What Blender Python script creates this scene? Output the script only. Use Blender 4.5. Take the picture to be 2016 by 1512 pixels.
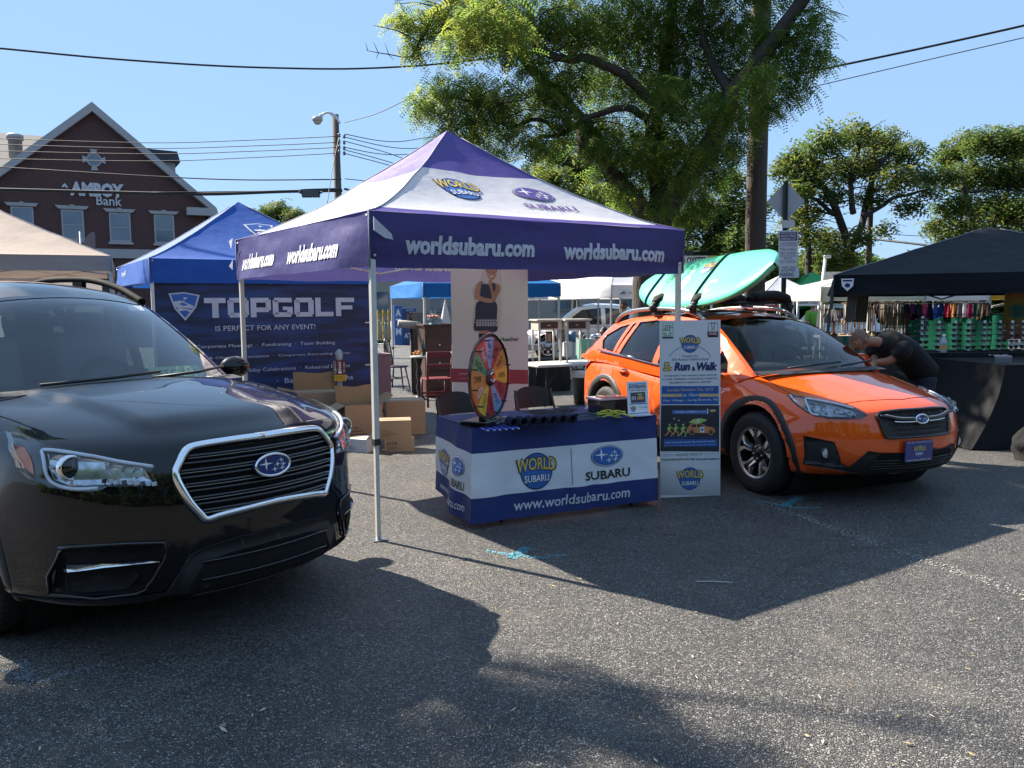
import bpy, bmesh, math, random
import numpy as np
from mathutils import Vector, Matrix, noise
from mathutils.bvhtree import BVHTree
from math import sin, cos, pi, radians, sqrt, atan2, exp

SC = bpy.context.scene
COL = SC.collection
for o in list(bpy.data.objects): bpy.data.objects.remove(o)

# ------------------------------------------------------------ camera
PITCH, ROLL, CAMH, FPX = .0932, -.0081, 1.638, 1654.0
_fw = Vector((0, cos(PITCH), -sin(PITCH))); _r0 = Vector((1, 0, 0)); _u0 = _r0.cross(_fw)
CR = cos(ROLL)*_r0 + sin(ROLL)*_u0; CU = -sin(ROLL)*_r0 + cos(ROLL)*_u0
CO = Vector((0, 0, CAMH))
cd = bpy.data.cameras.new('camera'); cam = bpy.data.objects.new('camera', cd); COL.objects.link(cam)
cam.matrix_world = Matrix(((CR.x, CU.x, -_fw.x, CO.x), (CR.y, CU.y, -_fw.y, CO.y), (CR.z, CU.z, -_fw.z, CO.z), (0, 0, 0, 1)))
cd.sensor_width = 36; cd.lens = 36*FPX/2016; cd.clip_start = .05; cd.clip_end = 3000
SC.camera = cam

# ------------------------------------------------------------ sky, sun, exposure
SUN_AZ, SUN_EL = radians(144.3), radians(41.2)
W = bpy.data.worlds.new('World'); SC.world = W; W.use_nodes = True
_nt = W.node_tree; _bg = _nt.nodes['Background']
_sky = _nt.nodes.new('ShaderNodeTexSky'); _sky.sky_type = 'NISHITA'; _sky.sun_disc = False
_sky.sun_elevation = SUN_EL; _sky.sun_rotation = pi/2 - SUN_AZ
_sky.air_density = 1.0; _sky.dust_density = .1; _sky.ozone_density = 4.0; _sky.altitude = 200
_mx = _nt.nodes.new('ShaderNodeMix'); _mx.data_type = 'RGBA'; _mx.inputs[0].default_value = .70
_mx.inputs[7].default_value = (4.2, 6.7, 10.4, 1)      # evens out the yellow horizon of the model sky
_nt.links.new(_sky.outputs[0], _mx.inputs[6]); _nt.links.new(_mx.outputs[2], _bg.inputs[0]); _bg.inputs[1].default_value = .038
sl = bpy.data.lights.new('sun', 'SUN'); sl.energy = 5.0; sl.angle = radians(.5); sl.color = (1, .91, .78)
so = bpy.data.objects.new('sun', sl); COL.objects.link(so)
TOSUN = Vector((cos(SUN_EL)*cos(SUN_AZ), cos(SUN_EL)*sin(SUN_AZ), sin(SUN_EL)))
so.rotation_euler = TOSUN.to_track_quat('Z', 'Y').to_euler(); so.location = (-20, 15, 30)
SC.view_settings.view_transform = 'Standard'; SC.view_settings.look = 'None'
SC.view_settings.exposure = 1.62; SC.view_settings.gamma = 1; SC.view_settings.use_curve_mapping = False
SC.cycles.max_bounces = 8; SC.cycles.transparent_max_bounces = 24; SC.cycles.diffuse_bounces = 3
SC.cycles.glossy_bounces = 4; SC.cycles.transmission_bounces = 4; SC.cycles.caustics_reflective = False
SC.cycles.use_denoising = True; SC.cycles.sample_clamp_indirect = 6

# ------------------------------------------------------------ photo geometry: rays of the known camera
def ray(px, py): return _fw + (px-1008)/FPX*CR + (756-py)/FPX*CU
def atY(px, py, Y):
    d = ray(px, py); return CO + d*(Y/d.y)
def gp(px, py, z=0.0):
    d = ray(px, py); return CO + d*((z-CO.z)/d.z)
def onplane(px, py, O, N):
    d = ray(px, py); return CO + d*((Vector(O)-CO).dot(N)/d.dot(N))

# ------------------------------------------------------------ materials (all procedural)
MATS = {}
def mat(name, col=(.5, .5, .5), rough=.6, metal=0, var=.10, vs=6, bump=0, bs=40, coat=0, spec=.5, alpha=None, emit=None, stretch=None):
    if name in MATS: return MATS[name]
    m = bpy.data.materials.new(name); m.use_nodes = True; MATS[name] = m
    nt = m.node_tree; N = nt.nodes; L = nt.links; b = N['Principled BSDF']
    b.inputs['Roughness'].default_value = rough; b.inputs['Metallic'].default_value = metal
    b.inputs['Coat Weight'].default_value = coat; b.inputs['Coat Roughness'].default_value = .03
    b.inputs['Specular IOR Level'].default_value = spec
    tc = N.new('ShaderNodeTexCoord'); co = tc.outputs['Object']
    if stretch:
        mp = N.new('ShaderNodeMapping'); mp.inputs['Scale'].default_value = stretch; L.new(co, mp.inputs[0]); co = mp.outputs[0]
    if var > 0:
        nz = N.new('ShaderNodeTexNoise'); nz.inputs['Scale'].default_value = vs; nz.inputs['Detail'].default_value = 5
        nz.inputs['Roughness'].default_value = .65; L.new(co, nz.inputs[0])
        r = N.new('ShaderNodeMapRange'); r.inputs[1].default_value = .25; r.inputs[2].default_value = .75
        r.inputs[3].default_value = 1-var; r.inputs[4].default_value = 1+var; L.new(nz.outputs[0], r.inputs[0])
        mx = N.new('ShaderNodeVectorMath'); mx.operation = 'SCALE'; mx.inputs[0].default_value = col
        L.new(r.outputs[0], mx.inputs['Scale']); L.new(mx.outputs[0], b.inputs['Base Color'])
        rr = N.new('ShaderNodeMapRange'); rr.inputs[1].default_value = .2; rr.inputs[2].default_value = .8
        rr.inputs[3].default_value = max(0, rough-.07); rr.inputs[4].default_value = min(1, rough+.07)
        L.new(nz.outputs[0], rr.inputs[0])
        if metal < .5 and coat == 0: L.new(rr.outputs[0], b.inputs['Roughness'])
    else: b.inputs['Base Color'].default_value = (*col, 1)
    if bump:
        nb = N.new('ShaderNodeTexNoise'); nb.inputs['Scale'].default_value = bs; nb.inputs['Detail'].default_value = 4; L.new(co, nb.inputs[0])
        bp = N.new('ShaderNodeBump'); bp.inputs['Strength'].default_value = bump; bp.inputs['Distance'].default_value = .02
        L.new(nb.outputs[0], bp.inputs['Height']); L.new(bp.outputs[0], b.inputs['Normal'])
    if emit: b.inputs['Emission Color'].default_value = (*emit[:3], 1); b.inputs['Emission Strength'].default_value = emit[3]
    if alpha is not None: b.inputs['Alpha'].default_value = alpha
    return m

def thin(name, col, trans=.4, rough=.7, var=.06, vs=8, bump=.15, bs=14, spec=.2):
    """thin fabric or leaf: reflects on the lit side and lets part of the light through"""
    if name in MATS: return MATS[name]
    m = mat(name, col, rough, var=var, vs=vs, bump=bump, bs=bs, spec=spec)
    nt = m.node_tree; N = nt.nodes; L = nt.links; b = N['Principled BSDF']; out = N['Material Output']
    t = N.new('ShaderNodeBsdfTranslucent'); mx = N.new('ShaderNodeMixShader'); mx.inputs[0].default_value = trans
    if b.inputs['Base Color'].links: L.new(b.inputs['Base Color'].links[0].from_socket, t.inputs[0])
    else: t.inputs[0].default_value = (*col, 1)
    L.new(b.outputs[0], mx.inputs[1]); L.new(t.outputs[0], mx.inputs[2]); L.new(mx.outputs[0], out.inputs[0])
    return m

def glass(name, tint=(.8, .9, .88), refl=1.0):
    if name in MATS: return MATS[name]
    m = bpy.data.materials.new(name); m.use_nodes = True; MATS[name] = m
    nt = m.node_tree; N = nt.nodes; L = nt.links; N.remove(N['Principled BSDF']); out = N['Material Output']
    tr = N.new('ShaderNodeBsdfTransparent'); tr.inputs[0].default_value = (*tint, 1)
    gl = N.new('ShaderNodeBsdfGlossy'); gl.inputs['Roughness'].default_value = .015
    ge = N.new('ShaderNodeNewGeometry'); dt = N.new('ShaderNodeVectorMath'); dt.operation = 'DOT_PRODUCT'; L.new(ge.outputs['Incoming'], dt.inputs[0]); L.new(ge.outputs['Normal'], dt.inputs[1])
    def mth(op, a, b2=None):
        q = N.new('ShaderNodeMath'); q.operation = op; q.use_clamp = op == 'MULTIPLY_ADD'
        for k, v in enumerate((a,)+(b2 if isinstance(b2, tuple) else (b2,))):
            if v is None: continue
            if hasattr(v, 'is_output'): L.new(v, q.inputs[k])
            else: q.inputs[k].default_value = v
        return q.outputs[0]
    sch = mth('MULTIPLY_ADD', mth('POWER', mth('SUBTRACT', 1.0, mth('ABSOLUTE', dt.outputs['Value'])), 4.0), (.95*refl, .05*refl))
    mx = N.new('ShaderNodeMixShader'); L.new(sch, mx.inputs[0])
    L.new(tr.outputs[0], mx.inputs[1]); L.new(gl.outputs[0], mx.inputs[2]); L.new(mx.outputs[0], out.inputs[0])
    return m

# ------------------------------------------------------------ mesh builder
class B:
    def __init__(s, fine=0): s.fine = fine; s.v = []; s.f = []; s.m = []; s.s = []; s.mats = []
    def mi(s, m):
        if m not in s.mats: s.mats.append(m)
        return s.mats.index(m)
    def add(s, vs, fs, m, smooth=False, M=None):
        o = len(s.v); k = s.mi(m)
        s.v += [tuple(M @ Vector(p)) for p in vs] if M is not None else [tuple(p) for p in vs]
        for f in fs: s.f.append(tuple(i+o for i in f)); s.m.append(k); s.s.append(smooth)
        return s
    def obj(s, name, parent=None, loc=None):
        me = bpy.data.meshes.new(name); me.from_pydata(s.v, [], s.f)
        for m in s.mats: me.materials.append(m)
        me.polygons.foreach_set('material_index', s.m); me.polygons.foreach_set('use_smooth', s.s); me.update()
        o = bpy.data.objects.new(name, me); COL.objects.link(o)
        if parent: o.parent = parent
        if loc is not None: o.location = loc
        return o
    def box(s, c, d, m, rot=None, bev=0, M=None, smooth=False):
        x, y, z = [q/2 for q in d]; c = Vector(c)
        R = Matrix.Rotation(rot, 3, 'Z') if isinstance(rot, (int, float)) else rot
        if bev <= 0:
            vs = [(i*x, j*y, k*z) for i in (-1, 1) for j in (-1, 1) for k in (-1, 1)]
            fs = [(0, 1, 3, 2), (4, 6, 7, 5), (0, 4, 5, 1), (2, 3, 7, 6), (0, 2, 6, 4), (1, 5, 7, 3)]
        else:
            bm = bmesh.new(); bmesh.ops.create_cube(bm, size=1)
            for v in bm.verts: v.co = Vector((v.co.x*2*x, v.co.y*2*y, v.co.z*2*z))
            bmesh.ops.bevel(bm, geom=bm.edges[:], offset=min(bev, .49*min(d)), segments=2, affect='EDGES', profile=.5)
            bm.verts.index_update(); vs = [v.co.copy() for v in bm.verts]; fs = [[v.index for v in f.verts] for f in bm.faces]; bm.free()
        vs = [(R @ Vector(p) if R else Vector(p)) + c for p in vs]
        return s.add(vs, fs, m, smooth, M)
    def tube(s, pts, r, m, n=8, caps=True, smooth=True, M=None, flat=None):
        pts = [Vector(p) for p in pts]; k = len(pts); r = [r]*k if isinstance(r, (int, float)) else r
        vs = []; up = None
        for i, p in enumerate(pts):
            t = (pts[min(i+1, k-1)] - pts[max(i-1, 0)]).normalized()
            if up is None: up = (Vector((0, 0, 1)) if abs(t.z) < .9 else Vector((1, 0, 0)))
            a = t.cross(up); a = a.normalized() if a.length > 1e-6 else t.orthogonal().normalized(); b2 = a.cross(t); up = b2
            fx, fy = flat or (1, 1)
            for j in range(n):
                q = 2*pi*(j+.5)/n; vs.append(p + r[i]*(cos(q)*a*fx + sin(q)*b2*fy))
        fs = [(i*n+j, i*n+(j+1) % n, (i+1)*n+(j+1) % n, (i+1)*n+j) for i in range(k-1) for j in range(n)]
        if caps: fs += [tuple(range(n))[::-1], tuple(range((k-1)*n, k*n))]
        return s.add(vs, fs, m, smooth, M)
    def cyl(s, a, b, r, m, r2=None, n=12, smooth=True): return s.tube([a, b], [r, r if r2 is None else r2], m, n, smooth=smooth)
    def lathe(s, prof, m, n=24, M=None, smooth=True, close=False):
        k = len(prof)
        vs = [(r*cos(2*pi*j/n), r*sin(2*pi*j/n), z) for r, z in prof for j in range(n)]
        fs = [(i*n+j, i*n+(j+1) % n, ((i+1) % k)*n+(j+1) % n, ((i+1) % k)*n+j) for i in range(k if close else k-1) for j in range(n)]
        return s.add(vs, fs, m, smooth, M)
    def grid(s, fn, nu, nv, m, smooth=True, M=None, mfn=None):
        vs = [fn(i/nu, j/nv) for i in range(nu+1) for j in range(nv+1)]; w = nv+1
        if mfn is None: return s.add(vs, [(i*w+j, (i+1)*w+j, (i+1)*w+j+1, i*w+j+1) for i in range(nu) for j in range(nv)], m, smooth, M)
        o = len(s.v); s.v += [tuple(M @ Vector(p)) if M is not None else tuple(p) for p in vs]
        for i in range(nu):
            for j in range(nv):
                s.f.append(tuple(o+q for q in (i*w+j, (i+1)*w+j, (i+1)*w+j+1, i*w+j+1))); s.m.append(s.mi(mfn((i+.5)/nu, (j+.5)/nv))); s.s.append(smooth)
        return s
    def ball(s, c, r, m, nu=14, nv=9, M=None):
        r = (r, r, r) if isinstance(r, (int, float)) else r
        return s.grid(lambda u, v: (c[0]+r[0]*cos(2*pi*u)*sin(pi*v), c[1]+r[1]*sin(2*pi*u)*sin(pi*v), c[2]-r[2]*cos(pi*v)), nu, nv, m, True, M)
    def poly(s, pts, m, f=None, h=0, M=None):
        """flat polygon; f maps (u,v,h) to space"""
        if f and s.fine:
            V, F, _ = tri2d(pts, s.fine, s.fine); return s.add([f(p[0], p[1], h) for p in V], F, m)
        vs = [f(p[0], p[1], h) for p in pts] if f else pts
        return s.add(vs, [tuple(range(len(vs)))], m, False, M)
    def prism(s, pts, m, f, h0, h1):
        n = len(pts); vs = [f(p[0], p[1], h) for h in (h0, h1) for p in pts]
        return s.add(vs, [tuple(range(n))[::-1], tuple(range(n, 2*n))] + [(i, (i+1) % n, n+(i+1) % n, n+i) for i in range(n)], m)
    def text(s, body, box, m, f, h=.002, bold=0, shear=0, fit='wh', mirror=False):
        """lettering fitted to box (u0,v0,u1,v1) on the mapped surface"""
        V, F, (x0, y0, x1, y1) = txt(body, bold, shear)
        u0, v0, u1, v1 = box; sx = (u1-u0)/(x1-x0); sy = (v1-v0)/(y1-y0)
        if fit == 'h': sx = sy*(1 if sx > 0 else -1); u0 = (u0+u1)/2 - sx*(x1-x0)/2
        V = [(u0+(x-x0)*sx, v0+(y-y0)*sy) for x, y in V]
        if s.fine: V, F = cutgrid(V, F, s.fine)
        vs = [f(x, y, h) for x, y in V]
        return s.add(vs, F, m)

_tc = {}
def txt(body, bold=0, shear=0):
    k = (body, bold, shear)
    if k in _tc: return _tc[k]
    cu = bpy.data.curves.new('lettering', 'FONT'); cu.body = body; cu.offset = bold; cu.shear = shear; cu.resolution_u = 2
    cu.align_x = 'CENTER'; cu.space_line = .9
    o = bpy.data.objects.new('lettering', cu); COL.objects.link(o)
    dg = bpy.context.evaluated_depsgraph_get(); me = bpy.data.meshes.new_from_object(o.evaluated_get(dg))
    V = [(v.co.x, v.co.y) for v in me.vertices]; F = [tuple(p.vertices) for p in me.polygons]
    bpy.data.objects.remove(o); bpy.data.curves.remove(cu); bpy.data.meshes.remove(me)
    xs = [p[0] for p in V]; ys = [p[1] for p in V]
    _tc[k] = (V, F, (min(xs), min(ys), max(xs), max(ys))); return _tc[k]

def tag(o, label, cat, group=None, kind=None):
    o['label'] = label; o['category'] = cat
    if group: o['group'] = group
    if kind: o['kind'] = kind
    return o
def thing(name, label, cat, loc=(0, 0, 0), rz=0, group=None):
    o = bpy.data.objects.new(name, None); COL.objects.link(o); o.location = loc; o.rotation_euler = (0, 0, rz)
    o.empty_display_size = .2; return tag(o, label, cat, group)
def struct(o): o['kind'] = 'structure'; return o
def dup(root, loc, rz=None, label=None):
    def cp(o, par):
        c = o.copy(); COL.objects.link(c)
        if par: c.parent = par
        for ch in o.children: cp(ch, c)
        return c
    r = cp(root, None); r.location = loc
    if rz is not None: r.rotation_euler = (0, 0, rz)
    if label: r['label'] = label
    return r

def cr(xs, ys):
    """monotone cubic through the given stations"""
    xs = np.array(xs, float); ys = np.array(ys, float); h = np.diff(xs); d = np.diff(ys)/h
    m = np.zeros(len(xs)); m[0] = d[0]; m[-1] = d[-1]
    for i in range(1, len(xs)-1):
        m[i] = 0 if d[i-1]*d[i] <= 0 else 3*(h[i-1]+h[i])/((2*h[i]+h[i-1])/d[i-1] + (h[i]+2*h[i-1])/d[i])
    def f(x):
        x = min(max(x, xs[0]), xs[-1]); i = min(max(int(np.searchsorted(xs, x))-1, 0), len(h)-1); t = (x-xs[i])/h[i]
        return float(ys[i]*(1+2*t)*(1-t)**2 + h[i]*m[i]*t*(1-t)**2 + ys[i+1]*t*t*(3-2*t) + h[i]*m[i+1]*t*t*(t-1))
    return f
def sst(a, b, x):
    t = min(max((x-a)/(b-a), 0), 1); return t*t*(3-2*t)
def nz(x, y, z=0): return noise.noise(Vector((x, y, z)))
def ell(cx, cy, rx, ry, n=28, a0=0, a1=2*pi):
    return [(cx+rx*cos(a0+(a1-a0)*i/n), cy+ry*sin(a0+(a1-a0)*i/n)) for i in range(n if abs(a1-a0-2*pi) < 1e-6 else n+1)]
def rrect(u0, v0, u1, v1, r, n=4):
    P = []
    for cx, cy, a in ((u1-r, v1-r, 0), (u0+r, v1-r, pi/2), (u0+r, v0+r, pi), (u1-r, v0+r, 1.5*pi)):
        P += [(cx+r*cos(a+pi/2*i/n), cy+r*sin(a+pi/2*i/n)) for i in range(n+1)]
    return P
def star4(cx, cy, rx, ry):
    P = []
    for i in range(8):
        k = 1 if i % 2 == 0 else .2; P.append((cx+rx*k*cos(pi/4*i), cy+ry*k*sin(pi/4*i)))
    return P
def tri2d(pts, du=0, dv=0, holes=()):
    """triangulate a 2-D outline and cut it along a grid so it can follow a curved surface"""
    bm = bmesh.new(); vs = [bm.verts.new((p[0], p[1], 0)) for p in pts]
    es = [bm.edges.new((vs[i], vs[(i+1) % len(vs)])) for i in range(len(vs))]
    for hp in holes:
        hv = [bm.verts.new((p[0], p[1], 0)) for p in hp]; es += [bm.edges.new((hv[i], hv[(i+1) % len(hv)])) for i in range(len(hv))]
    bmesh.ops.triangle_fill(bm, edges=es, use_beauty=True)
    for ax, st in ((0, du), (1, dv)):
        if st:
            lo = min(p[ax] for p in pts); hi = max(p[ax] for p in pts); k = max(1, int((hi-lo)/st))
            for i in range(1, k):
                c = [0, 0, 0]; c[ax] = lo+(hi-lo)*i/k; nn = [0, 0, 0]; nn[ax] = 1
                bmesh.ops.bisect_plane(bm, geom=bm.verts[:]+bm.edges[:]+bm.faces[:], plane_co=c, plane_no=nn, dist=1e-5)
    bmesh.ops.recalc_face_normals(bm, faces=bm.faces[:])
    if bm.faces and sum(f.normal.z for f in bm.faces) < 0: bmesh.ops.reverse_faces(bm, faces=bm.faces[:])
    bm.verts.index_update()
    V = [(v.co.x, v.co.y) for v in bm.verts]; F = [tuple(v.index for v in f.verts) for f in bm.faces]
    bd = [(e.link_loops[0].vert.index, e.link_loops[0].link_loop_next.vert.index) for e in bm.edges if len(e.link_faces) == 1]
    bm.free(); return V, F, bd
def cutgrid(V, F, g):
    bm = bmesh.new(); vs = [bm.verts.new((p[0], p[1], 0)) for p in V]
    for f in F:
        try: bm.faces.new([vs[i] for i in f])
        except ValueError: pass
    for ax in (0, 1):
        lo = min(p[ax] for p in V); hi = max(p[ax] for p in V); k = max(1, int((hi-lo)/g))
        for i in range(1, k):
            c = [0, 0, 0]; c[ax] = lo+(hi-lo)*i/k; nn = [0, 0, 0]; nn[ax] = 1
            bmesh.ops.bisect_plane(bm, geom=bm.verts[:]+bm.edges[:]+bm.faces[:], plane_co=c, plane_no=nn, dist=1e-6)
    bm.verts.index_update(); r = [(v.co.x, v.co.y) for v in bm.verts], [tuple(v.index for v in f.verts) for f in bm.faces]; bm.free(); return r
def catmull(P, k=6, closed=False):
    P = [Vector(p) for p in P]; n = len(P); out = []
    for i in range(n if closed else n-1):
        g = (lambda q: P[q % n]) if closed else (lambda q: P[min(max(q, 0), n-1)])
        a, b, c, d = g(i-1), g(i), g(i+1), g(i+2)
        for j in range(k):
            t = j/k; out.append(.5*((2*b)+(c-a)*t+(2*a-5*b+4*c-d)*t*t+(3*b-a-3*c+d)*t**3))
    if not closed: out.append(P[-1])
    return out
def planemap(O, U, V):
    O = Vector(O); U = Vector(U).normalized(); V = Vector(V).normalized(); N = U.cross(V).normalized()
    return lambda u, v, h=0: O+u*U+v*V+h*N
TH = .603
GU = Vector((cos(TH), sin(TH), 0)); GV = Vector((-sin(TH), cos(TH), 0)); UP = Vector((0, 0, 1))
# ============================================================ ground
def asphalt():
    m = bpy.data.materials.new('asphalt'); m.use_nodes = True; nt = m.node_tree; N = nt.nodes; L = nt.links; b = N['Principled BSDF']
    tc = N.new('ShaderNodeTexCoord'); co = tc.outputs['Object']
    def noise_(sc, det=4, r=.6):
        n = N.new('ShaderNodeTexNoise'); n.inputs['Scale'].default_value = sc; n.inputs['Detail'].default_value = det; n.inputs['Roughness'].default_value = r; L.new(co, n.inputs[0]); return n.outputs[0]
    def ramp(x, st):
        r = N.new('ShaderNodeValToRGB'); e = r.color_ramp.elements
        while len(e) < len(st): e.new(.5)
        for k, (p, c) in enumerate(st): e[k].position = p; e[k].color = (*c, 1) if isinstance(c, tuple) else (c, c, c, 1)
        L.new(x, r.inputs[0]); return r.outputs[0]
    def mixc(t, fac, a, c):
        x = N.new('ShaderNodeMix'); x.data_type = 'RGBA'; x.blend_type = t
        for s_, q in ((0, fac), (6, a), (7, c)):
            if hasattr(q, 'is_output'): L.new(q, x.inputs[s_])
            else: x.inputs[s_].default_value = q
        return x.outputs[2]
    vo = N.new('ShaderNodeTexVoronoi'); vo.inputs['Scale'].default_value = 95; vo.inputs['Randomness'].default_value = 1; L.new(co, vo.inputs[0])
    vd = N.new('ShaderNodeTexVoronoi'); vd.feature = 'DISTANCE_TO_EDGE'; vd.inputs['Scale'].default_value = 95; L.new(co, vd.inputs[0])
    sep = N.new('ShaderNodeSeparateColor'); L.new(vo.outputs['Color'], sep.inputs[0])
    stone = ramp(sep.outputs[0], [(0, (.072, .068, .064)), (.4, (.128, .12, .11)), (.75, (.225, .21, .188)), (1, (.37, .345, .305))])
    gap = ramp(vd.outputs['Distance'], [(.03, 0.0), (.20, 1.0)])
    c = mixc('MIX', gap, (.022, .022, .023, 1), stone)
    big = ramp(noise_(.35, 6, .7), [(.3, .66), (.5, .95), (.72, 1.18)])
    c = mixc('MULTIPLY', .85, c, big)
    mid = ramp(noise_(2.6, 5, .7), [(.3, .8), (.7, 1.12)]); c = mixc('MULTIPLY', .8, c, mid)
    vc = N.new('ShaderNodeTexVoronoi'); vc.feature = 'DISTANCE_TO_EDGE'; vc.inputs['Scale'].default_value = .42
    wv = N.new('ShaderNodeVectorMath'); wv.operation = 'MULTIPLY_ADD'; nv = N.new('ShaderNodeTexNoise'); nv.inputs['Scale'].default_value = 1.7; nv.inputs['Detail'].default_value = 6; L.new(co, nv.inputs[0])
    L.new(nv.outputs['Color'], wv.inputs[0]); wv.inputs[1].default_value = (1.1, 1.1, 0); L.new(co, wv.inputs[2]); L.new(wv.outputs[0], vc.inputs[0])
    crack = ramp(vc.outputs['Distance'], [(.0, .45), (.006, 1.0)]); c = mixc('MULTIPLY', ramp(noise_(.22, 2), [(.48, 0.0), (.56, .9)]), c, crack)
    stain = ramp(noise_(.55, 3, .5), [(.28, .55), (.36, 1.0)]); c = mixc('MULTIPLY', .8, c, stain)
    dust = ramp(noise_(.9, 7, .75), [(.52, 0.0), (.70, .42)]); c = mixc('MIX', dust, c, (.21, .185, .15, 1))
    L.new(c, b.inputs['Base Color']); b.inputs['Roughness'].default_value = .55; b.inputs['Specular IOR Level'].default_value = .55
    bp = N.new('ShaderNodeBump'); bp.inputs['Strength'].default_value = .9; bp.inputs['Distance'].default_value = .006
    ad = N.new('ShaderNodeMath'); ad.operation = 'ADD'; L.new(gap, ad.inputs[0]); L.new(sep.outputs[1], ad.inputs[1])
    L.new(ad.outputs[0], bp.inputs['Height']); L.new(bp.outputs[0], b.inputs['Normal']); return m
ASPHALT = asphalt()
b = B(); b.grid(lambda u, v: (-400+800*u, -250+900*v, 0), 8, 9, ASPHALT, False); struct(b.obj('ground'))
# faded blue spray-paint marks and a worn pale parking line
rnd = random.Random(3)
def spray(pts, m, wdt, dens=1.0, z=.004):
    b = B()
    for (a, c) in zip(pts[:-1], pts[1:]):
        n = int((Vector(c)-Vector(a)).length*420*dens)
        for i in range(n):
            t = rnd.random(); p = Vector(a).lerp(Vector(c), t); q = rnd.gauss(0, wdt); d = (Vector(c)-Vector(a)).normalized(); p = p+Vector((-d.y, d.x, 0))*q
            r = rnd.uniform(.003, .010); a0 = rnd.random()*6
            b.add([(p.x+r*cos(a0+k*2.1)*rnd.uniform(.6, 1.2), p.y+r*sin(a0+k*2.1), z) for k in range(3)], [(0, 1, 2)], m)
    return b
chalk = mat('spray_paint_blue', (.13, .42, .52), .8)
worn = mat('worn_line_paint', (.40, .38, .34), .85)
def markings():
    g = lambda *P: [gp(x, y)+Vector((0, 0, 0)) for x, y in P]
    b = spray(g((955, 1085), (1065, 1100), (1115, 1092)), chalk, .012, .9); c = spray(g((1005, 1100), (1040, 1078)), chalk, .02, 4); b.add(c.v, c.f, chalk)
    struct(b.obj('road_marking'))
    b = spray(g((1490, 985), (1560, 1000), (1615, 1000)), chalk, .012, .7); c = spray(g((1540, 998), (1580, 978)), chalk, .02, 3); b.add(c.v, c.f, chalk)
    struct(b.obj('road_marking'))
    pale = mat('spray_paint_pale', (.22, .26, .29), .85)
    b = spray(g((40, 1300), (70, 1345), (200, 1310)), pale, .012, 1.2); c = spray(g((0, 1318), (70, 1345)), pale, .01, .8); b.add(c.v, c.f, pale); struct(b.obj('road_marking'))
    b = spray(g((1480, 985), (1640, 1040), (1900, 1130), (2040, 1180)), worn, .035, .55); struct(b.obj('parking_line'))
markings()
def litter():
    b = B(); ms = [mat('dry_leaf_'+n, c, .8, var=.2) for n, c in (('tan', (.42, .30, .13)), ('pale', (.50, .44, .32)), ('brown', (.22, .13, .06)))]
    for i in range(1000):
        y = 2.2+11*rnd.random()**1.4; x = rnd.uniform(-.75, .75)*y+.25*y*0; r = rnd.uniform(.004, .011)*(1.6 if rnd.random() < .1 else 1); a = rnd.random()*6.3
        d = Vector((cos(a), sin(a), rnd.uniform(-.1, .25))); e = Vector((-sin(a), cos(a), rnd.uniform(-.3, .3)))*rnd.uniform(.25, .5); p = Vector((x, y, .006+r*.3))
        b.add([p-d*r*1.6, p-e*r, p+d*r*1.6, p+e*r], [(0, 1, 2, 3)], ms[rnd.choice((0, 0, 1, 1, 2))])
    o = b.obj('fallen_leaves'); tag(o, 'tiny dry leaves and chips scattered over the asphalt', 'leaves', kind='stuff')
    b = B(); b.tube([gp(1370, 1147)+Vector((0, 0, .006)), gp(1405, 1147)+Vector((0, 0, .007)), gp(1442, 1149)+Vector((0, 0, .006))], .004, mat('straw_pale', (.5, .47, .42), .6), 6)
    tag(b.obj('straw'), 'thin pale straw lying in the shade on the asphalt', 'straw')
litter()
# ============================================================ shared paints and marks
def carpaint(name, col, flake=.3, ior=1.65):
    if name in MATS: return MATS[name]
    m = mat(name, col, .45, metal=flake, var=.04, vs=3, coat=1.0, spec=.06)
    m.node_tree.nodes['Principled BSDF'].inputs['Coat IOR'].default_value = ior
    return m
BLACKPLASTIC = mat('black_plastic', (.018, .018, .02), .55, bump=.08, bs=300)
GLOSSBLACK = mat('gloss_black', (.006, .006, .008), .12, coat=.6, var=.05)
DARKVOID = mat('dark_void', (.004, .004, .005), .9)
CHROME = mat('chrome', (.82, .83, .85), .08, metal=1, var=.04)
SILVER = mat('machined_alloy', (.62, .6, .58), .28, metal=.9, var=.06)
RUBBER = mat('tyre_rubber', (.016, .016, .017), .75, bump=.1, bs=120)
LENS = glass('lamp_lens', (.93, .95, .97), 1.0)
LAMPGREY = mat('lamp_reflector', (.62, .65, .7), .22, metal=.45, var=.25, vs=30)
LAMPWHITE = mat('lamp_tube', (.75, .78, .85), .25, var=.1)
AMBER = mat('amber_lens', (.62, .13, .02), .2, coat=.5)
REDLENS = mat('red_lens', (.30, .012, .03), .12, coat=1)
NAVY = mat('navy_print', (.012, .022, .13), .5, var=.05)
BLUEP = mat('blue_print', (.03, .13, .42), .5, var=.12, vs=10)
GOLD = mat('gold_print', (.72, .50, .12), .5, var=.05)
WHITEP = mat('white_print', (.78, .78, .8), .55, var=.03)
BLACKP = mat('black_print', (.01, .01, .013), .5, var=.05)

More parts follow.
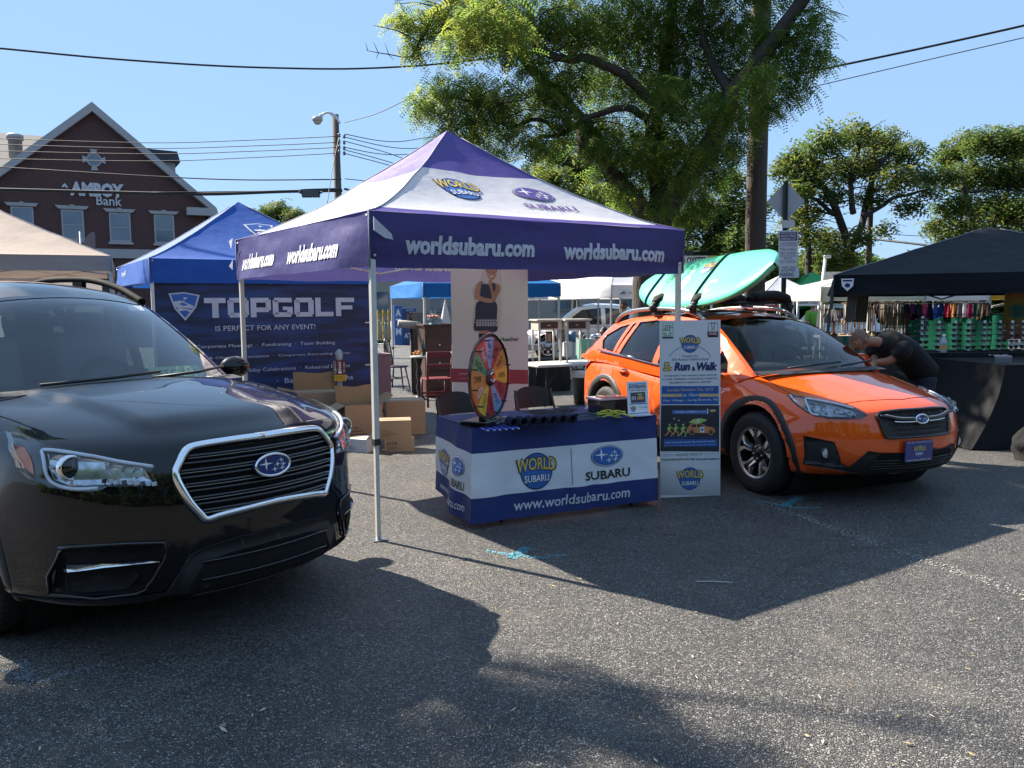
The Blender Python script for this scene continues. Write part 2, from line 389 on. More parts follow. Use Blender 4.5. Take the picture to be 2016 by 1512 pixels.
def world_logo(b, f, cx, cy, w, h=.002, s=.0012, dirx=1):
    r = w*.40
    b.poly(ell(cx, cy, r*dirx, r*1.04), NAVY, f, h); b.poly(ell(cx, cy, r*.93*dirx, r*.97), BLUEP, f, h+s)
    g = lambda u, v, hh: f(u, v + .05*w*(1-min(1, abs((u-cx)/(w*.5)))**2), hh)
    hw = w*.5*dirx
    b.text('WORLD', (cx-hw*1.03, cy-.045*w, cx+hw*1.03, cy+.29*w), BLACKP, g, h+2*s, .055)
    b.text('WORLD', (cx-hw*.97, cy-.02*w, cx+hw*.97, cy+.265*w), GOLD, g, h+3*s, .02)
    b.text('SUBARU', (cx-hw*.66, cy-.26*w, cx+hw*.66, cy-.06*w), NAVY, f, h+2*s, .06)
    b.text('SUBARU', (cx-hw*.62, cy-.24*w, cx+hw*.62, cy-.08*w), WHITEP, f, h+3*s, .015)
def oval_logo(b, f, cx, cy, w, hgt, h=.002, s=.0012, blue=None, ring=None, dirx=1):
    blue = blue or BLUEP; ring = ring or LAMPGREY
    b.poly(ell(cx, cy, w/2, hgt/2), NAVY, f, h); b.poly(ell(cx, cy, w*.48, hgt*.48), ring, f, h+s); b.poly(ell(cx, cy, w*.455, hgt*.445), blue, f, h+2*s)
    st = WHITEP if ring is not CHROME else CHROME
    for x, y, k in ((-.20, .08, .21), (.23, .16, .10), (.12, .0, .11), (.28, -.03, .11), (.03, -.2, .11), (.24, -.19, .11)):
        b.poly(star4(cx+x*w*dirx, cy+y*hgt, w*k, hgt*k*1.5), st, f, h+3*s)

# ============================================================ car builder
class Car:
    def __init__(s, name, label, x, y, yaw, paint):
        s.root = thing(name, label, 'car', (x, y, 0), yaw); s.paint = paint
        s.M = Matrix.Translation((x, y, 0)) @ Matrix.Rotation(yaw, 4, 'Z'); s.Mi = s.M.inverted()
    def shell(s, P):
        nx, ny, nzz = P.get('n', (84, 26, 20)); xr, xf0, xc = P['xr'], P['xf'], P['xc']
        zt, zb, w = cr(*P['zt']), cr(*P['zb']), cr(*P['w']); xfz = cr(*P['xfz']); xrz = cr(*P['xrz'])
        side = cr(*P['side']); rx, ry, rz = P['r']; a, b6 = P['bow']; ar, br = P['bowr']
        idx = {}; V = []; F = []
        def mp(i, j, k):
            if (i, j, k) in idx: return idx[(i, j, k)]
            p = [2*i/nx-1, 2*j/ny-1, 2*k/nzz-1]; rr = (rx, ry, rz); q = [max(-(1-r), min(1-r, c)) for c, r in zip(p, rr)]
            d = [(c-e)/r for c, e, r in zip(p, q, rr)]; L = sqrt(sum(t*t for t in d))
            if L > 1e-9:
                mxd = max(abs(t) for t in d); d = [t*mxd/L if L > 0 else 0 for t in d]; p = [e+r*t for e, r, t in zip(q, rr, d)]
            sx, sy, sz = p; t = (sx+1)/2; x0 = xr+(xf0-xr)*t; W_ = w(x0); y = sy*W_*side(sz); zn = (sz+1)/2
            top = zt(x0) - P['crown']*abs(sy)**2.4
            if 'bulge' in P and x0 > xc-.3:
                y0, y1, hh = P['bulge']; k0 = sst(xf0+.02, xc, x0); ye = y0+(y1-y0)*k0
                top += hh*(1-sst(ye-.03, ye+.03, abs(y)))*sst(xf0-.02, xf0-.25, x0)
            z = zb(x0)+(top-zb(x0))*zn
            if x0 > xc:
                g = (x0-xc)/(xf0-xc); x = x0+g*(xfz(z)-xf0-a*y*y-b6*y**6)
            elif x0 < P['xd']:
                g = (P['xd']-x0)/(P['xd']-xr); x = x0+g*(xrz(z)-xr+ar*y*y+br*y**6)
            else: x = x0
            for (wx, wz, R) in P['wells']:     # a slight flare around the wheel openings
                dd = sqrt((x-wx)**2+(z-wz)**2); y += (.022 if abs(sy) > .75 else 0)*(1 if y > 0 else -1)*exp(-((dd-R)/.09)**2)
            idx[(i, j, k)] = len(V); V.append((x, y, z)); return idx[(i, j, k)]
        for i in range(nx):
            for j in range(ny):
                F.append((mp(i, j, 0), mp(i, j+1, 0), mp(i+1, j+1, 0), mp(i+1, j, 0))); F.append((mp(i, j, nzz), mp(i+1, j, nzz), mp(i+1, j+1, nzz), mp(i, j+1, nzz)))
            for k in range(nzz):
                F.append((mp(i, 0, k), mp(i+1, 0, k), mp(i+1, 0, k+1), mp(i, 0, k+1))); F.append((mp(i, ny, k), mp(i, ny, k+1), mp(i+1, ny, k+1), mp(i+1, ny, k)))
        for j in range(ny):
            for k in range(nzz):
                F.append((mp(0, j, k), mp(0, j, k+1), mp(0, j+1, k+1), mp(0, j+1, k))); F.append((mp(nx, j, k), mp(nx, j+1, k), mp(nx, j+1, k+1), mp(nx, j, k+1)))
        bb = B(); bb.add(V, F, s.paint, True); o = bb.obj('body', s.root)
        bm = bmesh.new(); bm.from_mesh(o.data); bmesh.ops.remove_doubles(bm, verts=bm.verts[:], dist=1e-5); bmesh.ops.recalc_face_normals(bm, faces=bm.faces[:]); bm.to_mesh(o.data); bm.free()
        bm = bmesh.new(); bm.from_mesh(o.data)
        for (wx, wz, R) in P['wells']:      # open the wheel wells in both flanks
            kill = []
            for v in bm.verts:
                if abs(v.co.y) < .52: continue
                d = Vector((v.co.x-wx, 0, v.co.z-wz)); L_ = d.length
                if abs(d.length-R) < P.get('snap', .027): v.co.x = wx+d.x*R/d.length; v.co.z = wz+d.z*R/d.length
                elif d.length < R: kill.append(v)
            bmesh.ops.delete(bm, geom=kill, context='VERTS')
        bm.to_mesh(o.data); bm.free()
        for p in o.data.polygons: p.use_smooth = True
        s.body = o; me = o.data; s.bv = BVHTree.FromPolygons([v.co.copy() for v in me.vertices], [tuple(p.vertices) for p in me.polygons])
        lb = B()
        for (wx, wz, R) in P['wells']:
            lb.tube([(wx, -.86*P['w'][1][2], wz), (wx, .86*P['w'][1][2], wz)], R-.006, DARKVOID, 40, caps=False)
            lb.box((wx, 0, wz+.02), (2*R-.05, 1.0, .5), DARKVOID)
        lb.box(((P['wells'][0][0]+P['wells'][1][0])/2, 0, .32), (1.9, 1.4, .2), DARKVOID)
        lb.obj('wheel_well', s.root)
    def hit(s, px, py):
        o = s.Mi @ CO; d = (s.Mi.to_3x3() @ ray(px, py)).normalized()
        h = s.bv.ray_cast(o, d)
        if h[0] is None: h = s.bv.find_nearest(o+d*((s.M.translation-CO).length))
        return h[0]
    def pix(s, pts, sc=1, ox=0, oy=0): return [s.hit(ox+p[0]/sc, oy+p[1]/sc) for p in pts]
    def cast(s, ax, p):
        if ax == 'F': o, d = Vector((3, p[0], p[1])), Vector((-1, 0, 0))
        elif ax == 'R': o, d = Vector((p[0], -3, p[1])), Vector((0, 1, 0))
        elif ax == 'L': o, d = Vector((p[0], 3, p[1])), Vector((0, -1, 0))
        else: o, d = Vector((p[0], p[1], 3)), Vector((0, 0, -1))
        h = s.bv.ray_cast(o, d)
        if h[0] is None:
            n = s.bv.find_nearest(o+d*2.2); return n[0], n[1], d
        return h[0], h[1], d
    def patch(s, b, ax, pts, m, off=.004, sk=.012, g=.05, smooth=True):
        V, F, bd = tri2d(pts, g, g); vs = []; sk_ = []
        for p in V:
            c, n, d = s.cast(ax, p)
            if n.dot(d) > 0: n = -n
            q = c-d*off*.6+n*off*.7; vs.append(q); sk_.append(q+d*(sk+off))
        if ax == 'F' or ax == 'T' or ax == 'R':
            # outline orientation: make the face normals look outwards
            f = F[0]; nn = (vs[f[1]]-vs[f[0]]).cross(vs[f[2]]-vs[f[0]])
        flip = nn.dot(d) > 0 if ax in 'FTR' else False
        if ax == 'L':
            f = F[0]; flip = (vs[f[1]]-vs[f[0]]).cross(vs[f[2]]-vs[f[0]]).dot(d) > 0
        k = len(vs); F2 = [tuple(reversed(f)) for f in F] if flip else F
        S = [(a, c2, c2+k, a+k) for a, c2 in bd]
        b.add(vs+sk_, F2, m, smooth); o = len(b.v)-2*k; mi = b.mi(m)
        for f in S: b.f.append(tuple(i+o for i in f)); b.m.append(mi); b.s.append(False)
    def line(s, b, ax, pts, r, m, off=0, n=6, close=False, k=4, flat=None):
        P = [Vector((p[0], p[1], 0)) for p in pts]; P = catmull(P, k, close) if k > 1 else P
        out = []
        for p in P:
            c, nn, d = s.cast(ax, p)
            if nn.dot(d) > 0: nn = -nn
            out.append(c-d*off*.5+nn*off*.7)
        if close: out.append(out[0]); out.append(out[1])
        b.tube(out, r, m, n, flat=flat)
    def wheel(s, x, y, R, wd, rim, style):
        sg = 1 if y > 0 else -1; MM = Matrix.Translation((x, y, R)) @ Matrix.Rotation(-sg*pi/2, 4, 'X')
        o = B(); hw = wd/2; t = B()
        t.lathe([(rim-.012, -hw*.9), (rim+.02, -hw), (R*.82, -hw*1.04), (R-.03, -hw*.98), (R-.006, -hw*.8), (R, -hw*.45), (R, hw*.45), (R-.006, hw*.8), (R-.03, hw*.98), (R*.82, hw*1.04), (rim+.02, hw), (rim-.012, hw*.9)], RUBBER, 56, MM)
        for k in range(56):
            a = 2*pi*k/56
            for zz in (-.06, 0, .06): t.box((R+.001, 0, zz), (.008, .022, .045), RUBBER, M=MM @ Matrix.Rotation(a+zz, 4, 'Z'))
        t.lathe([(rim+.055, hw*1.035), (rim+.06, hw*1.05), (rim+.067, hw*1.04)], RUBBER, 56, MM)
        r_ = B(); dk = mat('wheel_black', (.012, .012, .013), .35, coat=.3); wm = SILVER
        r_.lathe([(rim-.02, -hw*.9), (rim-.03, hw*.3), (rim-.022, hw*.8)], dk, 48, MM)
        r_.lathe([(rim-.022, hw*.8), (rim-.008, hw*.93), (rim+.004, hw*.9)], wm, 48, MM)
        r_.lathe([(.0, hw*.15), (rim*.62, hw*.1), (rim-.03, hw*.0)], DARKVOID, 32, MM)
        r_.lathe([(rim*.5, hw*.18), (.12, hw*.22), (.07, hw*.22)], mat('brake_disc', (.25, .25, .26), .35, metal=.8), 32, MM)
        zf = hw*.78
        for k in range(5):
            A = Matrix.Rotation(2*pi*k/5+.31, 4, 'Z')
            def pl(rth, z0, z1, m2):
                p2 = [(r*cos(q), r*sin(q)) for r, q in rth]; n = len(p2)
                dz = lambda p: -.035*(sqrt(p[0]**2+p[1]**2) < .1)-.0
                vs = [(p[0], p[1], z0+dz(p)) for p in p2]+[(p[0], p[1], z1+dz(p)) for p in p2]
                r_.add(vs, [tuple(range(n, 2*n))]+[(i, (i+1) % n, n+(i+1) % n, n+i) for i in range(n)], m2, False, MM @ A)
            pl([(.03, -.9), (.075, -.42), (rim-.02, -.34), (rim-.02, .34), (.075, .42), (.03, .9)], zf-.03, zf-.008, dk)
            for q in (-1, 1):
                e = [(.085, q*.05), (.085, q*.34), (rim*.62, q*.20), (rim-.016, q*.43), (rim-.016, q*.22), (rim*.66, q*.07)]
                pl(e if q > 0 else e[::-1], zf-.02, zf+.004, wm)
        r_.lathe([(.0, zf-.02), (.03, zf-.02), (.036, zf-.032), (.07, zf-.03), (.085, zf-.05)], dk, 24, MM)
        for k in range(5):
            a = 2*pi*k/5+.9; r_.cyl(MM @ Vector((.055*cos(a), .055*sin(a), zf-.04)), MM @ Vector((.055*cos(a), .055*sin(a), zf-.022)), .009, SILVER, n=6)
        wr = bpy.data.objects.new('wheel', None); COL.objects.link(wr); wr.parent = s.root
        t.obj('tyre', wr); r_.obj('rim', wr)
    def cabin(s, G):
        rl = G['rail']; n = len(rl); ks = list(range(n))
        fx, fz, fy, fbx, fbz = [cr(ks, [p[q] for p in rl]) for q in range(5)]
        S = lambda t, u, off=0: Vector((fx(t)+fbx(t)*(1-u*u), u*fy(t)*(1+off), fz(t)+fbz(t)*(1-u*u)+off))
        SS = [i*(n-1)/120 for i in range(121)]; rx = [fx(t) for t in SS]; rzv = [fz(t) for t in SS]; ryv = [fy(t) for t in SS]
        o = np.argsort(rx); X = np.array(rx)[o]; Z = np.array(rzv)[o]; Y = np.array(ryv)[o]
        zbel, ybel = cr(*G['zb']), cr(*G['yb'])
        def ys(x, z):
            zr = float(np.interp(x, X, Z)); yr = float(np.interp(x, X, Y)); zb = zbel(x)
            t = min(max((z-zb)/max(zr-zb, .02), 0), 1); return ybel(x)+(yr-ybel(x))*t**1.35
        outer = [(rx[i], rzv[i]) for i in range(0, 121, 2)]; bl = [(outer[-1][0]+(outer[0][0]-outer[-1][0])*i/14, 0) for i in range(1, 14)]
        outer += [(x, zbel(x)-.08) for x, _ in bl]
        wins = G['windows']
        for sg in (-1, 1):
            fr = B(); V, F, bd = tri2d(outer, .12, .08, wins)
            vs = [(p[0], sg*ys(*p), p[1]) for p in V]; vi = [(p[0], sg*(ys(*p)-.03), p[1]) for p in V]; k = len(vs)
            fr.add(vs, F if sg < 0 else [tuple(reversed(f)) for f in F], s.paint, True); fr.add(vs+vi, [(a, c, c+k, a+k) for a, c in bd], s.paint, False)
            fr.obj('window_frame', s.root)
            for wi, wp in enumerate(wins):
                gb = B(); V, F, bd = tri2d(wp, .12, .08); gb.add([(p[0], sg*(ys(*p)-.012), p[1]) for p in V], F if sg < 0 else [tuple(reversed(f)) for f in F], G['glass'][wi], True)
                tr = [Vector((p[0], sg*(ys(*p)-.004), p[1])) for p in wp]; gb.tube(tr+[tr[0]], .008, GLOSSBLACK, 5)
                if G.get('chrome'):
                    lo = sorted(wp, key=lambda p: -p[0]); 
                gb.obj('side_window', s.root)
            if G.get('beltchrome'):
                cb = B(); x0, x1 = G['beltchrome']
                cb.tube([(x0+(x1-x0)*i/16, sg*(ybel(x0+(x1-x0)*i/16)+.004), G['beltz'](x0+(x1-x0)*i/16)) for i in range(17)], .009, CHROME, 6); cb.obj('belt_trim', s.root)
        a, c = G['seg']   # windshield ends at a, rear glass starts at c (station index)
        wb = B(); wb.grid(lambda u, v: S(.06+u*(a-.06), -.965+1.93*v), 16, 20, G['wglass']); wb.obj('windshield', s.root)
        bb = B()
        for u0 in (-1, 1):
            bb.grid(lambda u, v: S(.0+u*a, u0*(1-.05*v), .004*v), 14, 1, GLOSSBLACK if G.get('blackA') else s.paint)
        bb.grid(lambda u, v: S(a-.13+u*.13, -.96+1.92*v, .0035), 1, 20, GLOSSBLACK)
        bb.grid(lambda u, v: S(.02+u*.10, -.97+1.94*v, .0035), 1, 20, GLOSSBLACK); bb.obj('windshield_border', s.root)
        rb = B(); rb.grid(lambda u, v: S(a+u*(c-a), -1+2*v, 0), 24, 20, s.paint); rb.obj('roof', s.root)
        rg = B(); rg.grid(lambda u, v: S(c+u*(n-1-c), -1+2*v, 0), 10, 12, G['wglass']); rg.obj('rear_window', s.root)
        s.S = S; s.ys = ys
    def interior(s, sx, zf, yw, wheel_y, seatm, dash):
        b = B(); b.box((dash, 0, zf-.02), (.55, 2*yw*.9, .16), mat('dash_dark', (.02, .02, .024), .6, bump=.1), bev=.06); b.obj('dashboard', s.root)
        for x in (sx, sx-.85):
            for y in (-.36, .36):
                t = B(); R = Matrix.Rotation(-.22, 3, 'Y')
                t.box((x, y, zf+.05), (.14, .5, .62), seatm, R, .06, smooth=True); t.box((x-.10, y, zf+.42), (.10, .27, .19), seatm, R, .045, smooth=True)
                t.cyl((x-.07, y-.06, zf+.3), (x-.1, y-.06, zf+.4), .008, CHROME, n=6); t.cyl((x-.07, y+.06, zf+.3), (x-.1, y+.06, zf+.4), .008, CHROME, n=6); t.obj('seat', s.root)
        b = B(); c = Vector((dash-.42, wheel_y, zf+.02)); Rt = Matrix.Translation(c) @ Matrix.Rotation(1.15, 4, 'Y')
        b.tube([Rt @ Vector((.185*cos(q), .185*sin(q), 0)) for q in [2*pi*i/24 for i in range(25)]], .016, BLACKPLASTIC, 8, caps=False)
        b.cyl(Rt @ Vector((0, 0, -.12)), Rt @ Vector((0, 0, .01)), .06, BLACKPLASTIC); b.box(Rt @ Vector((0, 0, 0)), (.03, .34, .05), BLACKPLASTIC); b.obj('steering_wheel', s.root)
        b = B(); m = s.S(2.0, 0); b.box((s.mir[0], 0, s.mir[1]), (.03, .22, .065), BLACKPLASTIC, bev=.012); b.cyl((s.mir[0], 0, s.mir[1]), (s.mir[0]+.09, 0, s.mir[1]+.08), .02, BLACKPLASTIC); b.obj('rear_view_mirror', s.root)
    def side_mirror(s, x, y, z, m):
        for sg in (-1, 1):
            b = B(); b.ball((x, sg*(y+.13), z+.05), (.07, .115, .08), m, 18, 12); b.tube([(x+.02, sg*y, z-.04), (x, sg*(y+.09), z+.0)], [.035, .03], BLACKPLASTIC); 
            b.poly([(x-.062, sg*(y+.13)+.09*cos(q), z+.05+.06*sin(q)) for q in [2*pi*i/16 for i in range(16)]], CHROME); b.obj('side_mirror', s.root)
    def arch(s, b, wx, wz, R, Ro, sg, m, lift=.018, zlow=.25):
        n = 44; rows = []
        for i in range(n+1):
            q = radians(-18+216*i/n); cq, sq = cos(q), sin(q)
            y = 0
            for rr in (Ro, Ro-.015): 
                h = s.bv.ray_cast(Vector((wx+rr*cq, sg*3, max(wz+rr*sq, zlow))), Vector((0, -sg, 0)))
                if h[0] is not None: y = max(y, abs(h[0].y))
            rows.append((q, y))
        ys_ = [r[1] for r in rows]; ys_ = [sum(ys_[max(0, i-1):i+2])/len(ys_[max(0, i-1):i+2]) for i in range(n+1)]
        prof = ((R-.012, -.10), (R-.008, lift*.6), (R+.008, lift), (Ro-.012, lift*.8), (Ro, lift*.2), (Ro+.002, -.03)); V = []
        for (q, _), y in zip(rows, ys_):
            for r, dy in prof: V.append((wx+r*cos(q), sg*(y+dy), max(wz+r*sin(q), zlow-.01)))
        w = len(prof); F = [(i*w+j, (i+1)*w+j, (i+1)*w+j+1, i*w+j+1) for i in range(n) for j in range(w-1)]
        b.add(V, F if sg > 0 else [tuple(reversed(f)) for f in F], m, True)
    def emblem(s, x, z, w, hgt, tilt, n=None):
        c = s.cast('F', (0, z))[0]; f = planemap(c+Vector((n or .02, 0, 0)), (0, 1, 0), (-sin(tilt), 0, cos(tilt)))
        b = B(); b.prism(ell(0, 0, w*.49, hgt*.49), NAVY, f, -.02, .003)
        b.tube([f(p[0], p[1], .003) for p in ell(0, 0, w*.48, hgt*.47)+[(w*.48, 0)]], .0075, CHROME, 6, caps=False)
        for X, Y, k in ((-.20, .08, .2), (.23, .16, .09), (.12, .0, .1), (.28, -.03, .1), (.03, -.2, .1), (.24, -.19, .1)): b.poly(star4(X*w, Y*hgt, w*k, hgt*k*1.5), LAMPWHITE, f, .006)  # near-white stars: the chrome's bright reflection is put into the colour
        b.obj('emblem', s.root)
def yz(P): return [(p.y, p.z) for p in P]
def mir2(P): return [(-p[0], p[1]) for p in P]
def symloop(P):
    """half outline from centre top round the car's right side to centre bottom -> closed symmetric loop"""
    P = list(P); P[0] = (0, P[0][1]); P[-1] = (0, P[-1][1]); return P+[(-p[0], p[1]) for p in P[1:-1]][::-1]
# ============================================================ orange crossover
def orange_car():
    P = carpaint('orange_paint', (.82, .094, .008), 0.0)
    c = Car('parked_car', 'bright orange crossover with a mint green paddleboard strapped on its roof', 2.9078, 7.5158, -1.1845, P)
    c.mir = (-.95, 1.36)
    c.shell(dict(n=(128, 32, 34), snap=.02, xr=-3.56, xf=.94, xc=-.55, xd=-2.75,
        zt=((-3.56, -3.2, -2.6, -1.6, -.9, -.5, -.2, .1, .4, .7, .94), (1.02, 1.06, 1.07, 1.0, .975, 1.0, 1.045, 1.01, .955, .89, .825)),
        zb=((-3.56, -3.2, -2.2, -.6, .6, .94), (.36, .26, .24, .24, .24, .24)),
        w=((-3.56, -3.1, -2.4, -1.3, -.2, .4, .94), (.84, .885, .90, .89, .895, .895, .875)),
        xfz=((.2, .3, .42, .55, .66, .76, .84, .92), (.78, .87, .935, .945, .925, .895, .84, .78)),
        xrz=((.3, .5, .8, 1.0, 1.1), (-3.52, -3.57, -3.55, -3.46, -3.42)),
        side=((-1, -.7, -.2, .25, .6, 1), (.93, .975, .995, 1, .975, .92)), r=(.06, .14, .2),
        crown=.075, bow=(.40, .46), bowr=(.12, .35), wells=((0, .36, .415), (-2.665, .36, .415))))
    tg = glass('tinted_window', (.10, .11, .12), 1.2); wg = glass('windshield_glass', (.66, .74, .72), .8); fg = glass('door_glass', (.30, .34, .34), 1.1)
    c.cabin(dict(rail=[(-.22, .99, .74, .13, .02), (-.62, 1.235, .675, .12, .04), (-1.02, 1.425, .60, .09, .06), (-1.35, 1.485, .575, .03, .065), (-1.85, 1.515, .565, 0, .055), (-2.5, 1.49, .55, 0, .05), (-2.95, 1.435, .53, -.02, .045), (-3.17, 1.385, .53, -.06, .04), (-3.34, 1.2, .62, -.1, .02), (-3.47, 1.0, .70, -.1, 0)],
        zb=((-3.5, -2.9, -2.0, -1.0, -.2), (1.03, 1.05, 1.0, .95, .94)), yb=((-3.5, -2.9, -1.5, -.2), (.79, .838, .852, .83)), seg=(2.25, 7.0),
        windows=[[(-.50, 1.01), (-.56, 1.10), (-.70, 1.20), (-.72, 1.0)], [(-.76, 1.0), (-.74, 1.215), (-1.02, 1.375), (-1.3, 1.435), (-1.62, 1.455), (-1.64, 1.03)],
                 [(-1.74, 1.035), (-1.72, 1.46), (-2.05, 1.46), (-2.38, 1.435), (-2.46, 1.085)], [(-2.54, 1.095), (-2.45, 1.425), (-2.52, 1.42), (-2.56, 1.1)], [(-2.62, 1.105), (-2.60, 1.41), (-2.80, 1.375), (-3.03, 1.27), (-3.02, 1.21), (-2.90, 1.125)]],
        glass=[fg, fg, tg, tg, tg], wglass=wg, beltchrome=(-.52, -2.95), beltz=cr((-3, -2.4, -1.6, -.5), (1.115, 1.075, 1.018, .992))))
    c.interior(-1.25, 1.02, .72, .36, mat('seat_fabric', (.12, .12, .125), .8, bump=.2), -.62)
    R5 = lambda pts: c.pix(pts, 4.032, 1400, 720)
    # grille
    gl = symloop(yz(R5([(1610, 350), (1500, 355), (1400, 366), (1335, 376), (1310, 405), (1330, 445), (1362, 530), (1388, 572), (1500, 570), (1610, 563)])))
    b = B(); c.patch(b, 'F', gl, BLACKPLASTIC, .006); zmin = min(p[1] for p in gl); zmax = max(p[1] for p in gl); g = b.obj('grille', c.root)
    b = B(); c.line(b, 'F', gl, .011, GLOSSBLACK, .012, close=True, k=3)
    b.obj('grille_frame', g); b = B(); zw = zmin+(zmax-zmin)*.66
    wy = max(p[0] for p in gl)
    for s_ in (-1, 1):
        c.line(b, 'F', [(s_*.07, zw), (s_*wy*.55, zw+.005), (s_*wy*.86, zw+.028), (s_*wy*.97, zw+.03)], .014, GLOSSBLACK, .03, k=4)
        c.line(b, 'F', [(s_*.07, zw-.02), (s_*wy*.5, zw-.018), (s_*wy*.7, zw-.012)], .006, CHROME, .036, k=4)
        c.line(b, 'F', [(s_*.07, zw+.012), (s_*wy*.55, zw+.017), (s_*wy*.86, zw+.04)], .004, SILVER, .036, k=4)
    b.obj('grille_wing', g); b = B()
    for r_ in range(6):
        z = zmin+.022+r_*.034
        if abs(z-zw) < .02: continue
        lim = wy*(.80+.2*(z-zmin)/(zmax-zmin))-.03
        for k in range(-9, 10):
            y = k*.052+(r_ % 2)*.026
            if abs(y) < lim-.02: c.line(b, 'F', [(y-.022, z), (y-.012, z+.013), (y+.012, z+.013), (y+.022, z)], .0035, GLOSSBLACK, .014, n=4, k=1)
    b.obj('grille_mesh', g)
    c.emblem(.02, zw+.002, .135, .075, .25, .035)
    # headlights
    hl = yz(R5([(612, 240), (660, 232), (800, 262), (1000, 300), (1130, 332), (1200, 370), (1235, 398), (1190, 420), (1060, 425), (930, 420), (830, 400), (760, 372), (700, 330), (650, 285)]))
    am = yz(R5([(640, 250), (720, 262), (745, 300), (740, 340), (700, 318), (660, 285)]))
    drl = yz(R5([(1120, 345), (1000, 312), (850, 283), (748, 268), (752, 300), (775, 350), (800, 385), (850, 396)]))
    inn = yz(R5([(770, 300), (850, 300), (1000, 330), (1110, 360), (1150, 385), (1100, 405), (930, 405), (840, 390), (790, 350)]))
    bowls = yz(R5([(800, 345), (880, 345), (985, 370), (1080, 385), (1130, 390)]))
    for s_ in (1, -1):
        m2 = (lambda q: q) if s_ == 1 else mir2
        hb = B(); c.patch(hb, 'F', m2(hl), GLOSSBLACK, .004, g=.03); h = hb.obj('headlight', c.root)
        b = B(); c.patch(b, 'F', m2(inn), mat('lamp_inner_grey', (.34, .36, .40), .3, metal=.3, var=.5, vs=22), .006, .002, g=.03); b.obj('reflector', h)
        b = B(); c.patch(b, 'F', m2(am), AMBER, .008, g=.03); b.obj('turn_signal', h)
        b = B(); c.line(b, 'F', m2(drl), .008, LAMPWHITE, .014, k=4); b.obj('light_strip', h)
        b = B()
        for (q, r_) in zip(m2(bowls), (.022, .034, .036, .026, .02)):
            p, n, d = c.cast('F', q); n = n if n.dot(d) < 0 else -n
            Mx = Matrix.Translation(p+Vector((.006, 0, 0))) @ Vector((1, 0, 0)).rotation_difference(Vector((1, 0, 0))).to_matrix().to_4x4() @ Matrix.Rotation(pi/2, 4, 'Y')
            b.lathe([(r_, .012), (r_*.85, .004), (r_*.5, .0), (0, -.002)], LAMPGREY, 16, Mx); b.ball(p+Vector((.016, 0, 0)), r_*.3, LAMPWHITE, 8, 6)
        b.obj('reflector', h)
        b = B(); c.patch(b, 'F', m2(hl), LENS, .024, .016, g=.03); b.obj('lens', h)
    # lower bumper
    fg_ = yz(R5([(740, 556), (835, 574), (975, 605), (1000, 670), (1025, 765), (1090, 803), (940, 795), (850, 778), (735, 776)]))
    lo = symloop(yz(R5([(1610, 668), (1530, 690), (1340, 690), (1250, 676), (1180, 735), (1090, 804), (940, 796), (850, 779), (735, 777), (605, 768), (612, 778), (760, 812), (1000, 846), (1130, 858), (1400, 850), (1610, 838)])))
    it = symloop(yz(R5([(1610, 716), (1500, 716), (1310, 708), (1290, 760), (1300, 795), (1500, 798), (1610, 790)])))
    b = B(); c.patch(b, 'F', lo, BLACKPLASTIC, .012, .02); bo = b.obj('lower_bumper', c.root)
    b = B(); c.patch(b, 'F', it, DARKVOID, .015, .002)
    for k in range(4):
        z = it[0][1]-.02-k*.022; c.line(b, 'F', [(-.42, z), (0, z), (.42, z)], .004, GLOSSBLACK, .02, k=3)
    b.obj('air_intake', bo)
    fp = R5([(895, 690)])[0]
    for s_ in (1, -1):
        m2 = (lambda q: q) if s_ == 1 else mir2
        b = B(); c.patch(b, 'F', m2(fg_), BLACKPLASTIC, .010, .02, g=.04); q = b.obj('fog_light_bezel', c.root)
        p = c.cast('F', (s_*fp.y, fp.z))[0]; Mx = Matrix.Translation(p+Vector((.012, 0, 0))) @ Matrix.Rotation(pi/2, 4, 'Y')
        b = B(); b.lathe([(.05, 0), (.05, .015), (.042, .02), (.038, .012)], BLACKPLASTIC, 20, Mx); b.lathe([(.038, .012), (.02, .016), (0, .018)], LAMPGREY, 20, Mx); b.obj('fog_light', q)
    # wheel-arch and sill cladding
    for wx in (0, -2.665):
        for s_ in (-1, 1):
            b = B(); c.arch(b, wx, .36, .408, .488, s_, BLACKPLASTIC); b.obj('wheel_arch_trim', c.root)
    for ax in ('R', 'L'):
        b = B(); Q = [(-.42, .25), (-2.24, .25), (-2.2, .40), (-.46, .38)]; c.patch(b, ax, Q if ax == 'R' else Q[::-1], BLACKPLASTIC, .012, .03, g=.1); b.obj('side_sill', c.root)
        b = B(); Q = [(-3.05, .30), (-3.5, .40), (-3.5, .55), (-3.1, .42)]; c.patch(b, ax, Q if ax == 'R' else Q[::-1], BLACKPLASTIC, .010, .02, g=.1); b.obj('bumper_corner_trim', c.root)
        seam = mat('panel_gap', (.01, .008, .006), .9)
        b = B(); z1 = .955
        c.line(b, ax, [(-.50, .96), (-.53, .75), (-.56, .55), (-.56, .40)], .0035, seam); c.line(b, ax, [(-1.66, 1.0), (-1.68, .7), (-1.66, .40)], .0035, seam)
        c.line(b, ax, [(-2.52, 1.05), (-2.55, .92), (-2.47, .80), (-2.3, .66), (-2.2, .5), (-2.16, .40)], .0035, seam)
        c.line(b, ax, [(-3.12, .58), (-3.2, .74), (-3.38, .84)], .003, seam)
        c.line(b, ax, [(-2.93+.085*cos(q), .885+.085*sin(q)) for q in [2*pi*i/16 for i in range(16)]], .003, seam, close=True, k=2); b.obj('panel_gap', c.root)
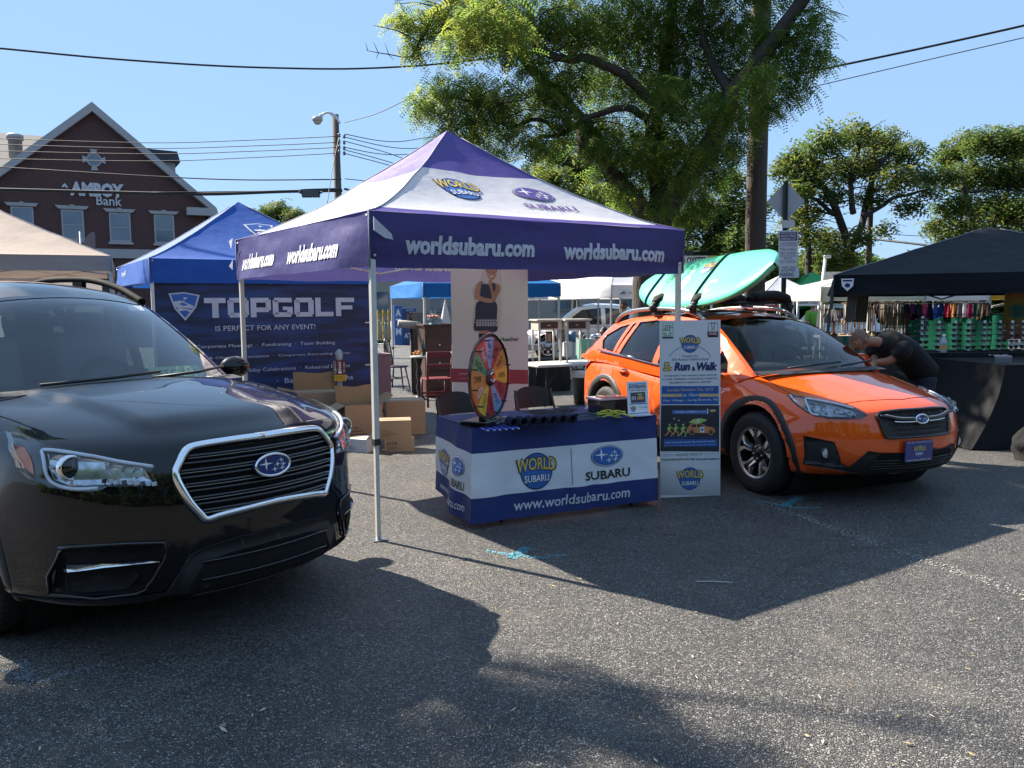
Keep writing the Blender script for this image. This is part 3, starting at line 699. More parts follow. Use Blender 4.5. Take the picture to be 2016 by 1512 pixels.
        for x, z in ((-1.38, .86), (-2.3, .90)):
            b = B(); p, n, d = c.cast(ax, (x, z)); b.ball(p+d*.004, (.085, .02, .032), DARKVOID, 16, 10); b.tube([p+Vector((-.10, 0, .002))-d*.008, p+Vector((-.06, 0, .004))-d*.035, p+Vector((.06, 0, .0))-d*.035, p+Vector((.10, 0, -.002))-d*.008], [.014, .017, .017, .014], P, 8, flat=(1, .8)); b.obj('door_handle', c.root)
        b = B(); Q = [(-3.16, .99), (-3.5, 1.02), (-3.56, .9), (-3.45, .82), (-3.26, .87)]; c.patch(b, ax, Q if ax == 'R' else Q[::-1], REDLENS, .02, .03, g=.05); b.obj('tail_light', c.root)
    seam = MATS['panel_gap']
    b = B(); hr = [p for p in R5([(405, 40), (430, 75), (520, 160), (655, 231)])]; hf = [p for p in R5([(1060, 303), (1180, 283), (1300, 274), (1600, 265)])]
    for s_ in (-1, 1):
        c.line(b, 'T', [(p.x, p.y*s_*-1 if s_ == 1 else p.y) for p in hr], .0035, seam); 
        c.line(b, 'T', [(p.x, (-p.y if s_ == 1 else p.y)) for p in hf[:-1]]+[(hf[-1].x, 0)], .0035, seam)
    b.obj('hood_gap', c.root)
    # licence plate
    p = c.cast('F', (0, .50))[0]; f = planemap((p.x+.025, -.04, .46), (0, 1, 0), (.03, 0, 1)); b = B()
    b.prism(rrect(-.145, -.082, .145, .082, .012), mat('plate_blue', (.008, .03, .20), .35, coat=.5), f, -.012, .0); world_logo(b, f, 0, 0, .135, .001, .0008)
    b.text('EAT 109 · TINTON FALLS, NJ', (-.13, .062, .13, .077), WHITEP, f, .001); b.text('WWW.WORLDSUBARU.COM', (-.13, -.079, .13, -.066), WHITEP, f, .001)
    b.box((p.x+.008, 0, .46), (.012, .33, .018), BLACKPLASTIC); b.obj('license_plate', c.root)
    for x in (0, -2.665):
        for s_ in (-1, 1): c.wheel(x, s_*.785, .351, .225, .228, 0)
    c.side_mirror(-.68, .83, 1.0, P)
    # wipers and cowl
    b = B(); b.grid(lambda u, v: (-.235+.12*u+.13*(1-(2*v-1)**2), -.72+1.44*v, 1.035-.02*u+.012*(1-(2*v-1)**2)), 2, 16, BLACKPLASTIC)
    for y0, y1 in ((-.45, .22), (.12, .66)): b.tube([(-.16+.1*(1-(y0/.75)**2), y0, 1.065), (-.20+.08, (y0+y1)/2, 1.085), (-.27+.1*(1-(y1/.75)**2), y1, 1.095)], .009, BLACKPLASTIC, 6)
    b.obj('wiper_cowl', c.root)
    # roof rails, crossbars and board pads
    for s_ in (-1, 1):
        b = B(); pts = [(-1.2, s_*.565, 1.475), (-1.32, s_*.585, 1.535), (-1.6, s_*.59, 1.58), (-2.1, s_*.585, 1.59), (-2.6, s_*.57, 1.565), (-2.9, s_*.55, 1.51), (-3.05, s_*.535, 1.43)]
        b.tube(catmull(pts, 5), .021, mat('rail_silver', (.42, .42, .43), .25, metal=.8), 8, flat=(.8, 1.1)); b.box((-2.1, s_*.57, 1.55), (.14, .03, .06), BLACKPLASTIC); b.obj('roof_rail', c.root)
    for x in (-1.35, -2.1):
        b = B(); b.tube([(x, -.62, 1.645), (x, .62, 1.645)], .022, BLACKPLASTIC, 8, flat=(1.5, .7))
        for s_ in (-1, 1):
            b.tube([(x, s_*.60, 1.56), (x, s_*.62, 1.60), (x, s_*.57, 1.65)], [.04, .045, .03], BLACKPLASTIC, 8)
            b.tube(catmull([(x, s_*.60, 1.66), (x, s_*.45, 1.715), (x, s_*.2, 1.71), (x, s_*.08, 1.68)], 5), [.03]*2+[.055]*11+[.03]*3, mat('pad_foam', (.012, .012, .013), .9, bump=.2), 10, flat=(1.6, 1))
        b.obj('roof_rack_bar', c.root)
    b = B(); b.grid(lambda u, v: c.S(2.9+u*1.6, -.55+1.1*v, .006), 8, 8, GLOSSBLACK); b.obj('sunroof', c.root)
    return c
CAR_O = orange_car()

def paddleboard():
    """board in its own frame: x along its length, y across, z through its thickness"""
    Lb, Wb, T = 2.36, .74, .12
    mint = mat('mint_board', (.12, .60, .37), .28, var=.04, coat=.6); dkm = mat('mint_rail', (.06, .40, .24), .3, coat=.5)
    root = thing('paddleboard', 'mint green paddleboard with a white fish decal lying tilted on the orange car roof', 'paddleboard', (0, 0, 0))
    wid = cr((-1, -.97, -.85, -.6, -.2, .25, .6, .85, .96, 1), (.03, .26, .58, .86, 1, .99, .86, .58, .30, .03)); rock = lambda s: .10*max(0, s)**2.5+.05*max(0, -s)**3
    def sec(u, v):
        s = -1+2*u; a = 2*pi*v; hw = Wb/2*wid(s); th = T/2*(.35+.65*min(1, wid(s)*1.3))
        ca, sa = cos(a), sin(a); return Vector((s*Lb/2, hw*(abs(ca)**.75)*(1 if ca > 0 else -1), th*(abs(sa)**.8)*(1 if sa > 0 else -1)+rock(s)))
    b = B(); b.grid(sec, 64, 28, mint, True, None, lambda u, v: mint); body = b.obj('board', root)
    f = lambda u, v, h=0: Vector((u, v, T/2*(.35+.65*min(1, wid(u/Lb*2)*1.3))*max(0, 1-(abs(v)/(Wb/2*max(.05, wid(u/Lb*2))))**2.6)**.4+rock(u/Lb*2)+h))
    b = B(); pk = mat('decal_white', (.80, .78, .78), .4)
    fish = [(-.20, .11), (-.10, .145), (0, .12), (.07, .07), (.12, .11), (.13, .0), (.07, .045), (0, -.0), (-.08, -.01), (-.17, .03), (-.24, .08)]
    def cut(poly, m, h, dx=0, dy=0):
        V, F, _ = tri2d([(p[0]+dx, p[1]+dy) for p in poly], .05, .05); b.add([f(p[0], p[1], h) for p in V], F, m)
    cut([(p[1]*.9-.06, p[0]*1.0-.05) for p in fish][::-1], pk, .004, -.26, .06)
    fs = lambda u, v, h=0: f(.18-v, .10+u*1.0, h) if False else f(-.02+u, .14+v, h+.003)
    world_logo(b, fs, 0, 0, .22, .001, .0012)
    cut(ell(0, 0, .09, .09, 20, .6, 5.4)+ell(0, 0, .05, .055, 20, 5.4, .6), pk, .004, .30, -.15)
    b.text('naish', (.17, -.24, .22, -.06), NAVY, lambda u, v, h: f(u, v, h), .004)
    b.obj('decal', root)
    b = B(); st = mat('strap_web', (.02, .05, .16), .7)
    for sx_, m in ((-.82, st), (.13, mat('strap_dark', (.015, .03, .05), .7))):
        for side in (1,):
            hw = Wb/2*wid(sx_/Lb*2); pts = [f(sx_, hw*(-1+2*i/20)*.995, .006) for i in range(21)]
            pts = [pts[0]+Vector((0, -.03, -.08))]+pts+[pts[-1]+Vector((0, .02, -.10))]
            b.tube(pts, .006, m, 6, flat=(3.2, 1))
    b.obj('strap', root)
    # tilted across the rack: long axis along the car, deck leaning towards the car's right side
    ex = Vector((1, 0, .045)).normalized(); tl = radians(47)
    ey = Vector((0, cos(tl), sin(tl))); ey = (ey-ex*ey.dot(ex)).normalized(); ez = ex.cross(ey)
    Mx = Matrix(((ex.x, ey.x, ez.x, -1.54), (ex.y, ey.y, ez.y, -.33), (ex.z, ey.z, ez.z, 1.87), (0, 0, 0, 1)))
    root.matrix_world = CAR_O.M @ Mx
paddleboard()
# ============================================================ black SUV in the foreground
def black_suv():
    P = carpaint('black_paint', (.002, .0024, .0042), 0.0, 1.48)
    c = Car('parked_car', 'glossy black SUV with a large chrome framed grille in the left foreground', -2.012, 4.753, -.676, P)
    c.mir = (-1.12, 1.56)
    c.shell(dict(n=(128, 48, 34), snap=.022, xr=-4.0, xf=1.04, xc=-.7, xd=-3.2,
        zt=((-4.0, -3.6, -2.6, -1.6, -.9, -.55, -.2, .2, .6, .85, 1.04), (1.16, 1.2, 1.2, 1.13, 1.12, 1.17, 1.205, 1.178, 1.133, 1.093, 1.045)),
        zb=((-4.0, -3.6, -2.2, -.6, .7, 1.04), (.38, .28, .26, .26, .25, .27)),
        w=((-4.0, -3.4, -2.4, -1.3, -.2, .5, 1.04), (.90, .955, .965, .96, .965, .965, .95)),
        xfz=((.22, .32, .45, .6, .75, .88, 1.0, 1.06), (.93, 1.01, 1.04, 1.045, 1.035, 1.01, .965, .91)),
        xrz=((.3, .5, .8, 1.0, 1.2), (-3.95, -4.0, -3.98, -3.9, -3.85)),
        side=((-1, -.7, -.2, .25, .6, 1), (.93, .975, .995, 1, .975, .93)), r=(.055, .13, .17),
        crown=.068, bow=(.40, .42), bowr=(.12, .35), wells=((-.17, .385, .44), (-3.03, .385, .44)), bulge=(.46, .60, .022)))
    tg = glass('tinted_window', (.10, .11, .12), 1.2); wg = glass('suv_windshield_glass', (.55, .66, .66), 1.9); fg = glass('door_glass', (.30, .34, .34), 1.1)
    c.cabin(dict(rail=[(-.50, 1.15, .80, .16, .03), (-.85, 1.395, .73, .14, .05), (-1.26, 1.645, .635, .11, .07), (-1.6, 1.735, .62, .04, .075), (-2.2, 1.775, .61, 0, .07), (-3.0, 1.75, .59, 0, .06), (-3.45, 1.68, .58, -.02, .04), (-3.65, 1.58, .58, -.06, .04), (-3.8, 1.35, .66, -.1, .02), (-3.92, 1.15, .74, -.1, 0)],
        zb=((-4, -2.9, -2.0, -1.0, -.4), (1.2, 1.18, 1.14, 1.10, 1.09)), yb=((-4, -2.9, -1.5, -.4), (.82, .87, .885, .86)), seg=(2.1, 7.0),
        windows=[[(-.80, 1.15), (-.95, 1.37), (-1.3, 1.60), (-1.75, 1.655), (-1.82, 1.165)], [(-1.92, 1.17), (-1.86, 1.66), (-2.3, 1.665), (-2.72, 1.65), (-2.78, 1.2)], [(-2.9, 1.21), (-2.84, 1.64), (-3.2, 1.61), (-3.5, 1.53), (-3.55, 1.26)]],
        glass=[fg, tg, tg], wglass=wg, blackA=True))
    c.interior(-1.55, 1.10, .8, .38, mat('seat_leather', (.15, .15, .15), .7, bump=.1), -.95)
    R2 = lambda P_: c.pix(P_, 3.025, 0, 780); R3 = lambda P_: c.pix(P_, 3.6, 320, 720)
    # grille
    half = R3([(768, 492), (500, 530), (235, 572), (150, 612), (105, 690), (78, 760), (110, 850), (180, 965), (250, 1045), (300, 1085), (420, 1050), (768, 960)])
    gl = symloop(yz(half)); b = B(); c.patch(b, 'F', gl, DARKVOID, .003); g = b.obj('grille', c.root)
    b = B(); c.line(b, 'F', gl, .020, CHROME, .02, n=10, close=True, k=4, flat=(1.25, .9)); b.obj('grille_frame', g)
    zs = [p[1] for p in gl]; z0, z1 = min(zs)+.03, max(zs)-.03
    def wid(z):   # half width of the opening at height z
        r = [abs(p[0]) for p in gl]; best = 0
        for (a, q) in zip(gl, gl[1:]+gl[:1]):
            if (a[1]-z)*(q[1]-z) <= 0 and a[1] != q[1]: best = max(best, abs(a[0]+(q[0]-a[0])*(z-a[1])/(q[1]-a[1])))
        return best
    for k in range(9):
        z = z0+(z1-z0)*(k+.5)/9; w_ = wid(z)-.015; b = B()
        c.line(b, 'F', [(-w_+2*w_*i/10, z) for i in range(11)], .0125, GLOSSBLACK, .012, n=8, k=2, flat=(1.5, .7))
        if k % 2 == 0: c.line(b, 'F', [(-w_+2*w_*i/10, z-.012) for i in range(11)], .0028, mat('slat_edge', (.25, .24, .22), .3, metal=.8), .026, n=4, k=2)
        b.obj('slat', g)
    ce = c.hit(533, 911); c.emblem(0, ce.z, .205, .112, .12, .05)
    # headlights
    hl = yz(R2([(62, 228), (130, 236), (240, 290), (440, 332), (700, 378), (915, 415), (890, 445), (930, 528), (640, 535), (600, 555), (540, 567), (440, 560), (300, 538), (200, 492), (140, 428), (88, 330)]))
    am = yz(R2([(78, 285), (150, 312), (185, 370), (205, 465), (150, 428), (100, 345)]))
    drl = yz(R2([(905, 420), (700, 388), (440, 345), (270, 325), (262, 360), (275, 430), (312, 508), (430, 548), (585, 545)]))
    pr = yz(R2([(418, 425)]))[0]; rf = yz(R2([(660, 430), (740, 445), (800, 455)])); st = yz(R2([(590, 500), (925, 520)]))
    inner = yz(R2([(290, 345), (440, 358), (700, 400), (850, 425), (910, 520), (620, 525), (420, 535), (330, 500), (300, 430)]))
    lampc = mat('lamp_inner_chrome', (.55, .58, .64), .18, metal=.8, var=.5, vs=18)
    for s_ in (1, -1):
        m2 = (lambda q: q) if s_ == 1 else mir2
        hb = B(); c.patch(hb, 'F', m2(hl), GLOSSBLACK, .003, g=.03); h = hb.obj('headlight', c.root)
        b = B(); c.patch(b, 'F', m2(inner), lampc, .006, .002, g=.03); b.obj('reflector', h)
        b = B(); c.patch(b, 'F', m2(am), AMBER, .008, g=.03); b.obj('turn_signal', h)
        b = B(); c.line(b, 'F', m2(drl), .0085, LAMPWHITE, .016, k=4); b.obj('light_strip', h)
        p = c.cast('F', m2([pr])[0])[0]; Mx = Matrix.Translation(p+Vector((.012, 0, 0))) @ Matrix.Rotation(pi/2, 4, 'Y') @ Matrix.Rotation(.0, 4, 'X')
        b = B(); b.lathe([(.058, -.02), (.058, .012), (.050, .016), (.044, .006)], CHROME, 28, Mx); b.lathe([(.044, .006), (.034, .016), (.018, .024), (0, .026)], GLOSSBLACK, 28, Mx); b.obj('projector', h)
        b = B()
        for q, r_ in zip(m2(rf), (.03, .028, .022)):
            p = c.cast('F', q)[0]; Mx = Matrix.Translation(p+Vector((.012, 0, 0))) @ Matrix.Rotation(pi/2, 4, 'Y'); b.lathe([(r_, .012), (r_*.8, .004), (r_*.45, -.004), (0, -.006)], LAMPGREY, 16, Mx)
        for i in range(9):
            t = (i+.5)/9; p = c.cast('F', (m2(st)[0][0]*(1-t)+m2(st)[1][0]*t, st[0][1]*(1-t)+st[1][1]*t))[0]; b.box(p+Vector((.016, 0, 0)), (.006, .02, .018), LAMPWHITE if i % 3 else GLOSSBLACK)
        b.obj('reflector', h)
        b = B(); c.patch(b, 'F', m2(hl), LENS, .03, .02, g=.03); b.obj('lens', h)
    # lower bumper, intake, fog light recess with chrome strip
    F_ = lambda P_: yz(c.pix(P_))
    lo = symloop(F_([(537, 1040), (470, 1055), (405, 1076), (374, 1092), (352, 1130), (328, 1165), (240, 1175), (130, 1180), (22, 1168), (24, 1181), (116, 1198), (240, 1190), (360, 1178), (537, 1150)]))
    it = symloop(F_([(537, 1062), (460, 1083), (402, 1104), (372, 1150), (372, 1166), (537, 1135)]))
    pg = mat('grey_plastic', (.03, .031, .034), .5, bump=.06, bs=250)
    b = B(); c.patch(b, 'F', lo, pg, .012, .02); bo = b.obj('lower_bumper', c.root)
    b = B(); c.patch(b, 'F', it, DARKVOID, .015, .002)
    iz = [p[1] for p in it]
    for k in range(3):
        z = min(iz)+.03+(max(iz)-min(iz)-.06)*k/2; c.line(b, 'F', [(-.36, z), (0, z), (.36, z)], .006, GLOSSBLACK, .02, k=4)
    b.obj('air_intake', bo)
    fr = yz(R2([(300, 1175), (345, 960), (372, 915), (420, 895), (975, 868), (930, 1050), (880, 1120), (810, 1172)]))
    cs = yz(R2([(397, 998), (402, 1040), (620, 1012), (800, 992), (945, 978), (905, 972), (600, 990)]))
    fo = yz(R2([(395, 1075), (400, 1150), (500, 1165), (760, 1140), (830, 1060), (800, 1035), (600, 1050)]))
    for s_ in (1, -1):
        m2 = (lambda q: q) if s_ == 1 else mir2
        b = B(); c.patch(b, 'F', m2(fr), mat('recess_black', (.006, .006, .007), .65, spec=.15), .002, .02, g=.04); q = b.obj('fog_light_bezel', c.root)
        b = B(); c.line(b, 'F', m2(fr), .008, GLOSSBLACK, .010, close=True, k=2); c.patch(b, 'F', m2(fo), DARKVOID, .006, .002, g=.04); b.obj('bezel_rim', q)
        b = B(); c.patch(b, 'F', m2(cs), CHROME, .02, .02, g=.03); b.obj('chrome_strip', q)
    for wx in (-.17, -3.03):
        for s_ in (-1, 1):
            b = B(); c.arch(b, wx, .385, .44, .50, s_, pg, .012, .27); b.obj('wheel_arch_trim', c.root); c.wheel(wx, s_*.845, .376, .245, .245, 0)
    seam = MATS['panel_gap']
    for ax in ('R', 'L'):
        b = B()
        for xx in (-.62, -1.85, -2.75): c.line(b, ax, [(xx, 1.10), (xx-.03, .8), (xx, .40)], .0035, seam)
        b.obj('panel_gap', c.root); s_ = -1 if ax == 'R' else 1
        for x, z in ((-1.6, 1.0), (-2.55, 1.02)):
            b = B(); p, n, d = c.cast(ax, (x, z)); b.tube([p+Vector((-.10, 0, 0))-d*.008, p+Vector((-.06, 0, 0))-d*.035, p+Vector((.06, 0, 0))-d*.035, p+Vector((.10, 0, 0))-d*.008], .015, P, 8); b.obj('door_handle', c.root)
        b = B(); c.patch(b, ax, [(-.5, .28), (-2.4, .28), (-2.4, .42), (-.5, .40)][::(1 if ax == 'R' else -1)], pg, .01, .03, g=.12); b.obj('side_sill', c.root)
        b = B(); c.patch(b, ax, [(-3.5, 1.1), (-3.95, 1.12), (-3.97, .95), (-3.6, .95)][::(1 if ax == 'R' else -1)], REDLENS, .02, .03, g=.06); b.obj('tail_light', c.root)
    b = B()
    for s_ in (-1, 1): c.line(b, 'T', [(-.5, s_*.83), (-.3, s_*.832), (-.1, s_*.828)], .0035, seam)
    b.obj('hood_gap', c.root)
    b = B(); b.grid(lambda u, v: (-.46+.13*u+.16*(1-(2*v-1)**2), -.78+1.56*v, 1.192-.014*u+.014*(1-(2*v-1)**2)), 2, 16, BLACKPLASTIC)
    for y0, y1 in ((-.5, .22), (.12, .72)): b.tube([(-.40+.13*(1-(y0/.8)**2), y0, 1.225), (-.40+.12, (y0+y1)/2, 1.24), (-.50+.13*(1-(y1/.8)**2), y1, 1.25)], .009, BLACKPLASTIC, 6)
    b.obj('wiper_cowl', c.root)
    for s_ in (-1, 1):
        b = B(); pts = [(-1.34, s_*.635, 1.685), (-1.5, s_*.64, 1.735), (-1.68, s_*.645, 1.785), (-1.98, s_*.645, 1.84), (-2.3, s_*.64, 1.868), (-2.9, s_*.62, 1.87), (-3.3, s_*.60, 1.80), (-3.55, s_*.585, 1.66)]
        b.tube(catmull(pts, 5), .024, mat('rail_grey', (.008, .008, .009), .8, spec=.08), 8, flat=(1.1, 1.0))
        for x in (-2.3, -3.1): b.box((x, s_*.63, 1.80), (.16, .035, .10), MATS['rail_grey'])
        b.obj('roof_rail', c.root)
    c.side_mirror(-.82, .90, 1.16, P)
    b = B(); f = planemap(c.S(1.75, .74)+Vector((-.03, 0, .012)), (0, 1, 0), (-.5, 0, .35)); b.poly([(-.05, -.03), (.05, -.03), (.05, .03), (-.05, .03)], WHITEP, f); b.obj('sticker', c.root)
    # sheet of paper on the dashboard
    b = B(); f = planemap((-.70, .52, 1.205), (.12, 1, 0), (-.8, .1, .42)); pm = mat('paper_lime', (.46, .55, .20), .7)
    b.prism([(-.17, -.09), (.17, -.09), (.17, .09), (-.17, .09)], pm, f, 0, .002); b.text('HTC 454', (-.14, -.05, .14, .05), BLACKP, f, .004)
    o = b.obj('paper_sheet'); o.matrix_world = c.M; tag(o, 'lime green paper sheet lying on the dashboard of the black SUV', 'paper')
    return c
CAR_B = black_suv()
# ============================================================ fabrics
PURPLE = thin('canopy_purple', (.12, .09, .34), .34, .5, var=.08, bump=.25, bs=9)
CWHITE = thin('canopy_white', (.74, .74, .78), .36, .75, var=.04, bump=.25, bs=9)
NAVYF = thin('valance_navy', (.068, .064, .205), .30, .48, var=.08, bump=.25, bs=12)
LEGW = mat('leg_white_metal', (.62, .62, .60), .4, metal=.3)
LETTER = mat('lettering_grey', (.55, .56, .62), .7, var=.04)

t_vps = {}
def canopy_tent(name, label, O, side, zval, ztop, zpeak, bands, valmat, legmat, under=None, sag=1.25, wr=.02, seed=1, rz=TH, group=None, legs=(0, 1, 2, 3), side2=None, frame=True, leg_r=.019):
    """pop-up tent; O is the ground point under its near-left corner, local x runs along the front, y to the back"""
    t = thing(name, label, 'tent', (O[0], O[1], 0), rz, group); S = side; S2 = side2 or side
    def roof(x, y):
        u, v = 2*x/S-1, 2*y/S2-1; r = max(abs(u), abs(v)); e = min(abs(u), abs(v))/max(r, 1e-6)
        h = ztop+(zpeak-ztop)*(1-r)**sag
        h -= .10*(1-e**2)*r*(1-r)*2.2*(zpeak-ztop)*.5
        h += wr*.6*nz(x*2.2+seed, y*2.2, 1)*(1-r)*3*r+wr*.35*nz(x*6+seed, y*5, 3)*r*(1-r)*2
        return h
    cb = B(); N = 28
    for fc in range(4):
        def P(u, v, fc=fc):
            r = u; q = (-1+2*v)*r; a, c = ((q, -r), (r, q), (-q, r), (-r, -q))[fc]; x = (a+1)*S/2; y = (c+1)*S2/2; return (x, y, roof(x, y))
        def mf(u, v, fc=fc):
            for lim, m in bands:
                if u <= lim: return m
            return bands[-1][1]
        cb.grid(P, N, 20, bands[0][1], True, None, mf)
    canopy = cb.obj('canopy', t); sb = B()
    for a, c in ((0, 0), (S, 0), (S, S2), (0, S2)): sb.tube([(S/2+(a-S/2)*i/16, S2/2+(c-S2/2)*i/16, roof(S/2+(a-S/2)*i/16, S2/2+(c-S2/2)*i/16)+.003) for i in range(1, 17)]+[(a, c, zval)], .006, mat('seam_tape', (.30, .30, .36), .8), 5)
    sb.obj('seam', t)
    VPS = []; t_vps[t.name] = VPS
    for fc in range(4):
        vb = B(); L_ = S if fc % 2 == 0 else S2
        def VP(u, v, fc=fc, L_=L_):
            s_ = u*L_; z = ztop-(ztop-zval)*v; k = wr*(nz(s_*1.1+seed*7, z*4, fc*3.1)*.7+.25*nz(s_*3, z*12, fc)) + (.085 if fc == 3 else .015)*v * (min(u, 1-u)*8 if min(u, 1-u) < .12 else 1) - .004*v
            x, y = ((s_, -k), (S+k, s_), (S-s_, S2+k), (-k, S2-s_))[fc]; 
            return (x, y, z+.012*wr*50*nz(s_*2, fc*5+seed, 2)*v*.5-(.02*sin(pi*u) if v > .9 else 0)*0)
        vb.grid(VP, 40, 8, valmat); vb.obj('valance', t); VPS.append(VP)
    for k, (x, y) in enumerate(((0, 0), (S, 0), (S, S2), (0, S2))):
        if k not in legs: continue
        lb = B(); ix = x+(.03 if x == 0 else -.03); iy = y+(.03 if y == 0 else -.03)
        lb.box((ix, iy, ztop/2+.35), (leg_r*2, leg_r*2, ztop-.7), legmat); lb.box((ix, iy, .36), (leg_r*1.55, leg_r*1.55, .72), legmat); lb.box((ix, iy, .70), (leg_r*2.5, leg_r*2.5, .045), BLACKPLASTIC)
        lb.box((ix, iy, .004), (.11, .09, .008), MATS['brake_disc']); lb.obj('leg', t)
    if frame:
        fb = B()
        for a, c in (((0, 0), (S, 0)), ((S, 0), (S, S2)), ((S, S2), (0, S2)), ((0, S2), (0, 0))):
            A = Vector((a[0], a[1], 0)); C_ = Vector((c[0], c[1], 0)); ins = (Vector((S/2, S2/2, 0))-(A+C_)/2).normalized()*.04
            for i in range(2):
                p, q = A.lerp(C_, i/2)+ins, A.lerp(C_, (i+1)/2)+ins; z0, z1 = ztop-.30, ztop-.03
                fb.tube([p+UP*z1, q+UP*z0], .010, legmat, 6); fb.tube([p+UP*z0, q+UP*z1], .010, legmat, 6)
        for x, y in ((0, 0), (S, 0), (S, S2), (0, S2)): fb.tube([(x*.97+.03*S/2, y*.97+.03*S2/2, ztop-.02), (S/2, S2/2, zpeak-.35)], .011, legmat, 6)
        fb.cyl((S/2, S2/2, zpeak-.55), (S/2, S2/2, zpeak-.03), .02, legmat); fb.obj('frame', t)
    t['S'] = S; return t, roof

# ============================================================ main tent
TX, TY = -.957, 5.745; TS = 3.0
tent, troof = canopy_tent('canopy_tent', 'purple and white pop-up tent with worldsubaru.com lettering over the blue table', (TX, TY), TS, 1.905, 2.285, 3.23,
    [(.40, PURPLE), (.90, CWHITE), (1.0, PURPLE)], NAVYF, LEGW, sag=1.32, wr=.042)
def tent_marks():
    Mi = Matrix.Rotation(-TH, 3, 'Z'); O = Vector((TX, TY, 0))
    loc = lambda p: Mi @ (p-O)
    vp = t_vps[tent.name]; zz = lambda v: (2.285-v)/(2.285-1.905)
    fr = lambda u, v, h=0: Vector(vp[0](u/3, zz(v)))+Vector((0, -.004-h, 0)); N1 = Vector((sin(TH), -cos(TH), 0))
    b = B(.06)
    for box in ((797, 497, 1049, 467), (1108, 503, 1307, 480)):
        a = loc(onplane(box[0], box[1]-1, O+N1*.01, N1)); c = loc(onplane(box[2], box[3]+1, O+N1*.01, N1)); b.text('worldsubaru.com', (a.x, 2.0, c.x, 2.135), LETTER, fr, .002, .045, .08)
    lf = lambda u, v, h=0: Vector(vp[3](u/3, zz(v)))+Vector((-.004-h, 0, 0))
    for u0, u1 in ((.30, 1.25), (1.55, 2.62)): b.text('worldsubaru.com', (u0, 1.985, u1, 2.125), mat('lettering_lit', (.62, .62, .66), .7), lf, .002, .045, .1)
    ib = lambda u, v, h=0: Vector(vp[2](1-u/3, zz(v)))+Vector((0, -.004-h, 0))
    for u0, u1 in ((.35, 1.25), (1.7, 2.7)): b.text('worldsubaru.com', (u1, 2.03, u0, 2.16), LETTER, ib, .002, .045, .1)
    b.obj('lettering', tent)
    # printed emblems on the two roof faces in view
    def rf(fc, h0=.005):
        def f(u, v, h=0):
            x, y = (u, v) if fc == 0 else (v, 3-u)
            e = .01; nx = -(troof(x+e, y)-troof(x-e, y))/(2*e); ny = -(troof(x, y+e)-troof(x, y-e))/(2*e); n = Vector((nx, ny, 1)).normalized()
            return Vector((x, y, troof(x, y)))+n*(h+h0)
        return f
    b = B(.04); PUR = mat('print_purple', (.10, .05, .26), .6); f = rf(0)
    g = lambda dx, dy: (lambda u, v, h=0: f(u+dx, v+dy, h))
    world_logo(b, g(1.10, .62), 0, 0, .40, .0, .002)
    oval_logo(b, g(1.85, .60), 0, .05, .42, .21, .0, .002, PUR); b.text('SUBARU', (-.27, -.17, .27, -.085), PUR, g(1.87, .56), .002, .02)
    f2 = rf(1); gl = lambda dx, dy: (lambda u, v, h=0: f2(u+dx, v+dy, h))
    fa = mat('print_pale', (.50, .42, .60), .6); fo = mat('print_pale_orange', (.65, .45, .30), .6)  # paler print colours for the left roof face
    b.poly(ell(0, 0, .2, .12), fa, gl(1.95, .55), .0); b.text('SUBARU', (-.25, -.2, .25, -.13), fo, gl(1.95, .52), .002)
    b.text('WORLD', (-.22, -.03, .22, .1), fo, gl(1.1, .55), .0, .03); b.text('SUBARU', (-.16, -.14, .16, -.05), fa, gl(1.1, .55), .0, .02)
    b.obj('emblem_print', tent)
    # loose corner straps
    b = B(); b.poly([(.01, -.05, 2.24), (.14, -.055, 2.13), (.15, -.06, 2.09), (.09, -.055, 2.10), (.01, -.05, 2.15)], CWHITE)
    b.poly([(-.05, 2.93, 2.30), (-.05, 3.06, 2.28), (-.05, 2.99, 2.2)], CWHITE); b.poly([(-.05, 2.95, 2.10), (-.06, 3.05, 2.04), (-.05, 2.97, 2.0)], CWHITE); b.obj('corner_strap', tent)
tent_marks()

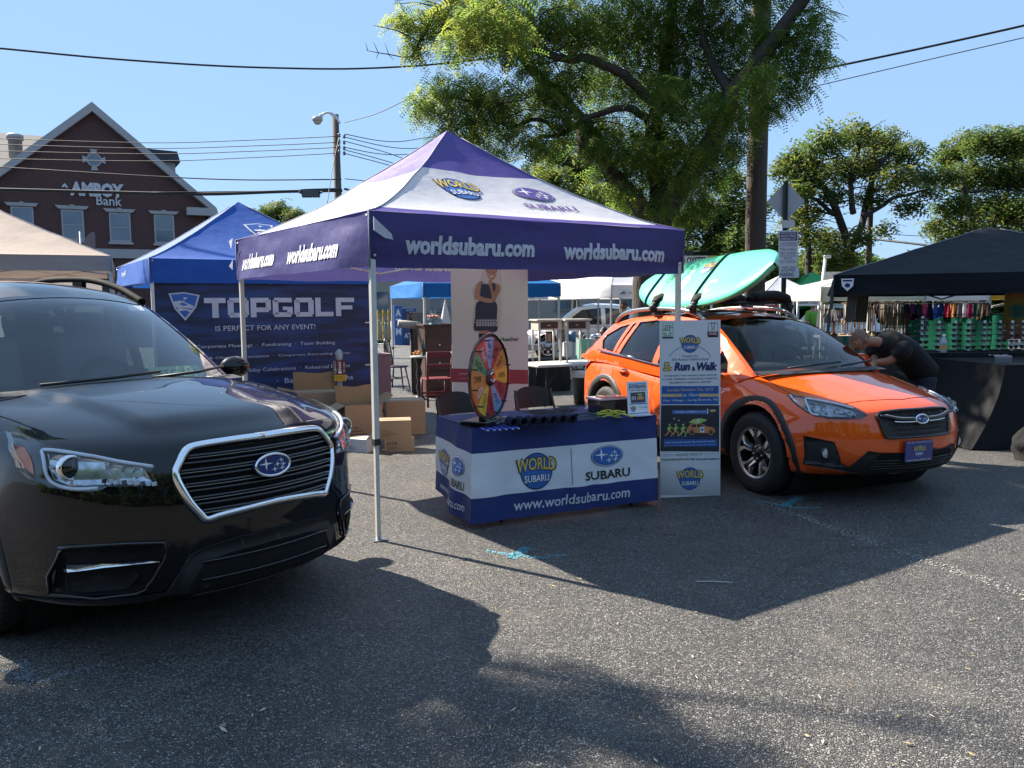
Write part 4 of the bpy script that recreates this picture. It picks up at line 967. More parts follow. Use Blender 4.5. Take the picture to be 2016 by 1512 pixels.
# ============================================================ table under the tent
def booth_table():
    A = Vector((-.29, 6.125, 0)); ux = Vector((cos(.43), sin(.43), 0)); L_ = 1.60; D = .78
    ang = atan2(ux.y, ux.x); H = .735
    t = thing('folding_table', 'folding table hidden under the blue and white printed tablecloth', 'table', (A.x, A.y, 0), ang)
    b = B(); b.box((L_/2, D/2, H-.03), (L_-.04, D-.04, .045), mat('table_plastic', (.5, .5, .48), .6), bev=.01); b.obj('tabletop', t)
    for x in (.22, L_-.22):
        b = B(); b.tube([(x, .1, H-.05), (x+.02, .05, .0)], .014, BLACKPLASTIC, 8); b.tube([(x, D-.1, H-.05), (x+.02, D-.03, .0)], .014, BLACKPLASTIC, 8); b.tube([(x+.01, .07, .3), (x+.01, D-.07, .3)], .012, BLACKPLASTIC, 8); b.obj('leg', t)
    cl = thing('tablecloth', 'blue and white tablecloth with printed globe and star logos hanging over the table', 'tablecloth', (A.x, A.y, 0), ang)
    blue = mat('cloth_blue', (.016, .031, .15), .75, var=.1, bump=.45, bs=7); white = mat('cloth_white', (.70, .70, .74), .8, var=.04, bump=.2, bs=10)
    Ht = H+.006; zb = .045
    def wav(s, z): return (1-z/Ht)*(.024*sin(s*5+1)+.022*sin(s*13+2*nz(s*2, 1))+.03*nz(s*2.3, z*2, 4))+.010*nz(s*4, z*5, 2)+.005*nz(s*9, z*9, 6)
    def front(u, v): s = u*L_; z = Ht-(Ht-zb)*v; e = 1-4*(u-.5)**2; return Vector((s+.03*(1-u)*v*0-.012*(u < .001)-.05*v*max(0, 1-u*12), -.012-abs(wav(s, z))*.9-.02*v-.03*(1-u)*v, z+.03*v*(1-u)*0))
    def left(u, v): s = u*D; z = Ht-(Ht-(zb+.10*u))*v; return (front(0, v) if u == 0 else Vector((-.012-.05*v*(1-u*.5)+wav(s+3, z)*1.2*min(1, u*6), s*(1-.04*v)-.012, z)))
    def right(u, v): s = u*D; z = Ht-(Ht-zb-.05*u)*v; return Vector((L_+.012+.03*v+wav(s+8, z)*.8, s, z))
    def back(u, v): s = u*L_; z = Ht-(Ht-.45)*v; return Vector((s, D+.012+wav(s+5, z), z))
    band = lambda u, v: blue if v < .27+.0*u or v > .735 else white
    b = B(); b.grid(lambda u, v: Vector((u*L_, -.012+v*(D+.024), Ht+.004*nz(u*5, v*4, 9))), 20, 10, blue)
    b.grid(front, 48, 30, blue, True, None, band); b.grid(left, 20, 30, blue, True, None, band); b.grid(right, 16, 30, blue, True, None, band); b.grid(back, 24, 10, blue, True)
    b.obj('cloth', cl); b = B(.03)
    f = lambda u, v, h=0: front(u/L_, (Ht-v)/(Ht-zb))+Vector((0, -.004-h, 0))
    cz = Ht-(Ht-zb)*.5
    world_logo(b, lambda u, v, h=0: f(u+.50, v+cz-.01, h), 0, 0, .34, .0, .0012)
    b.add([f(.80+q, z, .001) for q in (0, .004) for z in (cz-.14, cz+.14)], [(0, 2, 3, 1)], BLACKP)
    fo = lambda u, v, h=0: f(u+1.13, v+cz, h); oval_logo(b, fo, 0, .055, .30, .165, 0, .0012); b.text('SUBARU', (-.21, -.125, .21, -.055), BLACKP, fo, .001, .022)
    b.text('www.worldsubaru.com', (.30, zb+.055, 1.33, zb+.135), LETTER, f, .001, .015, .12)
    fl = lambda u, v, h=0: left((D-u)/D, (Ht-v)/(Ht-zb-.05))+Vector((-.004-h, 0, 0))
    world_logo(b, lambda u, v, h=0: fl(u+.20, v+cz-.01, h), 0, 0, .26, 0, .0012); oval_logo(b, lambda u, v, h=0: fl(u+.56, v+cz+.05, h), 0, 0, .24, .14, 0, .0012)
    b.text('SUBARU', (.46, cz-.11, .68, cz-.05), BLACKP, fl, .001, .02); b.text('www.worldsubaru.com', (.12, zb+.10, .72, zb+.16), LETTER, fl, .001, .012, .12); b.obj('printed_logo', cl)
    M = Matrix.Translation((A.x, A.y, 0)) @ Matrix.Rotation(ang, 4, 'Z')
    return M, ang, L_, D, Ht
TM, TANG, TL, TD, THT = booth_table()
def tpos(x, y, z=0): return TM @ Vector((x, y, THT+.004+z))
def table_at(px, py):
    """local table coordinates of a photo point on the table top"""
    p = TM.inverted() @ gp(px, py, THT); return p.x, p.y
def table_things():
    # prize wheel on a stand
    wx, wy = table_at(952, 836); w = thing('prize_wheel', 'multicoloured prize wheel with handwritten wedges standing on the table', 'prize wheel', tpos(wx, wy), 1.13)
    b = B(); b.box((0, 0, .02), (.34, .22, .04), GLOSSBLACK, bev=.006); b.obj('base', w)
    R_ = .325; zc = .02+.34; fc = planemap((0, -.055, zc), (1, 0, 0), (0, 0, 1))
    b = B(); b.box((0, .0, .22), (.07, .05, .40), GLOSSBLACK, bev=.006); b.obj('stand', w)
    cols = [(.75, .42, .05), (.72, .22, .04), (.40, .04, .05), (.10, .33, .60), (.58, .06, .05), (.05, .30, .13), (.70, .26, .06), (.72, .20, .05), (.78, .52, .07), (.42, .03, .04), (.12, .36, .62), (.38, .03, .06)]
    b = B(); b.prism(ell(0, 0, R_, R_, 48), BLACKPLASTIC, fc, -.012, .0)
    b.tube([fc(p[0], p[1], .002) for p in ell(0, 0, R_, R_, 48)+[(R_, 0)]], .008, GLOSSBLACK, 6, caps=False)
    scr = ['WIN', 'HAT', '5%', 'CUP', 'SPIN', 'PEN', 'BAG', 'KEY', 'COOL', 'GIFT', 'ANY', 'TEE']
    for k, cl in enumerate(cols):
        a0, a1 = 2*pi*k/12-.26, 2*pi*(k+1)/12-.26; m = mat('wedge_'+('amber', 'orange', 'maroon', 'blue', 'crimson', 'green', 'rust', 'red', 'yellow', 'wine', 'sky', 'plum')[k], cl, .35, var=.12, coat=.4)
        b.poly([(.04*cos(a0), .04*sin(a0))]+[(.30*cos(a0+(a1-a0)*i/4), .30*sin(a0+(a1-a0)*i/4)) for i in range(5)]+[(.04*cos(a1), .04*sin(a1))], m, fc, .003)
        am = (a0+a1)/2; g = lambda u, v, h, am=am: fc(u*cos(am)-v*sin(am), u*sin(am)+v*cos(am), h)
        b.text(scr[k], (.14, -.022, .26, .026), BLACKP if k not in (4, 7) else WHITEP, g, .005, 0, .2)
    b.obj('disc', w)
    b = B()
    for k in range(12):
        a = 2*pi*k/12-.26; b.cyl(fc(.285*cos(a), .285*sin(a), .0), fc(.285*cos(a), .285*sin(a), .045), .005, BLACKPLASTIC, n=6)
    b.obj('peg', w)
    b = B(); b.lathe([(.068, 0), (.066, .016), (.05, .02), (0, .021)], mat('hub_maroon', (.09, .02, .02), .3, coat=.5), 28, Matrix.Translation(fc(0, 0, .003)) @ Matrix.Rotation(pi/2, 4, 'X'))
    b.tube([fc(.035*cos(q), .035*sin(q), .026) for q in [.5+2.2*i/8 for i in range(9)]], .006, CHROME, 6); b.tube([fc(.035*cos(q), .035*sin(q), .026) for q in [3.6+2.2*i/8 for i in range(9)]], .006, CHROME, 6); b.obj('hub', w)
    # flyer stand
    fx, fy = table_at(1258, 818); fl = thing('flyer_stand', 'white enter and win flyer standing in a clear holder at the right table end', 'flyer', tpos(fx, fy), TANG-.02)
    f = planemap((-.10, 0, 0), (1, 0, 0), (0, .12, 1)); b = B(); b.prism(rrect(0, 0, .20, .275, .004), WHITEP, f, -.004, 0)
    b.text('ENTER&WIN', (.02, .215, .18, .245), NAVY, f, .001, .03, .1); b.text('A GREAT PRIZE BASKET', (.02, .196, .18, .208), NAVY, f, .001, .02)
    b.poly([(.02, .25), (.18, .25), (.18, .256), (.02, .256)], BLUEP, f, .001); b.poly(rrect(.03, .10, .17, .185, .004), mat('flyer_picture', (.07, .06, .09), .5), f, .001)
    b.poly([(.09, .125), (.155, .125), (.15, .145), (.135, .158), (.105, .158), (.095, .145)], mat('flyer_orange', (.6, .3, .12), .5), f, .002); b.poly(ell(.12, .168, .03, .006, 12), mat('flyer_green', (.35, .55, .15), .5), f, .002)
    for k in range(3): b.poly([(.04+.015*k, .125), (.046+.015*k, .125), (.048+.015*k, .155), (.042+.015*k, .155)], WHITEP, f, .002)
    b.poly([(.02, .088), (.18, .088), (.18, .096), (.02, .096)], BLUEP, f, .001); b.poly([(.01, .012), (.19, .012), (.19, .018), (.01, .018)], BLUEP, f, .001)
    world_logo(b, f, .05, .052, .055, .001, .0005); b.text('732-747-5005', (.10, .055, .18, .066), NAVY, f, .001); b.obj('sheet', fl)
    b = B(); b.prism(ell(.09, 0, .11, .05, 20), mat('acrylic_base', (.6, .62, .65), .15, coat=.5), lambda u, v, h=0: Vector((u-.09, v-.03, h)), .0, .004); b.obj('holder_base', fl)
    # dark box with orange lid and a clear tub
    bx, by = table_at(1213, 818); o = thing('storage_box', 'black box with a pale orange rimmed lid behind the flyer', 'box', tpos(bx, by+.12), TANG)
    b = B(); b.box((0, 0, .06), (.28, .2, .12), GLOSSBLACK, bev=.008); b.obj('body', o); b = B(); b.box((0, 0, .128), (.31, .23, .018), mat('lid_pink', (.62, .35, .38), .2, coat=.6), bev=.008); b.box((.02, 0, .14), (.2, .15, .008), mat('lid_orange', (.7, .22, .10), .25, coat=.5)); b.obj('lid', o)
    # row of can coolers
    for i in range(7):
        px = 1000+i*19; x, y = table_at(px, 839-i*1.2); o = B(); o.lathe([(.0, .0), (.034, 0), (.036, .006), (.036, .10), (.03, .104), (.028, .02), (0, .018)], mat('foam_navy', (.012, .016, .04), .85), 18)
        M2 = Matrix.Rotation(pi/2, 4, 'X'); q = B(); q.add([M2 @ Vector(v) for v in o.v], o.f, MATS['foam_navy'], True)
        q.tube([(.036*cos(a), -.002, .036*sin(a)) for a in [2*pi*k/16 for k in range(17)]], .003, mat('cooler_trim', (.03, .05, .20), .7), 5)
        q = tag(q.obj('can_cooler', None, tpos(x, y-.02, .037)), 'row of navy foam can coolers lying on the table front edge', 'can cooler', 'can coolers on the table'); q.rotation_euler = (0, 0, TANG)
    # pens
    for i in range(6):
        x, y = table_at(955+i*12, 849-i*.8); b = B(); d = Vector((.02*sin(i*2), -1, 0)).normalized(); p = Vector((0, .09, .008))
        b.tube([p, p+d*.13], .0075, mat('pen_blue', (.02, .05, .55), .3, coat=.5), 8); b.tube([p+d*.13, p+d*.155], [.0075, .006], mat('pen_tip', (.35, .42, .75), .2, coat=.5), 8)
        tag(b.obj('pen', None, tpos(x, y, 0)), 'blue pen with a pale tip laid beside the prize wheel', 'pen', 'pens on the table').rotation_euler = (0, 0, TANG)
    # folded dark shirt, lanyards, bags of yellow tipped bands
    x, y = table_at(1075, 828); b = B(); b.grid(lambda u, v: ((u-.5)*.46, (v-.5)*.26, .03+.035*abs(nz(u*4, v*4, 1))+.03*sin(pi*u)*sin(pi*v)+.05*(u-.5)**2*4), 24, 14, mat('shirt_black', (.012, .012, .02), .85, bump=.3, bs=20)); b.grid(lambda u, v: ((u-.5)*.46, -.13, .02+.03*v), 8, 1, MATS['shirt_black'])
    tag(b.obj('folded_shirt', None, tpos(x, y+.02)), 'crumpled black shirt lying in the middle of the booth table', 'shirt').rotation_euler = (0, 0, TANG)
    for i, (px, py, lb, cl) in enumerate(((1178, 823, 'yellow green key lanyard spread in front of the black box', (.55, .55, .06)), (1205, 825, 'yellow tipped lanyard nearest the flyer holder', (.62, .60, .10)), (1140, 828, 'dark green lanyard lying between shirt and yellow lanyards', (.03, .09, .05)))):
        x, y = table_at(px, py); b = B(); m = mat('lanyard_%s' % ('lime', 'lemon', 'green')[i], cl, .7); r = random.Random(i)
        for k in range(4):
            p0 = Vector((r.uniform(-.08, .05), r.uniform(-.03, .06), .012+.012*k)); b.tube(catmull([p0, p0+Vector((.05, -.03, .012)), p0+Vector((.09, -.05, 0)), p0+Vector((.13, -.07+.02*k, -.004))], 4), .008, m if k % 2 else MATS['lanyard_lime' if i == 0 else m.name], 6, flat=(1.6, .5))
        b.ball((.14, -.06, .018), (.022, .014, .012), m, 10, 7); tag(b.obj('lanyard', None, tpos(x, y)), lb, 'lanyard', 'lanyards on the table').rotation_euler = (0, 0, TANG)
    x, y = table_at(1180, 812); b = B(); b.grid(lambda u, v: ((u-.5)*.2, (v-.5)*.12, .03+.05*sin(pi*u)*sin(pi*v)+.015*nz(u*9, v*9)), 14, 10, glass('poly_bag', (.8, .84, .86), 1.5)); tag(b.obj('plastic_bag', None, tpos(x, y+.03)), 'clear plastic bag slumped beside the yellow lanyards', 'plastic bag').rotation_euler = (0, 0, TANG)
    x, y = table_at(995, 838); b = B(); b.grid(lambda u, v: ((u-.5)*.22, (v-.5)*.10, .015+.04*sin(pi*u)*sin(pi*v)+.02*nz(u*7, v*7)), 14, 8, glass('poly_wrap', (.75, .8, .84), 1.6)); tag(b.obj('plastic_bag', None, tpos(x+.02, y+.09)), 'crumpled clear wrap behind the pens and the prize wheel', 'plastic bag').rotation_euler = (0, 0, TANG)
table_things()

def folding_chair(px, py, label, rot):
    t = thing('folding_chair', label, 'folding chair', gp(px, py), rot, 'folding chairs behind the booth table'); m = mat('chair_black', (.02, .02, .021), .4, bump=.05)
    b = B(); b.box((0, 0, .44), (.42, .40, .03), m, bev=.012); b.obj('seat', t)
    b = B(); b.grid(lambda u, v: ((u-.5)*.44, .22+.03*(1-(2*u-1)**2)+.03*v, .62+.21*v*(1-.35*abs(2*u-1)**3)), 14, 6, m); b.grid(lambda u, v: ((u-.5)*.44, .235+.03*(1-(2*u-1)**2)+.03*v, .62+.21*v*(1-.35*abs(2*u-1)**3)), 14, 6, m); b.obj('backrest', t)
    for s_ in (-1, 1):
        b = B(); b.tube([(s_*.21, .26, .80), (s_*.215, .12, .44), (s_*.22, -.22, 0)], .013, m, 8); b.obj('leg', t); b = B(); b.tube([(s_*.19, -.12, .42), (s_*.19, .24, 0)], .013, m, 8); b.obj('leg', t)
    return t
folding_chair(930, 950, 'black folding chair behind the left end of the booth table', TH+.1)
folding_chair(1078, 930, 'black folding chair behind the middle of the booth table', TH-.05)

# ============================================================ 5k sign board
def run_sign():
    A = gp(1300, 981); Bp = gp(1418, 976); U = Vector((Bp.x-A.x, Bp.y-A.y, 0)); Wd = U.length; ang = atan2(U.y, U.x); Hh = 1.50
    t = thing('event_sign', 'tall white 5k Run & Walk sign board leaning beside the tablecloth', 'sign', (A.x, A.y, 0), ang)
    f = planemap((0, 0, .004), (1, 0, 0), (0, .035, 1)); b = B(); b.prism([(0, 0), (Wd, 0), (Wd, Hh), (0, Hh)], mat('board_white', (.66, .67, .70), .5, var=.02), f, -.012, 0); b.obj('board', t)
    def q(x, y):   # from the enlarged photo: pixel -> board
        xl = 300+25*(y-58)/1422; xr = 803+5*(y-58)/1400; yt = 58; yb = 1480-27*(x-325)/483
        return (x-xl)/(xr-xl)*Wd, (1-(y-yt)/(yb-yt))*Hh
    def bx(x0, y0, x1, y1): a = q(x0, y1); c = q(x1, y0); return (a[0], a[1], c[0], c[1])
    rc = lambda x0, y0, x1, y1: [q(x0, y1), q(x1, y1), q(x1, y0), q(x0, y0)]
    b = B(); T = lambda s_, bb, m, bold=0, sh=0, h=.0035: b.text(s_, bx(*bb), m, f, h, bold, sh)
    grey = mat('board_grey', (.33, .35, .40), .5, var=.02)
    SL = mat('sign_blue', (.02, .10, .36), .5); TAN = mat('sign_tan', (.60, .42, .20), .5); DKP = mat('sign_dark', (.022, .024, .035), .5); OR = mat('sign_orange', (.62, .26, .10), .5); LG = mat('sign_lime', (.38, .55, .14), .5)
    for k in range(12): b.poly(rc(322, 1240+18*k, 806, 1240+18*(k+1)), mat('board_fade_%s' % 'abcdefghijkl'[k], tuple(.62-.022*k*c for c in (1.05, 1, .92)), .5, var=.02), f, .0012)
    b.poly(rc(322, 76, 412, 202), mat('sign_green', (.20, .42, .22), .5), f, .001); b.poly(rc(327, 81, 407, 186), mat('sign_pale', (.55, .62, .56), .5), f, .0018); b.poly(rc(345, 96, 384, 140), BLACKP, f, .0024); c = q(365, 118); b.poly(ell(c[0], c[1], .016, .02, 14), WHITEP, f, .003); b.poly(ell(c[0], c[1], .007, .012, 10), BLACKP, f, .0036)
    for dx, dy in ((340, 165), (390, 160), (352, 180), (380, 178), (335, 130), (395, 110)): c = q(dx, dy); b.poly(ell(c[0], c[1], .012, .010, 8), MATS['sign_green'], f, .003)
    b.poly(rc(322, 190, 412, 201), NAVY, f, .003)
    b.poly([q(*p) for p in ((698, 195), (782, 195), (782, 88), (772, 80), (708, 80), (698, 88))], BLACKP, f, .001); b.poly(rc(702, 86, 778, 150), MATS['board_white'], f, .0018); b.poly(rc(694, 150, 784, 182), mat('sign_maroon', (.16, .03, .04), .5), f, .0024)
    for sx in (-1, 1): c = q(740, 108); b.add([f(c[0]+sx*a, c[1]+z, .003) for a, z in ((.012, .03), (.017, .03), (.010, -.025), (.004, -.025))], [(0, 1, 2, 3) if sx < 0 else (3, 2, 1, 0)], BLACKP)
    T('SAFETY', (722, 134, 758, 144), BLACKP); T('AWARD', (708, 156, 770, 176), WHITEP, h=.004)
    def WL(x, y, wpx): c = q(x, y); world_logo(b, f, c[0], c[1], wpx/503*Wd, .0022, .0008)
    WL(551, 245, 172); WL(559, 1322, 222)
    for k in range(-14, 14):
        a0, a1 = k*.068, (k+1)*.068; P = []
        if abs(k+.5) < 4.5: continue
        P = [q(552+215*sin(a), 470-215*cos(a)) for a in (a0, a1)]+[q(552+211*sin(a), 470-211*cos(a)) for a in (a1, a0)]; b.poly(P, BLUEP, f, .002)
    T('Presents the', (487, 332, 617, 350), mat('sign_ink', (.07, .08, .12), .5)); INK = MATS['sign_ink']; T('5th Annual Valerie Fund', (402, 355, 706, 379), INK, 0, .25)
    T('5', (330, 388, 384, 462), BLACKP, .07, .15); T('5', (335, 393, 381, 459), GOLD, .03, .15, .0045); T('k', (372, 414, 410, 460), BLACKP, .04, .15); T('k', (376, 418, 406, 458), GOLD, .01, .15, .0045)
    T('Run', (421, 390, 553, 459), NAVY, .05, .2); T('&', (567, 424, 598, 459), BLACKP, .03); T('Walk', (606, 390, 778, 459), NAVY, .05, .2)
    T('TO BENEFIT THE VALERIE FUND CENTER', (338, 486, 776, 505), INK, .01); T('AT THE UTERBERG CHILDREN\'S HOSPITAL,', (324, 512, 786, 535), INK, .01); T('MONMOUTH MEDICAL CENTER', (386, 540, 728, 560), INK, .01)
    b.poly(rc(322, 580, 790, 725), SL, f, .001); T('Sunday October 7th, 2018', (368, 594, 746, 630), TAN, .01); 
    b.poly([q(*p) for p in ((322, 667), (480, 667), (480, 674), (495, 655), (480, 636), (480, 643), (322, 643))], TAN, f, .002); b.poly([q(*p) for p in ((790, 641), (640, 641), (640, 634), (622, 653), (640, 672), (640, 665), (790, 665))], TAN, f, .002)
    T('at 10am', (500, 636, 618, 664), WHITEP); T('Pier Village - Long Branch, NJ', (338, 677, 778, 710), WHITEP)
    b.poly(rc(320, 733, 796, 1103), DKP, f, .001); b.poly(rc(410, 770, 705, 804), BLUEP, f, .002); T('WORLD SUBARU', (430, 776, 618, 797), WHITEP, .01); T('PRESENTS', (624, 778, 688, 790), WHITEP)
    c = q(743, 776); b.poly(ell(c[0], c[1], .03, .011, 14), TAN, f, .002); b.poly([q(*p) for p in ((715, 768), (715, 785), (728, 776))], TAN, f, .002); b.poly(rc(695, 760, 703, 800), WHITEP, f, .003)
    # runners
    for k, (x, m) in enumerate(((390, LG), (440, LG), (500, LG))):
        lg = OR if k < 2 else LG
        c = q(x, 890); b.poly(ell(c[0], c[1], .0085, .010, 10), m, f, .002); b.poly([q(*p) for p in ((x-10, 940), (x+8, 940), (x+10, 903), (x-6, 903))], m, f, .002)
        b.poly([q(*p) for p in ((x+8, 910), (x+22, 922), (x+26, 914), (x+14, 905))], m, f, .0024); b.poly([q(*p) for p in ((x-8, 908), (x-22, 925), (x-14, 930), (x-4, 916))], m, f, .0024)
        b.poly([q(*p) for p in ((x, 940), (x+20, 960), (x+14, 982), (x+20, 984), (x+28, 958), (x+9, 936))], lg, f, .0024); b.poly([q(*p) for p in ((x-10, 938), (x-22, 962), (x-38, 972), (x-34, 978), (x-15, 968), (x+2, 944))], lg, f, .0028)
    for x, y in ((425, 842), (463, 856)): b.poly([q(*p) for p in ((x-8, y), (x+10, y+4), (x+4, y-8), (x, y-3))], WHITEP, f, .002)
    b.poly([q(*p) for p in ((528, 955), (532, 920), (560, 885), (610, 876), (655, 880), (695, 903), (750, 912), (762, 935), (756, 955))], OR, f, .002)
    b.poly([q(*p) for p in ((560, 908), (575, 888), (606, 884), (606, 908))], DKP, f, .003); b.poly([q(*p) for p in ((614, 908), (614, 884), (650, 886), (682, 908))], DKP, f, .003)
    c = q(620, 858); b.poly([q(*p) for p in ((546, 872), (580, 845), (640, 836), (692, 848), (690, 856), (640, 876), (590, 880))], LG, f, .0024); b.poly(ell(c[0], c[1], .014, .017, 14), MATS['sign_pale'], f, .003)
    for x in (572, 728): c = q(x, 950); b.poly(ell(c[0], c[1], .027, .029, 18), DKP, f, .003); b.poly(ell(c[0], c[1], .022, .023, 18), OR, f, .0035); b.poly(ell(c[0], c[1], .016, .017, 18), DKP, f, .004)
    b.poly(rc(640, 905, 672, 950), WHITEP, f, .0034); b.poly(rc(646, 918, 666, 938), BLUEP, f, .004)
    b.poly(rc(345, 1005, 780, 1062), SL, f, .0016)
    for k in range(13):
        x = 362+33*k; P = [q(x+13*cos(a)*(1-.07*i), 994-12*sin(a)*(1-.07*i)) for i, a in enumerate([-.4+.55*i for i in range(9)])]
        pts = [f(p[0], p[1], .003) for p in P]; b.tube(pts, .0028, SL, 4)
    T('THE VALERIE FUND 5K RUN & WALK', (350, 1014, 764, 1040), WHITEP, .005); T('SUPPORTING CHILDREN WITH CANCER AND BLOOD DISORDERS', (350, 1046, 764, 1058), WHITEP)
    b.poly(rc(340, 1131, 444, 1133), INK, f, .003); b.poly(rc(672, 1120, 796, 1122), INK, f, .003); T('REGISTER TODAY AT:', (450, 1114, 664, 1140), INK); T('TheValerieFund.org/', (330, 1152, 600, 1184), BLACKP, .02); T('World-Subaru', (606, 1148, 798, 1174), NAVY, .02)
    b.obj('printed_panel', t)
    b = B(); b.tube([(Wd/2, .06, Hh*.8), (Wd/2, .42, 0)], .012, BLACKPLASTIC, 6); b.obj('prop_leg', t)
run_sign()

# ============================================================ pull-up banner
def pullup_banner():
    C0 = atY(890, 700, 8.75); C1 = atY(1040, 700, 9.15); U = Vector((C1.x-C0.x, C1.y-C0.y, 0)); Wd = U.length; ang = atan2(U.y, U.x); Hh = 2.12
    t = thing('pull_up_banner', 'pale pull-up banner with a printed standing woman and a red stripe behind the table', 'banner', (C0.x, C0.y, 0), ang)
    b = B(); f0 = planemap((0, 0, 0), (1, 0, 0), (0, 0, 1)); pale = mat('banner_pale', (.72, .71, .70), .6, var=.02); b.prism([(0, .07), (Wd, .07), (Wd, Hh), (0, Hh)], pale, f0, -.003, 0); b.obj('panel', t)
    b = B(); b.box((Wd/2, .0, .035), (Wd+.03, .12, .07), SILVER, bev=.012); b.box((Wd/2, 0, .01), (.1, .4, .02), SILVER); b.box((Wd/2, .01, Hh), (Wd, .02, .03), SILVER); b.cyl((Wd/2, .03, .05), (Wd/2, .03, Hh), .012, SILVER); b.obj('stand', t)
    M = Matrix.Translation((C0.x, C0.y, 0)) @ Matrix.Rotation(ang, 4, 'Z'); Mi = M.inverted(); N = Vector((sin(ang), -cos(ang), 0))
    def q(x, y):  # crop scale 4.4465 of the photo at (870,520)
        p = Mi @ onplane(870+x/4.4465, 520+y/4.4465, C0, N); return p.x, p.z
    pl = lambda P, m, h: b.add([f0(*q(*p), h) for p in P], [tuple(range(len(P)))[::-1]], m)
    b = B(); skin = mat('print_skin', (.48, .27, .20), .6); skin2 = mat('print_skin_shade', (.40, .21, .15), .6); dress = mat('print_dress', (.03, .045, .09), .6); hair = mat('print_hair', (.28, .17, .10), .6); red = mat('print_red', (.33, .055, .08), .6); lace = mat('print_lace', (.5, .5, .55), .6); shd = mat('print_backdrop', (.62, .61, .605), .6)
    sm = lambda P, k=4: [(p.x, p.y) for p in catmull([(x, y, 0) for x, y in P], k, True)]
    pl(sm([(262, 230), (330, 130), (400, -10), (500, 20), (530, 180), (520, 300), (495, 580), (275, 590), (285, 330)]), shd, .0006)
    pl([(75, 912), (756, 926), (754, 1050), (75, 1032)], red, .001)
    pl(sm([(330, 585), (400, 585), (395, 640), (330, 640)]), skin, .0012); pl(sm([(375, 585), (440, 585), (470, 680), (410, 690)]), mat('print_pink', (.50, .17, .20), .6), .0013); pl([(322, 608), (412, 608), (408, 660), (322, 690)], BLACKP, .0016)
    pl(sm([(305, 335), (400, 325), (478, 340), (482, 460), (480, 586), (380, 580), (283, 578), (290, 460)]), dress, .0015)
    pl(sm([(345, 150), (385, 175), (440, 165), (470, 175), (480, 260), (460, 335), (400, 345), (330, 335), (335, 250)]), dress, .0018)
    pl(sm([(345, 150), (300, 185), (283, 280), (300, 310), (400, 338), (455, 330), (450, 310), (345, 285), (335, 240)]), skin, .0022)
    pl(sm([(470, 175), (505, 185), (508, 230), (470, 310), (440, 330), (438, 315), (425, 230), (405, 160), (430, 140), (445, 220), (455, 240), (468, 220)]), skin2, .0026)
    pl(sm([(390, 50), (415, 30), (465, 30), (478, 60), (470, 110), (440, 145), (410, 125), (395, 90)]), skin, .0024); pl(sm([(385, 70), (392, 35), (430, 15), (478, 35), (480, 70), (465, 48), (410, 48)]), hair, .0028)
    pl(sm([(412, 95), (430, 105), (450, 95), (440, 112), (422, 112)]), WHITEP, .003); pl(sm([(410, 70), (420, 66), (424, 72), (414, 75)]), BLACKP, .003); pl(sm([(442, 70), (452, 66), (456, 72), (446, 75)]), BLACKP, .003)
    for k in range(8): x = 300+k*24; pl(sm([(x, 490), (x+12, 482), (x+20, 495), (x+8, 505)], 2), lace, .0026); pl(sm([(x, 530), (x+12, 522), (x+20, 535), (x+8, 545)], 2), lace, .0026)
    pl([(292, 508), (478, 510), (478, 520), (292, 518)], lace, .0024)
    for k in range(5): x = 352+k*14; pl(sm([(x, 165+abs(k-2)*-3), (x+10, 160), (x+12, 172), (x+3, 176)], 2), lace, .003)
    def T(s_, x0, y0, x1, y1, m, bold=0, sh=0): a = q(x0, y1); c = q(x1, y0); b.text(s_, (a[0], a[1], c[0], c[1]), m, f0, .0035, bold, sh)
    T('Heather', 512, 636, 674, 676, BLACKP, .012); T('Heather Sanders', 154, 938, 480, 966, WHITEP); T('Acute Lymphoblastic Leukemia', 154, 980, 556, 1008, WHITEP)
    ink = MATS['sign_ink']
    for s_, x0, x1, y in (('"I met other kids, neighbors and', 176, 632, 1072), ('many friends at my first Valerie', 176, 662, 1114), ('Fund walk. Our team became the', 176, 634, 1156), ('largest one there and raised over', 176, 640, 1198), ('$22,000 for the Fund."', 176, 545, 1236)): T(s_, x0, y, x1, y+26, ink)
    b.obj('print', t)
pullup_banner()
